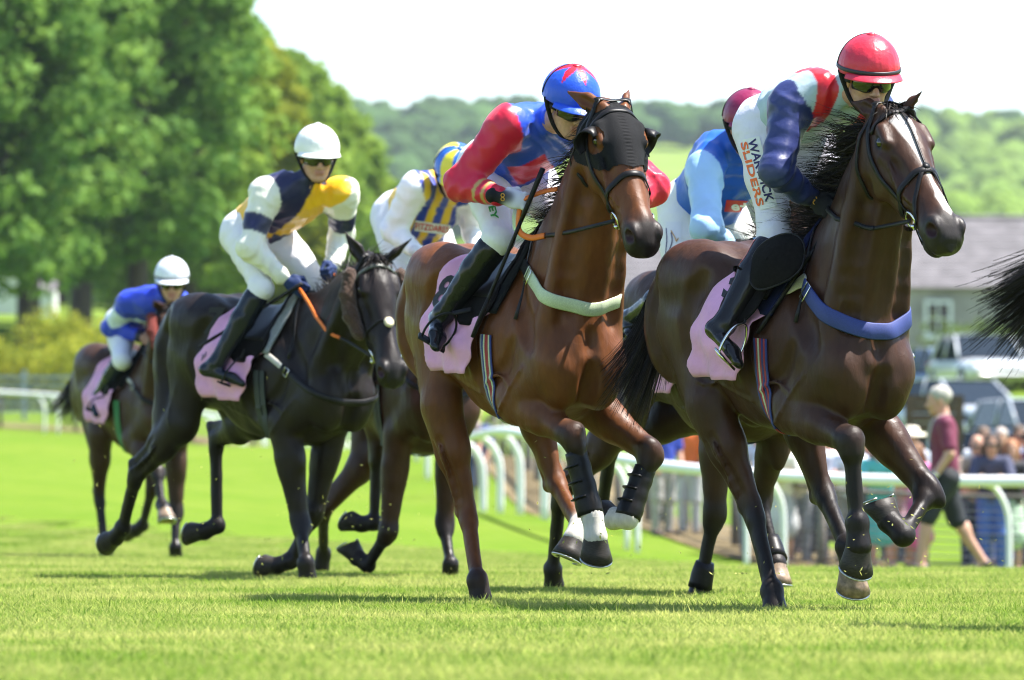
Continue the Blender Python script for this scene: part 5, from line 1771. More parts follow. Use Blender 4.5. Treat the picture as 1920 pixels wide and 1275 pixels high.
def ground_z(x, y):
    P = np.column_stack([np.atleast_1d(x).astype(float), np.atleast_1d(y).astype(float)])
    out = np.empty(len(P))
    for i in range(0, len(P), 4000): out[i:i + 4000] = _ph(P[i:i + 4000], _C) @ _Wt
    nearf = np.clip((P[:, 1] - 31) / 8, 0, 1) * 1.0
    near0 = np.clip((P[:, 1] + 20) / 10, 0, 1)
    out = out * (nearf * nearf * (3 - 2 * nearf))
    return out if np.ndim(x) else float(out[0])

def material_ground():
    m, nt, b = mat_new('turf_ground'); L = nt.links.new
    tc = nt.nodes.new('ShaderNodeNewGeometry')
    def noise(scale, detail=4, vec=None):
        t = nt.nodes.new('ShaderNodeTexNoise'); t.inputs['Scale'].default_value = scale; t.inputs['Detail'].default_value = detail
        L(vec or tc.outputs['Position'], t.inputs['Vector']); return t.outputs['Fac']
    def ramp(f, stops):
        r = nt.nodes.new('ShaderNodeValToRGB'); L(f, r.inputs[0])
        e = r.color_ramp.elements
        while len(e) < len(stops): e.new(.5)
        for k, (p, c) in enumerate(stops): e[k].position = p; e[k].color = (*c, 1)
        return r.outputs[0]
    def mix(f, a, c):
        x = nt.nodes.new('ShaderNodeMix'); x.data_type = 'RGBA'
        if isinstance(f, float): x.inputs[0].default_value = f
        else: L(f, x.inputs[0])
        L(a, x.inputs[6]); L(c, x.inputs[7]); return x.outputs[2]
    fine = ramp(noise(2.2, 6), [(.3, (.084, .150, .018)), (.5, (.116, .182, .023)), (.72, (.160, .208, .043))])
    mp = nt.nodes.new('ShaderNodeMapping'); mp.inputs['Scale'].default_value = (.10, .22, .1); L(tc.outputs['Position'], mp.inputs['Vector'])
    big = ramp(noise(1.0, 3, mp.outputs[0]), [(.35, (.090, .162, .018)), (.65, (.134, .192, .028))])
    course = mix(.5, fine, big)
    hillc = ramp(noise(.006, 5), [(.35, (.075, .125, .022)), (.5, (.13, .19, .035)), (.65, (.17, .22, .05))])
    sx = nt.nodes.new('ShaderNodeSeparateXYZ'); L(tc.outputs['Position'], sx.inputs[0])
    mr = nt.nodes.new('ShaderNodeMapRange'); mr.inputs[1].default_value = 170; mr.inputs[2].default_value = 320; L(sx.outputs[1], mr.inputs[0])
    L(mix(mr.outputs[0], course, hillc), b.inputs['Base Color'])
    b.inputs['Roughness'].default_value = 1.0; b.inputs['Specular IOR Level'].default_value = 0.0
    bp = nt.nodes.new('ShaderNodeBump'); bp.inputs['Strength'].default_value = .7; bp.inputs['Distance'].default_value = .04
    L(noise(30, 5), bp.inputs['Height']); L(bp.outputs[0], b.inputs['Normal'])
    return m

def build_ground():
    ys = np.concatenate([np.linspace(-120, 2, 14), np.linspace(4, 80, 110), np.geomspace(81, 3300, 150)])
    ts = np.linspace(-1, 1, 121); ts = np.sign(ts) * np.abs(ts) ** 1.6
    X = ts[None, :] * (40 + np.maximum(ys, 0)[:, None] * .5); Y = np.repeat(ys[:, None], len(ts), 1)
    Z = ground_z(X.ravel(), Y.ravel())
    V = np.column_stack([X.ravel(), Y.ravel(), Z])
    n = len(ts)
    i, j = np.meshgrid(np.arange(len(ys) - 1), np.arange(n - 1), indexing='ij')
    Q = np.stack([i * n + j, i * n + j + 1, (i + 1) * n + j + 1, (i + 1) * n + j], -1).reshape(-1, 4)
    g = link('ground', mesh_from('ground', V, Q), material_ground())
    tag(g, kind='structure')

def leaf_material(name, c1, c2, trans=.45, scale=.35, rough=.5, spec=.25):
    m, nt, b = mat_new(name); L = nt.links.new
    out = [n for n in nt.nodes if n.type == 'OUTPUT_MATERIAL'][0]
    g = nt.nodes.new('ShaderNodeNewGeometry'); oi = nt.nodes.new('ShaderNodeObjectInfo')
    t = nt.nodes.new('ShaderNodeTexNoise'); t.inputs['Scale'].default_value = scale; t.inputs['Detail'].default_value = 3
    L(g.outputs['Position'], t.inputs['Vector'])
    ad = nt.nodes.new('ShaderNodeMath'); ad.operation = 'ADD'; L(t.outputs['Fac'], ad.inputs[0])
    ml = nt.nodes.new('ShaderNodeMath'); ml.operation = 'MULTIPLY_ADD'; ml.inputs[1].default_value = .35; ml.inputs[2].default_value = -.17
    L(g.outputs['Random Per Island'], ml.inputs[0]); L(ml.outputs[0], ad.inputs[1])
    r = nt.nodes.new('ShaderNodeValToRGB'); L(ad.outputs[0], r.inputs[0])
    r.color_ramp.elements[0].position = .3; r.color_ramp.elements[0].color = (*c1, 1)
    r.color_ramp.elements[1].position = .7; r.color_ramp.elements[1].color = (*c2, 1)
    L(r.outputs[0], b.inputs['Base Color']); b.inputs['Roughness'].default_value = .7; b.inputs['Specular IOR Level'].default_value = .10
    tr = nt.nodes.new('ShaderNodeBsdfTranslucent')
    hs = nt.nodes.new('ShaderNodeHueSaturation'); hs.inputs['Hue'].default_value = .49; hs.inputs['Saturation'].default_value = 1.0; hs.inputs['Value'].default_value = 1.35
    L(r.outputs[0], hs.inputs['Color']); L(hs.outputs[0], tr.inputs['Color'])
    mx = nt.nodes.new('ShaderNodeMixShader'); mx.inputs[0].default_value = trans
    L(b.outputs[0], mx.inputs[1]); L(tr.outputs[0], mx.inputs[2]); L(mx.outputs[0], out.inputs['Surface'])
    return m

# ------------------------------------------------------------------ turf blades (instanced clumps over the near course)
def build_grass():
    r = np.random.default_rng(3)
    gm = leaf_material('grass_blade', (.135, .235, .026), (.375, .395, .118), .5, .75, .5, .15)
    clumps = bpy.data.collections.new('grass_clumps')
    objs = []
    for k in range(4):
        V = []; F = []
        for i in range(750):
            x, y = r.uniform(-.25, .25, 2); h = r.uniform(.012, .034) * (1.6 if r.uniform() < .05 else 1); a = r.uniform(0, 6.28); w = r.uniform(.0016, .0032)
            ln = r.normal(size=2) * .016
            dx, dy = math.cos(a) * w, math.sin(a) * w
            k0 = len(V)
            V += [(x - dx, y - dy, -.006), (x + dx, y + dy, -.006), (x + dx * .8 + ln[0] * .4, y + dy * .8 + ln[1] * .4, h * .55), (x - dx * .8 + ln[0] * .4, y - dy * .8 + ln[1] * .4, h * .55), (x + ln[0] * 1.2, y + ln[1] * 1.2, h)]
            F += [(k0, k0 + 1, k0 + 2, k0 + 3), (k0 + 3, k0 + 2, k0 + 4)]
        me = mesh_from('grass_clump', np.array(V), F, False); me.materials.append(gm)
        ob = bpy.data.objects.new('grass_clump', me); clumps.objects.link(ob)
    P = []
    y = 11.5
    while y < 62:
        step = .30 if y < 36 else .30 + (y - 36) * .02
        hw = y * .13 + 2.6
        xs = np.arange(-hw, hw, step)
        P += [(x + r.uniform(-.12, .12), y + r.uniform(-.12, .12)) for x in xs]
        y += step
    P = np.array(P); Z = ground_z(P[:, 0], P[:, 1])
    me = bpy.data.meshes.new('turf'); me.vertices.add(len(P)); me.vertices.foreach_set('co', np.column_stack([P, Z]).astype(np.float32).ravel())
    o = link('turf_grass', me); tag(o, 'short green turf of the racecourse under the horses', 'grass', kind='stuff')
    ng = bpy.data.node_groups.new('turf_scatter', 'GeometryNodeTree')
    ng.interface.new_socket('Geometry', in_out='INPUT', socket_type='NodeSocketGeometry'); ng.interface.new_socket('Geometry', in_out='OUTPUT', socket_type='NodeSocketGeometry')
    gi = ng.nodes.new('NodeGroupInput'); go = ng.nodes.new('NodeGroupOutput')
    m2p = ng.nodes.new('GeometryNodeMeshToPoints'); iop = ng.nodes.new('GeometryNodeInstanceOnPoints'); ci = ng.nodes.new('GeometryNodeCollectionInfo')
    ci.inputs['Collection'].default_value = clumps; ci.inputs['Separate Children'].default_value = True; ci.inputs['Reset Children'].default_value = True
    rv = ng.nodes.new('FunctionNodeRandomValue'); rv.data_type = 'FLOAT_VECTOR'; rv.inputs[0].default_value = (0, 0, 0); rv.inputs[1].default_value = (0, 0, 6.283)
    rs = ng.nodes.new('FunctionNodeRandomValue'); rs.data_type = 'FLOAT'; rs.inputs[2].default_value = .75; rs.inputs[3].default_value = 1.25
    L = ng.links.new
    L(gi.outputs[0], m2p.inputs[0]); L(m2p.outputs[0], iop.inputs['Points']); L(ci.outputs[0], iop.inputs['Instance']); iop.inputs['Pick Instance'].default_value = True
    L(rv.outputs[0], iop.inputs['Rotation']); L(rs.outputs[1], iop.inputs['Scale']); L(iop.outputs[0], go.inputs[0])
    md = o.modifiers.new('scatter', 'NODES'); md.node_group = ng
    print('grass clumps', len(P))

# ------------------------------------------------------------------ trees
def leaf_cloud(clumps, per, size, r, flat=.75):
    """clumps: rows (x, y, z, radius); leaf-sized faces spread through each clump"""
    n = len(clumps) * per
    C = np.repeat(np.asarray(clumps, float), per, 0)
    d = r.normal(size=(n, 3)); d /= np.linalg.norm(d, axis=1, keepdims=True)
    rad = r.uniform(.35, 1.0, n) ** .5
    P = C[:, :3] + d * (C[:, 3] * rad)[:, None] * np.array([1, 1, flat])
    nn = d + r.normal(size=(n, 3)) * .7 + np.array([0, 0, .35]); nn /= np.linalg.norm(nn, axis=1, keepdims=True)
    a = np.cross(nn, r.normal(size=(n, 3))); a /= np.linalg.norm(a, axis=1, keepdims=True); b = np.cross(nn, a)
    s = (size * r.uniform(.6, 1.3, n))[:, None]
    V = np.stack([P - a * s, P - b * s * .55 , P + a * s, P + b * s * .55], 1).reshape(-1, 3)
    Q = np.arange(4 * n).reshape(-1, 4)
    return V, Q

def tree(name, label, base, height, crown_r, mats, seed, trunk_h=.28, group=None, leaf=.26, nclump=60, per=110, cat='tree', trunk_r=None, shape=1.0):
    r = np.random.default_rng(seed)
    o = empty(name, base); tag(o, label, cat, group)
    mb = MB(); tr = trunk_r or height * .022
    top = np.array([r.normal() * .3, r.normal() * .3, height * .62])
    pts = catmull([(0, 0, -.4), (r.normal() * .12, r.normal() * .12, height * trunk_h), top * np.array([1, 1, .8]), top], 8)
    mb.tube(pts, np.linspace(tr * 1.25, tr * .4, 8), 10)
    for k in range(7):
        a = r.uniform(0, 6.28); z0 = height * r.uniform(trunk_h * .9, .5); st_ = np.array([0, 0, z0])
        en = np.array([math.cos(a) * crown_r * .65, math.sin(a) * crown_r * .65, z0 + height * r.uniform(.12, .3)])
        mb.tube(catmull([st_, st_ * .5 + en * .5 + np.array([0, 0, .4]), en], 6), np.linspace(tr * .5, tr * .12, 6), 7)
    mb.build('trunk', mats[1], o)
    cl = []
    z0, z1 = height * trunk_h * .85, height
    for k in range(nclump):
        t = r.uniform(0, 1); z = z0 + (z1 - z0) * t
        prof = math.sin(math.pi * min(1, (.12 + .88 * t) ** .8)) ** .6 * shape + (1 - shape) * (1 - t)
        rr = crown_r * max(.18, prof) * math.sqrt(r.uniform(.25, 1.0)); a = r.uniform(0, 6.28)
        cl.append((rr * math.cos(a), rr * math.sin(a), z, crown_r * r.uniform(.16, .32)))
    V, Q = leaf_cloud(cl, per, leaf, r)
    link('crown', mesh_from('crown', V, Q, False), mats[0], o)
    return o

def bush(name, label, base, w, h, mat_, seed, leaf=.10, n=24, per=90, cat='bush', group=None, depth=None):
    r = np.random.default_rng(seed)
    o = empty(name, base); tag(o, label, cat, group)
    cl = [(r.uniform(-w / 2, w / 2), r.uniform(-1, 1) * (depth or w) / 2 * .8, r.uniform(.15, .8) * h, h * r.uniform(.22, .38)) for _ in range(n)]
    V, Q = leaf_cloud(cl, per, leaf, r)
    link('foliage', mesh_from('foliage', V, Q, False), mat_, o)
    for k in range(5):
        x, y = r.uniform(-.3, .3, 2) * w
        mb = MB(); mb.tube([(x, y, -.1), (x * 1.1, y * 1.1, h * .3), (x * 1.3, y * 1.3, h * .6)], [.05, .035, .012], 6)
        mb.build('stem', M['bark'], o)
    return o

def on_ground(px, D, dz=0):
    x = (px - 960) / FPX * D
    return (x, D, ground_z(x, D) + dz)

def build_vegetation():
    M['bark'] = mat('tree_bark', (.060, .048, .036), .9, noise=(3, .4), bump=(9, .8, .05), stretch=(1, 1, .25))
    dark = leaf_material('sycamore_leaf', (.052, .130, .020), (.165, .290, .055), .38, .30)
    mid = leaf_material('lime_leaf', (.10, .19, .022), (.235, .345, .052), .42, .30)
    yel = leaf_material('young_leaf', (.14, .185, .016), (.26, .29, .030), .55, .35)
    hed = leaf_material('hedge_leaf', (.16, .20, .018), (.30, .31, .035), .5, .8)
    rows = [(-70, 212, 21, 5.0, dark, 'dark green broadleaf tree cut by the left edge, its trunk hidden'),
            (52, 218, 21, 4.4, dark, 'dark green tree with the leftmost visible thick trunk'),
            (150, 236, 22, 4.6, dark, 'dark broadleaf tree above the yellow-green hedge'),
            (262, 226, 21.5, 4.6, dark, 'dense dark tree rising above the far jockey in the white cap'),
            (350, 250, 18.5, 4.0, mid, 'mid green tree just left of the navy and yellow jockey, top near frame edge'),
            (425, 276, 14.6, 4.2, mid, 'mid green tree directly behind the near-black horse'),
            (480, 262, 13.0, 3.4, yel, 'yellow-green young tree behind the shoulder of the navy and yellow jockey'),
            (545, 305, 14.0, 3.9, mid, 'bright green tree whose top steps down towards the sky behind the white cap'),
            (625, 330, 13.6, 3.4, mid, 'bright green tree nearest to the open sky at the end of the row'),
            (668, 345, 11.0, 2.8, mid, 'lower green tree ending the row beside the distant hill')]
    for i, (px, D, h, cr, mt, lb) in enumerate(rows):
        tree('broadleaf_tree', lb, on_ground(px, D), h, cr, (mt, M['bark']), 40 + i, .17 if i < 4 else .12, 'row of trees behind the course', leaf=.27, nclump=190, per=90, trunk_r=.42)
    # dense shade behind the row
    for i, (px, D, h) in enumerate([(0, 300, 20), (110, 305, 21), (215, 310, 21), (320, 318, 18), (420, 330, 13)]):
        tree('broadleaf_tree', ['dark tree deep behind the row at the far left', 'dark tree deep behind the row, second from the left', 'dark tree deep behind the row above the far jockey', 'dark tree deep behind the row, fourth from the left', 'dark tree deep behind the row near the white-capped jockey'][i], on_ground(px, D), h, 5.2, (dark, M['bark']), 80 + i, .10, 'trees in the shade behind the row', leaf=.34, nclump=80, per=60)
    for i, (px, D, w, h, lb) in enumerate([(60, 178, 3.2, 2.4, 'yellow-green clipped bush left of the far racehorse, low and wide'), (140, 184, 3.4, 3.2, 'tall yellow-green bush beside the far racehorse'), (205, 186, 3.0, 2.7, 'yellow-green bush partly behind the far jockey'), (285, 190, 3.4, 2.4, 'yellow-green bush hidden behind the far jockey'), (350, 190, 3, 2.2, 'yellow-green bush behind the rump of the near-black horse'), (-20, 178, 2.6, 1.9, 'yellow-green bush at the left edge')]):
        bush('bush', lb, on_ground(px, D), w, h, hed, 300 + i, .10, 30, 110, group='hedge bushes along the course')
    # shrubs by the house
    shr = leaf_material('shrub_leaf', (.05, .10, .02), (.12, .18, .03), .4, .6)
    for i, (px, D, w, h, lb) in enumerate([(1822, 236, 3.0, 3.4, 'green shrub in front of the stone house, below the window'), (1880, 238, 3.4, 2.6, 'green shrub under the black tail at the right edge'), (1740, 232, 2.6, 1.6, 'low green shrub left of the house window')]):
        bush('bush', lb, on_ground(px, D), w, h, shr, 330 + i, .13, 24, 90, group='shrubs by the house')
    # wooded hillside, one mass
    r = np.random.default_rng(11)
    def wood(name, label, pts, smin, smax, mt, k=2):
        Vs = []; Qs = []; n0 = 0
        u = np.linspace(0, 2 * math.pi, 11)[:-1]; v = np.linspace(0, math.pi, 7)
        base = np.array([(math.sin(b) * math.cos(a), math.sin(b) * math.sin(a), math.cos(b)) for b in v for a in u])
        fq = np.array([(i * 10 + j, i * 10 + (j + 1) % 10, (i + 1) * 10 + (j + 1) % 10, (i + 1) * 10 + j) for i in range(6) for j in range(10)])
        for x, y in pts:
            s = r.uniform(smin, smax); z = ground_z(x, y)
            for q in range(k):
                d = base * (1 + .22 * wob(base[:, 0], base[:, 1], base[:, 2], 5, int(r.integers(1e6)))[:, None] * 2)
                c = np.array([x + r.normal() * s * .5, y + r.normal() * s * .4, z + s * r.uniform(.4, .85)])
                Vs.append(c + d * np.array([1, 1, .95]) * s * r.uniform(.45, .75)); Qs.append(fq + n0); n0 += len(base)
        o = link(name, mesh_from(name, np.vstack(Vs), np.vstack(Qs), True), mt); tag(o, label, 'woodland', kind='stuff')
    wm = mat('woodland_far', (.040, .084, .020), .9, noise=(.05, .5), bump=(.35, 1.0, 3.0), spec=.1)
    wm2 = mat('woodland_near', (.11, .175, .030), .9, noise=(.08, .5), bump=(.5, 1.0, 2.0), spec=.1)
    pts = [(r.uniform(-110, 240), r.uniform(1780, 2330)) for _ in range(900)]
    wood('woodland', 'hazy wooded hill crest far behind the jockeys', pts, 6, 11, wm, 1)
    pts = [(r.uniform(-100, -5), r.uniform(1250, 1800)) for _ in range(260)]
    wood('woodland', 'wooded lower slope between the tree row and the hooded bay', pts, 7, 12, wm)
    pts = [(r.uniform(62, 150), r.uniform(850, 1500)) for _ in range(300)]
    wood('woodland', 'brighter green wooded slope above the house roof', pts, 5, 9, wm2)
    pts = [(r.uniform(75, 210), r.uniform(1380, 1950)) for _ in range(330)]
    wood('woodland', 'wooded slope rising to the skyline above the house', pts, 6, 11, wm2, 1)
    pts = [(r.uniform(230, 620), r.uniform(1300, 2250)) for _ in range(170)] + [(r.uniform(-520, -110), r.uniform(1300, 2250)) for _ in range(200)]
    wood('woodland', 'scattered woods on the hillsides to either side of the view', pts, 9, 16, wm, 1)
    pts = [(r.uniform(-45, -2), r.uniform(480, 900)) for _ in range(110)]
    wood('woodland', 'green scrub below the far hill, beside the end of the tree row', pts, 3, 6, wm2)

# ------------------------------------------------------------------ running rail and fence
RAILP = [(13, 61, 0), (8, 63, 0), (5.6, 64, 0), (3.6, 65.3, 0), (1.9, 66.5, 0), (.75, 70.5, 0), (-.15, 78, 0), (-1.5, 95, 0), (-3.3, 118, 0), (-6.2, 146, 0), (-9.5, 159, 0), (-13.8, 165, 0), (-22, 167, 0), (-34, 168, 0)]
def build_rails():
    M['rail_white'] = mat('white_rail_plastic', (.78, .775, .77), .35, spec=.5, noise=(2, .06))
    M['old_wood'] = mat('weathered_wood', (.13, .115, .10), .9, noise=(4, .35), bump=(16, .6, .02), stretch=(1, 1, .2))
    M['wire'] = mat('galvanised_wire', (.20, .21, .21), .5, metal=.6)
    P = catmull(RAILP, 700)
    P[:, 2] = ground_z(P[:, 0], P[:, 1])
    seg = np.linalg.norm(np.diff(P, axis=0), axis=1); s = np.concatenate([[0], np.cumsum(seg)])
    o = empty('running_rail', P[200]); base = P[200].copy(); tag(o, 'white plastic running rail with curved posts curving away round the course', 'rail')
    mb = MB(); top = P + np.array([0, 0, 1.12]) - base
    mb.tube(top[::2], .064, 12, flat=1.0); mb.build('top_rail', M['rail_white'], o)
    L = s[-1]; d = 1.0; k = 0
    while d < L - 1:
        for e in (0, .5):
            q = np.array([np.interp(d + e, s, P[:, j]) for j in range(3)]); t = nrm(np.array([np.interp(d + e + .2, s, P[:, j]) for j in range(3)]) - q)
            out = nrm(np.array([-t[1], t[0], 0])); out = out if out[0] > 0 or (q[0] < -6) else -out
            out = nrm(out * .5 + np.array([.8, .2, 0]))
            q = q - base
            w = .035
            pts = catmull([q + out * .34 + np.array([0, 0, -.1]), q + out * .34 + np.array([0, 0, .55]), q + out * .30 + np.array([0, 0, .82]), q + out * .16 + np.array([0, 0, 1.03]), q + np.array([0, 0, 1.09])], 12)
            mb = MB(); mb.tube(pts, w, 7); mb.build('post', M['rail_white'], o)
        d += 3.4; k += 1
    # worn earth path on the public side of the rail
    N0 = np.gradient(P, axis=0); N0 = np.column_stack([-N0[:, 1], N0[:, 0], 0 * N0[:, 0]]); N0 /= np.linalg.norm(N0, axis=1, keepdims=True); N0[N0[:, 1] < 0] *= -1
    a_ = P[::4] + N0[::4] * 1.5; b_ = P[::4] + N0[::4] * 3.6
    a_[:, 2] = ground_z(a_[:, 0], a_[:, 1]) + .03; b_[:, 2] = ground_z(b_[:, 0], b_[:, 1]) + .03
    n_ = len(a_); V_ = np.vstack([a_, b_]); Q_ = np.array([(i, i + 1, n_ + i + 1, n_ + i) for i in range(n_ - 1)])
    pth = link('path', mesh_from('path', V_, Q_), mat('worn_earth', (.15, .115, .060), .95, spec=.1, noise=(1.5, .4), bump=(9, .6, .04))); tag(pth, kind='structure')
    # wooden post and wire fence behind
    f = empty('wire_fence', P[200] + np.array([1.2, 1.5, 0])); fb = np.array(f.location); tag(f, 'weathered wooden post and wire fence behind the white rail', 'fence')
    N = np.gradient(P, axis=0); N = np.column_stack([-N[:, 1], N[:, 0], 0 * N[:, 0]]); N /= np.linalg.norm(N, axis=1, keepdims=True); N[N[:, 1] < 0] *= -1
    Fp = P + N * 1.7 + np.array([.5, 0, 0])
    Fp[:, 2] = ground_z(Fp[:, 0], Fp[:, 1])
    d = .6
    while d < L - 1:
        q = np.array([np.interp(d, s, Fp[:, j]) for j in range(3)]) - fb
        hgt = 1.02 + random.uniform(-.04, .05)
        mb = MB(); mb.tube([q + np.array([0, 0, -.2]), q + np.array([0, 0, hgt])], [.062, .055], 8); mb.build('post', M['old_wood'], f)
        d += 2.1
    for z in (.08, .17, .26, .35, .44, .53, .62, .71, .80, .88):
        mb = MB(); mb.tube((Fp - fb + np.array([0, 0, z]))[::5], .007, 5); mb.build('wire', M['wire'], f)
    mb = MB(); mb.tube((Fp - fb + np.array([0, 0, .97]))[::5], .05, 6, flat=.6); mb.build('top_board', M['old_wood'], f)
# ------------------------------------------------------------------ people by the rail
def spectator_proto(pose, vox=.014):
    """x forward, feet at the origin; returns name -> mesh"""
    lean = {'lean': 24, 'stand': 3, 'walk': 2}[pose]
    a = math.radians(lean)
    pel = np.array([0, 0, .95]); nk = pel + np.array([math.sin(a), 0, math.cos(a)]) * .52
    hc = nk + np.array([.04, 0, .15]); RH = yawpitch(0, 8)
    RS = frame3(nk - pel, (0, 1, 0)); Lt = .52
    sh = {s: nk + np.array([0, s * .185, -.06]) for s in (-1, 1)}
    if pose == 'lean':
        el = {s: sh[s] + np.array([.14, s * .06, -.24]) for s in (-1, 1)}; wr = {s: el[s] + np.array([.20, -s * .08, .03]) for s in (-1, 1)}
        kn = {s: np.array([.02, s * .10, .50]) for s in (-1, 1)}; an = {s: np.array([-.03, s * .10, .09]) for s in (-1, 1)}
    elif pose == 'stand':
        el = {s: sh[s] + np.array([-.01, s * .06, -.28]) for s in (-1, 1)}; wr = {s: el[s] + np.array([.12, -s * .02, -.20]) for s in (-1, 1)}
        kn = {s: np.array([.01, s * .10, .50]) for s in (-1, 1)}; an = {s: np.array([-.02, s * .10, .09]) for s in (-1, 1)}
    else:
        el = {-1: sh[-1] + np.array([-.10, -.06, -.27]), 1: sh[1] + np.array([-.02, .07, -.28])}; wr = {-1: el[-1] + np.array([.16, .02, -.18]), 1: el[1] + np.array([.14, -.01, -.21])}
        kn = {1: np.array([.18, .09, .53]), -1: np.array([-.12, -.09, .50])}; an = {1: np.array([.24, .09, .11]), -1: np.array([-.34, -.09, .15])}
    hip = {s: pel + np.array([0, s * .095, -.05]) for s in (-1, 1)}
    out = {}
    B = Body()
    B.loft(pel, RS, [(-.1, .09, -.09, .13), (.0, .10, -.10, .145), (.24, .09, -.095, .13), (.40, .10, -.11, .16), (.52, .05, -.05, .08)], k=.04)
    for s in (-1, 1):
        B.chain([hip[s], kn[s], an[s]], [.078, .055, .040], k=.03)
        B.ell(kn[s] + (an[s] - kn[s]) * .3 + np.array([-.02, 0, 0]), (.045, .045, .11), k=.03)
        B.chain([sh[s], el[s], wr[s]], [.050, .042, .030], k=.03)
        d = nrm(wr[s] - el[s])
        add_fist(B, wr[s], d, np.array([0, -s * 1.0, -.3]), s, 1.0, tag=0)
        fd = nrm(np.array([1, s * .15, -.1])) if pose != 'walk' or s == 1 else nrm(np.array([.55, 0, -.75]))
        B.cone(an[s] + np.array([-.03, 0, -.04]), an[s] + fd * .16 + np.array([0, 0, -.05]), .042, .035, k=.03)
    add_head(B, hc, RH, 0, neck=nk)
    V, Q = B.mesh(vox); out['body'] = (V, Q, skin_cols(B, V, [SKIN, SKIN, (.42, .17, .14), (.02, .02, .02)]))
    S = Body()
    S.loft(pel, RS, [(-.06, .12, -.12, .17), (.05, .12, -.125, .165), (.25, .115, -.12, .16), (.42, .115, -.12, .18), (.52, .07, -.065, .085)], k=.04, pw=2.3)
    for s in (-1, 1):
        S.cone(nk + np.array([0, s * .08, -.06]), sh[s], .075, .072, k=.04)
        S.cone(sh[s], sh[s] + (el[s] - sh[s]) * .75, .072, .068, k=.03)
    S.disp = folds(.008, 28, 4)
    out['shirt'] = S.mesh(vox)
    S = Body(); S.loft(pel, RS, [(-.16, .10, -.10, .15), (-.05, .13, -.12, .175), (.04, .12, -.12, .165)], k=.04)
    for s in (-1, 1):
        S.cone(hip[s], kn[s] + (hip[s] - kn[s]) * (.05 if pose == 'walk' else .0), .105, .088, k=.04)
        if pose != 'walk': S.cone(kn[s], an[s], .075, .058, k=.03)
    S.disp = folds(.006, 24, 9)
    out['trousers'] = S.mesh(vox)
    S = Body(); S.loft(pel, RS, [(-.16, .10, -.10, .15), (-.05, .13, -.12, .175), (.04, .12, -.12, .165)], k=.04)
    S.cone(pel + np.array([0, 0, -.1]), np.array([0, 0, .52]), .17, .23, k=.05, flat=[(np.array([1.0, 0, 0]), .75)])
    S.disp = folds(.014, 22, 2)
    out['skirt'] = S.mesh(vox)
    S = Body(); S.ell(hc + RH @ np.array([-.022, 0, .052]), (.108, .088, .098), RH, k=.02); S.ell(hc + RH @ np.array([.075, 0, .0]), (.07, .075, .075), RH, k=.02, sub=True)
    S.disp = lambda X, Y, Z: .006 * wob(X, Y, Z, 120, 3)
    out['hair'] = S.mesh(.010)
    S = Body(); S.ell(hc + RH @ np.array([-.022, 0, .045]), (.108, .092, .10), RH, k=.02)
    for s in (-1, 1): S.cone(hc + RH @ np.array([-.04, s * .07, .0]), hc + RH @ np.array([-.07, s * .08, -.17]), .045, .05, k=.04)
    S.ell(hc + RH @ np.array([.078, 0, -.02]), (.075, .075, .095), RH, k=.02, sub=True)
    S.disp = lambda X, Y, Z: .007 * wob(X, Y, Z, 90, 5)
    out['long_hair'] = S.mesh(.010)
    mb = MB()
    P = lambda x, y, z: hc + RH @ np.array([x, y, z])
    mb.tube([P(-.012, 0, .06), P(-.012, 0, .075), P(-.012, 0, .085), P(-.012, 0, .14), P(-.012, 0, .165), P(-.012, 0, .17)], [.20, .195, .108, .10, .075, .01], 24); out['hat'] = (np.array(mb.v), mb.f)
    V, F = band(hc, RH, .004, .040, -60, 60, .112, .084, 16); out['sunglasses'] = (V, F)
    b = Body()
    for s in (-1, 1):
        fd = nrm(np.array([1, s * .15, -.1])) if pose != 'walk' or s == 1 else nrm(np.array([.55, 0, -.75]))
        b.cone(an[s] + np.array([-.04, 0, -.045]), an[s] + fd * .18 + np.array([0, 0, -.055]), .046, .042, k=.03, flat=None)
    out['an'] = an; out['wr'] = wr; out['el'] = el; out['nk'] = nk; out['hc'] = hc; out['RS'] = RS; out['pel'] = pel
    out['shoe'] = {}
    for s in (-1, 1):
        b = Body(); fd = nrm(np.array([1, s * .15, -.1])) if pose != 'walk' or s == 1 else nrm(np.array([.55, 0, -.75]))
        b.cone(an[s] + np.array([-.04, 0, -.045]), an[s] + fd * .18 + np.array([0, 0, -.055]), .047, .042, k=.03)
        out['shoe'][s] = b.mesh(.012)
    return out

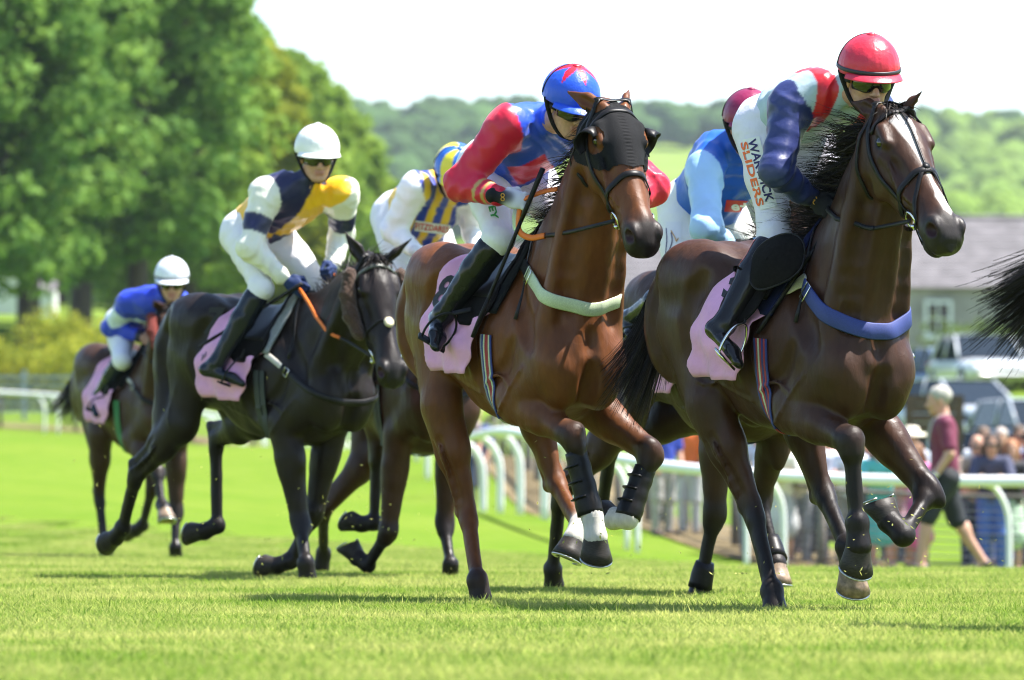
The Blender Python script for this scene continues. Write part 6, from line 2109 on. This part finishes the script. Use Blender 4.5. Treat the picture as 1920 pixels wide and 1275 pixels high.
PEOPLE = [  # px, depth, pose, scale, turn, shirt, lower kind, lower colour, hair kind, hair colour, glasses, label
 (1447, 69.0, 'lean', .95, 6, (.30, .42, .62), 'trousers', (.10, .12, .2), 'hair', (.30, .25, .2), 0, 'spectator in pale blue shirt at the rail, left of the white sunhat'),
 (1466, 68.6, 'lean', .93, -4, (.75, .72, .64), 'skirt', (.5, .5, .5), 'hat', (.78, .70, .55), 0, 'spectator in a cream sunhat leaning on the rail'),
 (1497, 68.7, 'lean', .92, 0, (.62, .52, .42), 'trousers', (.2, .2, .22), 'long_hair', (.34, .18, .08), 1, 'spectator with auburn hair and sunglasses right of the sunhat'),
 (1530, 69.2, 'lean', .95, 8, (.60, .66, .78), 'trousers', (.04, .05, .10), 'hair', (.40, .36, .32), 0, 'spectator in light blue shirt partly behind the leg of the blazed horse'),
 (1590, 69.0, 'lean', .94, 0, (.68, .72, .80), 'trousers', (.3, .28, .25), 'hair', (.45, .42, .38), 0, 'spectator in white shirt between the forelegs of the blazed horse'),
 (1652, 68.5, 'lean', .93, -8, (.08, .42, .42), 'skirt', (.08, .42, .42), 'long_hair', (.16, .08, .04), 1, 'spectator in a teal dress with sunglasses at the rail'),
 (1690, 69.3, 'lean', .90, 5, (.60, .30, .20), 'skirt', (.65, .45, .5), 'long_hair', (.50, .34, .14), 0, 'fair-haired spectator in a rust top left of the maroon shirt'),
 (1722, 68.6, 'stand', .88, -30, (.72, .20, .42), 'skirt', (.70, .12, .34), 'long_hair', (.2, .1, .05), 0, 'spectator in a pink dress standing behind the walking man'),
 (1826, 68.8, 'lean', .97, 4, (.45, .32, .24), 'trousers', (.05, .06, .10), None, None, 1, 'bald spectator with sunglasses right of the walking man'),
 (1860, 68.6, 'lean', .99, -6, (.045, .05, .10), 'trousers', (.05, .12, .4), 'long_hair', (.035, .02, .015), 1, 'dark-haired spectator with sunglasses and navy top at the rail'),
 (1893, 68.7, 'lean', .95, 0, (.03, .03, .035), 'skirt', (.42, .55, .40), 'long_hair', (.36, .16, .07), 0, 'red-haired spectator in black top and pale green skirt at the right edge'),
 (1925, 69.2, 'stand', .98, 20, (.15, .06, .10), 'trousers', (.03, .03, .035), 'hair', (.05, .03, .02), 0, 'spectator cut by the right edge behind the rail'),
 (1243, 73.0, 'stand', .95, 30, (.03, .06, .38), 'trousers', (.35, .33, .30), 'hair', (.12, .08, .05), 0, 'spectator in royal blue top seen below the hooded bay'),
 (1292, 74.0, 'stand', .92, -20, (.78, .16, .03), 'trousers', (.5, .5, .5), 'hair', (.3, .2, .1), 0, 'spectator in an orange top left of the blazed dark bay'),
 (1412, 69.6, 'lean', .96, 10, (.50, .52, .60), 'trousers', (.12, .14, .2), 'hair', (.10, .06, .04), 0, 'spectator in grey shirt furthest left of the group by the sunhat'),
 (1480, 70.6, 'stand', .97, 0, (.62, .60, .66), 'trousers', (.1, .1, .12), 'hair', (.32, .28, .24), 0, 'spectator standing behind the cream sunhat in a pale lilac shirt'),
 (1516, 71.0, 'stand', 1.0, 14, (.20, .30, .46), 'trousers', (.1, .1, .12), 'hair', (.07, .04, .03), 1, 'spectator in mid blue shirt standing behind the auburn hair'),
 (1562, 69.4, 'lean', .93, -6, (.72, .50, .46), 'skirt', (.3, .3, .34), 'long_hair', (.44, .30, .14), 0, 'spectator in a salmon top behind the leg of the blazed horse'),
 (1622, 69.8, 'lean', .96, 6, (.22, .24, .30), 'trousers', (.1, .1, .1), 'hair', (.2, .13, .08), 0, 'spectator in charcoal shirt left of the teal dress'),
 (1672, 70.8, 'stand', .97, -12, (.66, .62, .50), 'trousers', (.2, .2, .2), 'hair', (.5, .46, .42), 0, 'spectator in a sand shirt standing behind the teal dress'),
 (1706, 70.5, 'stand', .95, 16, (.58, .62, .74), 'trousers', (.1, .1, .2), 'hat', (.66, .60, .48), 0, 'spectator in a straw hat behind the fair-haired one'),
 (1842, 70.6, 'stand', .98, 10, (.70, .70, .72), 'trousers', (.1, .12, .3), 'hair', (.14, .09, .06), 0, 'spectator in a white shirt standing behind the bald man'),
 (1878, 71.2, 'stand', .97, -15, (.55, .14, .12), 'trousers', (.1, .12, .3), 'hair', (.4, .34, .3), 0, 'spectator in a red shirt standing behind the dark-haired one'),
 (1908, 71.4, 'stand', .99, 12, (.20, .36, .62), 'trousers', (.1, .12, .3), 'hair', (.1, .07, .05), 1, 'spectator in sky blue shirt standing behind the red-haired one'),
 (868, 88.0, 'stand', 1.0, 10, (.30, .22, .22), 'trousers', (.03, .04, .09), 'hair', (.05, .03, .02), 0, 'spectator in dusky top behind the rail beneath the hooded bay'),
 (895, 90.0, 'stand', .97, -25, (.05, .08, .22), 'trousers', (.25, .2, .18), 'hair', (.4, .3, .2), 0, 'spectator in navy top far behind the rail beneath the hooded bay'),
]
def build_people():
    protos = {k: spectator_proto(k) for k in ('lean', 'stand')}
    meshes = {}
    for k, pr in protos.items():
        for part in ('body', 'shirt', 'trousers', 'skirt', 'hair', 'long_hair', 'hat', 'sunglasses'):
            d = pr[part]; meshes[k, part] = mesh_from(part, d[0], d[1], True, d[2] if len(d) > 2 else None)
        for s in (-1, 1): meshes[k, 'shoe', s] = mesh_from('shoe', *pr['shoe'][s])
    M['shoe_leather'] = mat('shoe_leather', (.05, .035, .025), .5)
    cache = {}
    def cm(c):
        if c not in cache: cache[c] = mat('clothing', c, .75, noise=(8, .12), bump=(40, .3, .004))
        return cache[c]
    def child(name, me, m, p):
        if len(me.materials) == 0: me.materials.append(None)
        o = link(name, me, None, p); o.material_slots[0].link = 'OBJECT'; o.material_slots[0].material = m
        return o
    for px, D, pose, sc, turn, shirt, lk, lc, hk, hcol, gl, lb in PEOPLE:
        base = on_ground(px, D)
        if len(meshes[pose, 'body'].materials) == 0: meshes[pose, 'body'].materials.append(M['skin'])
        o = link('person', meshes[pose, 'body'], None, None, base, (0, 0, -math.pi / 2 + math.radians(turn))); o.scale = (sc, sc, sc)
        tag(o, lb, 'person', 'spectators behind the rail')
        child('shirt', meshes[pose, 'shirt'], cm(shirt), o); child(lk, meshes[pose, lk], cm(lc), o)
        if hk: child(hk if hk != 'long_hair' else 'hair', meshes[pose, hk], cm(hcol), o)
        if hk == 'hat': child('hair', meshes[pose, 'hair'], cm((.3, .2, .1)), o)
        if gl: child('sunglasses', meshes[pose, 'sunglasses'], M['lens'], o)
        for s in (-1, 1): child('shoe', meshes[pose, 'shoe', s], M['shoe_leather'], o)
    # the man walking along the course
    pr = spectator_proto('walk', .010)
    o = link('person', mesh_from('person', pr['body'][0], pr['body'][1], True, pr['body'][2]), M['skin'], None, on_ground(1772, 54.5), (0, 0, math.radians(184)))
    o.scale = (1.08, 1.12, 1.03)
    tag(o, 'grey-haired man in maroon polo shirt and black shorts walking by the rail', 'person')
    link('polo_shirt', mesh_from('polo', *pr['shirt']), cm((.155, .020, .055)), o); link('shorts', mesh_from('shorts', *pr['trousers']), cm((.012, .014, .018)), o)
    link('hair', mesh_from('hair', *pr['hair']), cm((.36, .34, .30)), o)
    for s in (-1, 1): link('shoe', mesh_from('shoe', *pr['shoe'][s]), M['shoe_leather'], o)
    nk = pr['nk']; mb = MB()
    for s in (-1, 1): mb.tube(catmull([nk + np.array([-.05, s * .05, .04]), nk + np.array([.09, s * .075, -.02]), nk + np.array([.135, s * .04, -.2]), nk + np.array([.135, 0, -.34])], 12), .012, 6, flat=.3)
    mb.build('lanyard', cm((.6, .6, .55)), o)
    mb = MB(); w = pr['wr'][1]; e = pr['el'][1]; d = nrm(w - e); mb.tube([w - d * .035, w - d * .012], .036, 12); mb.build('watch', M['steel'], o)

# ------------------------------------------------------------------ cars
def car_proto(kind):
    """x forward, on its wheels; parts as name -> (V, F) lists"""
    L, W, Hh = {'saloon': (4.5, 1.78, 1.43), 'hatch': (4.0, 1.72, 1.48), 'suv': (4.6, 1.86, 1.70)}[kind]
    xs = np.array([-.5, -.47, -.36, -.20, 0, .16, .30, .42, .48, .5]) * L
    belt = np.array([.52, .60, .62, .62, .61, .60, .58, .53, .46, .40]) * Hh
    low = np.array([.28, .2, .17, .16, .16, .16, .16, .18, .22, .28]) * Hh
    wd = np.array([.40, .46, .49, .50, .50, .50, .49, .47, .43, .36]) * W
    V = []; F = []; n = 12
    for i in range(len(xs)):
        for j in range(n):
            a = 2 * math.pi * j / n + math.pi / n
            cy, cz = math.cos(a), math.sin(a)
            e = .45
            V.append((xs[i], wd[i] * np.sign(cy) * abs(cy) ** e, (belt[i] + low[i]) / 2 + (belt[i] - low[i]) / 2 * np.sign(cz) * abs(cz) ** e))
    for i in range(len(xs) - 1):
        for j in range(n): F.append((i * n + j, i * n + (j + 1) % n, (i + 1) * n + (j + 1) % n, (i + 1) * n + j))
    F += [tuple(range(n)), tuple((len(xs) - 1) * n + j for j in range(n))[::-1]]
    body = (V, F)
    if kind == 'saloon': cab = [(-.36, 0), (-.24, .94), (-.06, 1.0), (.06, .97), (.23, .0)]
    elif kind == 'hatch': cab = [(-.48, 0), (-.40, .92), (-.10, 1.0), (.06, .97), (.25, 0)]
    else: cab = [(-.49, 0), (-.45, .95), (-.10, 1.0), (.08, .98), (.24, 0)]
    gl = MB(); rf = MB(); b0 = .60 * Hh
    pt = lambda x, k, s, ins: (x * L, s * W * (.46 - .07 * k - ins), b0 + (Hh - b0) * k)
    # glasshouse
    Vg = []; 
    for x, k in cab:
        for s in (-1, 1): Vg.append(pt(x, k * .985, s, 0))
    Fg = [(2 * i, 2 * i + 2, 2 * i + 3, 2 * i + 1) for i in range(4)]
    Fg += [tuple(2 * i for i in range(5)), tuple(2 * i + 1 for i in range(5))[::-1]]
    glass = (Vg, Fg)
    Vr = []; Fr = []
    roof = [(cab[1][0] - .01, .97), (cab[1][0] + .05, 1.0), (cab[2][0], 1.03), (cab[3][0] - .03, 1.01), (cab[3][0] + .01, .985)]
    for x, k in roof:
        for y in (-1, -.6, 0, .6, 1): Vr.append((x * L, y * W * .395, b0 + (Hh - b0) * (k + .02 - .04 * y * y)))
    Fr = [(i * 5 + j, i * 5 + j + 1, (i + 1) * 5 + j + 1, (i + 1) * 5 + j) for i in range(4) for j in range(4)]
    pillars = []
    for s in (-1, 1):
        for (x0, k0), (x1, k1) in ((cab[0], cab[1]), (cab[3], cab[4]), ((-.08, 0), (-.07, 1.0))):
            a = np.array(pt(x0, k0, s, -.004)); b = np.array(pt(x1, k1, s, -.004))
            pillars.append((a, b))
    return dict(L=L, W=W, H=Hh, body=body, glass=glass, roof=(Vr, Fr), pillars=pillars, wr=.31 if kind != 'suv' else .36)

CARS = [ # px, depth, kind, turn, colour, label
 (1515, 112, 'saloon', 4, (.012, .028, .095), 'dark blue saloon side-on behind the spectators, between the horses'),
 (1712, 119, 'suv', 176, (.020, .045, .13), 'blue estate car partly hidden by the head of the walking man'),
 (1868, 118, 'saloon', -50, (.030, .060, .15), 'dark blue saloon with glinting windscreen nearest the crowd at the right'),
 (1800, 128, 'saloon', -60, (.50, .53, .57), 'silver saloon just above the walking man'),
 (1940, 124, 'hatch', -74, (.40, .43, .46), 'silver car cut by the right edge beside the dark blue saloon'),
 (1838, 140, 'saloon', -80, (.60, .62, .64), 'pale silver car behind the dark blue saloon with the glinting windscreen'),
 (1908, 146, 'saloon', -70, (.74, .75, .77), 'white saloon in the middle row near the right edge'),
 (1778, 148, 'hatch', -65, (.14, .20, .32), 'slate blue hatchback in the middle row beside the gazebo'),
 (1858, 163, 'saloon', -75, (.78, .79, .81), 'white car with a bright curved roof, largest of the upper row'),
 (1795, 172, 'saloon', -80, (.62, .64, .66), 'pale grey saloon in the upper row next to the lilac gazebo'),
 (1930, 170, 'hatch', -70, (.74, .75, .77), 'white hatchback at the right edge under the black tail'),
 (1240, 160, 'hatch', 0, (.02, .05, .16), 'blue hatchback glimpsed between the hooded bay and the blazed bay'),
 (1395, 176, 'saloon', 178, (.4, .42, .45), 'grey saloon behind the blue car'),
]
def build_cars():
    M['car_glass'] = mat('car_glass', (.012, .018, .024), .04, spec=.4)
    M['tyre'] = mat('tyre_rubber', (.02, .02, .02), .8); M['wheel_rim'] = mat('wheel_rim', (.5, .5, .52), .25, metal=1.0)
    M['headlamp'] = mat('headlamp_glass', (.7, .72, .75), .08, spec=.8); M['tail_lamp'] = mat('tail_lamp', (.35, .01, .01), .2)
    pr = {k: car_proto(k) for k in ('saloon', 'hatch', 'suv')}; ms = {}
    def wheel(r):
        mb = MB(); mb.tube([(0, -.10, 0), (0, -.09, 0), (0, .09, 0), (0, .10, 0)], [r * .9, r, r, r * .9], 18)
        rb = MB(); rb.tube([(0, -.106, 0), (0, -.10, 0), (0, .10, 0), (0, .106, 0)], [r * .55, r * .62, r * .62, r * .55], 14)
        return mesh_from('tyre', np.array(mb.v), mb.f), mesh_from('rim', np.array(rb.v), rb.f)
    for k, p in pr.items():
        for q in ('body', 'glass', 'roof'): ms[k, q] = mesh_from('car_' + q, np.array(p[q][0]), p[q][1], q != 'glass')
        ms[k, 'tyre'], ms[k, 'rim'] = wheel(p['wr'])
        ms[k, 'tyre'].materials.append(M['tyre']); ms[k, 'rim'].materials.append(M['wheel_rim']); ms[k, 'glass'].materials.append(M['car_glass'])
        for nm, x, z, m in (('headlight', p['L'] * .47, .48 * p['H'], 'headlamp'), ('tail_light', -p['L'] * .485, .52 * p['H'], 'tail_lamp')):
            mb = MB(); mb.box((0, 0, 0), (.10, .32, .14)); ms[k, nm] = mesh_from(nm, np.array(mb.v), mb.f, False); ms[k, nm].materials.append(M[m])
        for i, (a, b) in enumerate(p['pillars']):
            mb = MB(); mb.tube([a, b], .035, 6); ms[k, 'pillar', i] = mesh_from('pillar', np.array(mb.v), mb.f)
    for px, D, k, turn, c, lb in CARS:
        p = pr[k]; o = empty('parked_car', on_ground(px, D), math.radians(turn)); tag(o, lb, 'car', 'cars in the car park')
        paint = mat('car_paint', c, .28, spec=.5, coat=.8)
        def ch(nm, me, m=None, loc=None):
            if len(me.materials) == 0: me.materials.append(None)
            x = link(nm, me, None, o, loc)
            if m: x.material_slots[0].link = 'OBJECT'; x.material_slots[0].material = m
            return x
        ch('body', ms[k, 'body'], paint); ch('windows', ms[k, 'glass']); ch('roof', ms[k, 'roof'], paint)
        for i in range(6): ch('pillar', ms[k, 'pillar', i], paint)
        for sx in (-.30, .31):
            for s in (-1, 1):
                t = ch('wheel', ms[k, 'tyre'], None, (sx * p['L'], s * p['W'] * .44, p['wr'])); link('rim', ms[k, 'rim'], None, t)
        for s in (-1, 1):
            ch('headlight', ms[k, 'headlight'], None, (p['L'] * .445, s * p['W'] * .34, .47 * p['H'])); ch('tail_light', ms[k, 'tail_light'], None, (-p['L'] * .468, s * p['W'] * .36, .50 * p['H']))

# ------------------------------------------------------------------ houses and shelters
def house(name, label, px, D, length, depth, wall_h, ridge_h, turn, wallm, roofm, windows, chimneys=(), group=None):
    o = empty(name, on_ground(px, D, -.3), math.radians(turn)); tag(o, label, 'house', group)
    L, W = length, depth
    # wall with gables
    V = [(-L / 2, -W / 2, 0), (L / 2, -W / 2, 0), (L / 2, W / 2, 0), (-L / 2, W / 2, 0), (-L / 2, -W / 2, wall_h), (L / 2, -W / 2, wall_h), (L / 2, W / 2, wall_h), (-L / 2, W / 2, wall_h), (-L / 2, 0, ridge_h), (L / 2, 0, ridge_h)]
    F = [(0, 1, 5, 4), (1, 2, 6, 9, 5), (2, 3, 7, 6), (3, 0, 4, 8, 7)]
    link('wall', mesh_from('wall', np.array(V), F, False), wallm, o)
    # slates in courses
    rf = empty_child('roof', o)
    slope = math.hypot(W / 2, ridge_h - wall_h); nrow = max(6, int(slope / .45)); 
    for s in (-1, 1):
        for i in range(nrow):
            t0, t1 = i / nrow, (i + 1.12) / nrow
            y0, y1 = s * (W / 2 + .3) * (1 - t0), s * (W / 2 + .3) * (1 - min(t1, 1))
            z0 = wall_h - .15 + (ridge_h + .12 - wall_h + .15) * t0; z1 = wall_h - .15 + (ridge_h + .12 - wall_h + .15) * min(t1, 1)
            mb = MB()
            v = [(-L / 2 - .2, y0, z0 + .05), (L / 2 + .2, y0, z0 + .05), (L / 2 + .2, y1, z1 + .01), (-L / 2 - .2, y1, z1 + .01), (-L / 2 - .2, y0, z0), (L / 2 + .2, y0, z0)]
            mb.add(v, [(0, 1, 2, 3), (4, 5, 1, 0)]); mb.build('slate_course', roofm, rf, smooth=False)
    mb = MB(); mb.tube([(-L / 2 - .2, 0, ridge_h + .12), (L / 2 + .2, 0, ridge_h + .12)], .12, 8); mb.build('ridge_tile', roofm, rf)
    for x, z, w, h in windows:
        wn = empty_child('window', o)
        y = -W / 2
        for a, b, c, d in ((x - w / 2 - .06, z + h / 2, .14, h + .28), (x + w / 2 + .06, z + h / 2, .14, h + .28)):
            mb = MB(); mb.box((a, y - .04, b), (c, .14, d)); mb.build('frame', M['window_white'], wn, smooth=False)
        for zz, hh_ in ((z - .06, .14), (z + h + .06, .14), (z + h / 2, .07)):
            mb = MB(); mb.box((x, y - .045, zz), (w, .14, hh_)); mb.build('frame', M['window_white'], wn, smooth=False)
        mb = MB(); mb.box((x, y - .048, z + h / 2), (.06, .13, h)); mb.build('glazing_bar', M['window_white'], wn, smooth=False)
        mb = MB(); mb.box((x, y - .012, z + h / 2), (w, .03, h)); mb.build('pane', M['car_glass'], wn, smooth=False)
        mb = MB(); mb.box((x, y - .10, z - .16), (w + .4, .22, .10)); mb.build('sill', M['window_white'], wn, smooth=False)
    for x in chimneys:
        mb = MB(); mb.box((x, 0, ridge_h + .3), (.9, .7, 1.7)); mb.box((x, 0, ridge_h + 1.2), (1.05, .85, .14)); mb.build('chimney', wallm, o, smooth=False)
        for dx in (-.2, .2):
            mb = MB(); mb.tube([(x + dx, 0, ridge_h + 1.25), (x + dx, 0, ridge_h + 1.7)], [.13, .10], 10); mb.build('chimney_pot', M['clay'], o)
    return o

def build_place():
    M['window_white'] = mat('window_paint', (.70, .72, .74), .5); M['clay'] = mat('clay_pot', (.30, .13, .07), .8)
    stone = mat('rendered_stone_wall', (.30, .28, .27), .9, noise=(1.2, .3), bump=(5, .8, .05))
    slate = mat('grey_slate', (.115, .105, .112), .8, noise=(1.5, .3), bump=(6, .5, .03))
    house('stone_house', 'grey stone house with slate roof and white windows, right of the blazed horse', 1818, 252, 14.5, 7.5, 5.2, 8.2, 2, stone, slate, [(-1.8, 3.05, .95, 1.35), (-5.2, 3.05, .95, 1.35), (2.4, 3.05, .95, 1.35), (5.4, 3.05, .95, 1.35), (-1.8, .8, .95, 1.2), (2.4, .8, .95, 1.2)], (6.4,))
    house('stone_barn', 'long low grey barn roof glimpsed between the two leading horses', 1190, 300, 13, 6.5, 2.6, 5.2, -6, stone, slate, [(-3, 1.0, .9, 1.0), (2, 1.0, .9, 1.0)], ())
    # white sheds behind the trunks
    for px, w, h, lb in ((16, 1.5, 1.8, 'pale shed wall glimpsed between the trunks at the left edge'), (86, .9, 1.3, 'small white shed between the tree trunks')):
        o = empty('shed', on_ground(px, 262, -.2)); tag(o, lb, 'shed')
        mb = MB(); mb.box((0, 0, h / 2), (w, 2.5, h)); mb.build('wall', M['window_white'], o, smooth=False)
        mb = MB(); mb.add([(-w / 2 - .1, -1.4, h), (w / 2 + .1, -1.4, h), (w / 2 + .1, 0, h + .5), (-w / 2 - .1, 0, h + .5), (-w / 2 - .1, 1.4, h), (w / 2 + .1, 1.4, h)], [(0, 1, 2, 3), (3, 2, 5, 4)]); mb.build('roof', slate, o, smooth=False)
    # lilac gazebo
    o = empty('gazebo', on_ground(1716, 178, -.9)); tag(o, 'lilac canopy gazebo beside the chest of the blazed horse', 'gazebo')
    lil = mat('lilac_canvas', (.30, .26, .52), .8, noise=(2, .08)); w, h = 2.6, 1.75
    V = [(-w / 2, -w / 2, h), (w / 2, -w / 2, h), (w / 2, w / 2, h), (-w / 2, w / 2, h), (0, 0, h + .8)] + [(x * 1.0, y * 1.0, h - .35) for x, y in ((-w / 2, -w / 2), (w / 2, -w / 2), (w / 2, w / 2), (-w / 2, w / 2))]
    link('canopy', mesh_from('canopy', np.array(V), [(0, 1, 4), (1, 2, 4), (2, 3, 4), (3, 0, 4)], False), lil, o)
    link('valance', mesh_from('valance', np.array(V), [(5, 6, 1, 0), (6, 7, 2, 1), (7, 8, 3, 2), (8, 5, 0, 3)], False), lil, o)
    for x in (-1, 1):
        for y in (-1, 1):
            mb = MB(); mb.tube([(x * w / 2 * .98, y * w / 2 * .98, -.1), (x * w / 2 * .98, y * w / 2 * .98, h)], .03, 6); mb.build('leg', M['steel'], o)
    # wooden screen behind the man
    o = empty('wooden_board', on_ground(1752, 92)); tag(o, 'brown wooden board on posts behind the head of the walking man', 'board')
    for i in range(5):
        mb = MB(); mb.box((0, 0, 1.0 + i * .15), (.95, .04, .14)); mb.build('plank', M['brown_wood'], o, smooth=False)
    for x in (-.40, .40):
        mb = MB(); mb.box((x, .05, .8), (.09, .07, 1.7)); mb.build('post', M['brown_wood'], o, smooth=False)
    # field fence by the left rail
    o = empty('field_gate', on_ground(45, 172)); tag(o, 'grey field gate and rails behind the white rail at the left', 'gate')
    for z in (.3, .55, .8, 1.05, 1.3):
        mb = MB(); mb.box((0, 0, z), (3.2, .04, .09)); mb.build('bar', M['grey_paint'], o, smooth=False)
    for x in (-1.6, 0, 1.6):
        mb = MB(); mb.box((x, .03, .72), (.12, .08, 1.6)); mb.build('post', M['grey_paint'], o, smooth=False)

# ------------------------------------------------------------------ the horse leaving the frame, and bits of turf thrown up
def build_leaver():
    src = HORSES['H5']
    fr = Frame(2600, 18.2, 40)
    dx = fr.o
    legs = {}
    H = Horse()
    k5 = RES['H5'][0]
    o = link('horse', RES['H5'][1].data, None, None, (0, 0, 0)); 
    o.location = fr.o; o.rotation_euler = (0, 0, fr.rz)
    tag(o, 'racehorse leaving the picture at the right edge, only its black tail showing', 'horse', 'racehorses galloping in the field')
    def copy_tree(src, par):
        c = src.copy(); COL.objects.link(c); c.parent = par
        for k in list(src.children): copy_tree(k, c)
    for c in list(RES['H5'][1].children):
        if not c.name.startswith(('tail', 'dock')): copy_tree(c, o)
    make_tail(k5, o, [(-.10, 0, -.03), (-.22, -.02, -.11), (-.34, -.04, -.19), (-.43, -.06, -.26), (-.49, -.08, -.31)], count=2200, spread=.12, seed=77, mat_=M['hair'])

def build_divots():
    r = np.random.default_rng(5)
    o = None
    V = []; F = []
    for cx, cy, D, n, sp in ((1700, 1010, 21.5, 60, 90), (1110, 1000, 23.2, 40, 90), (560, 1000, 29, 70, 110), (720, 1000, 30, 40, 70), (300, 900, 30, 40, 110), (1400, 1050, 23, 30, 90)):
        for i in range(n):
            p = at(cx + r.normal() * sp, min(cy + r.normal() * sp * .7, 1075), D + r.uniform(-.7, .7))
            if p[2] < .03: continue
            a = nrm(r.normal(size=3)) * r.uniform(.004, .013); b = nrm(np.cross(a, r.normal(size=3))) * r.uniform(.0015, .004)
            k = len(V); V += [p - a, p + b, p + a, p - b]; F.append((k, k + 1, k + 2, k + 3))
    o = link('grass_clippings', mesh_from('clippings', np.array(V), F, False), leaf_material('clipping', (.28, .32, .05), (.5, .48, .16), .4))
    tag(o, 'bits of grass thrown up by the hooves', 'grass', kind='stuff')

def build_haze():
    x0, x1, y0, y1, z0, z1 = -1500, 1500, -200, 3150, -45, 175
    mb = MB(); mb.box(((x0 + x1) / 2, (y0 + y1) / 2, (z0 + z1) / 2), (x1 - x0, y1 - y0, z1 - z0))
    m = bpy.data.materials.new('haze_air'); m.use_nodes = True; nt = m.node_tree; nt.nodes.clear()
    out = nt.nodes.new('ShaderNodeOutputMaterial'); v = nt.nodes.new('ShaderNodeVolumePrincipled')
    v.inputs['Color'].default_value = (.80, .88, 1.0, 1); v.inputs['Density'].default_value = .00008; v.inputs['Anisotropy'].default_value = .2
    nt.links.new(v.outputs[0], out.inputs['Volume'])
    o = mb.build('haze', m, None, smooth=False); tag(o, 'thin summer haze over the course and hills', 'haze', kind='stuff')
# ------------------------------------------------------------------ build everything
build_ground()
build_vegetation()
build_rails()
M['brown_wood'] = mat('brown_wood', (.085, .050, .030), .8, noise=(6, .3)); M['grey_paint'] = mat('grey_painted_wood', (.30, .34, .36), .8, noise=(6, .2))
build_cars()
build_place()
build_haze()
run_race(['H5', 'H3', 'H2', 'H1', 'H4', 'H6'])
build_leaver()
build_people()
build_grass()
build_divots()
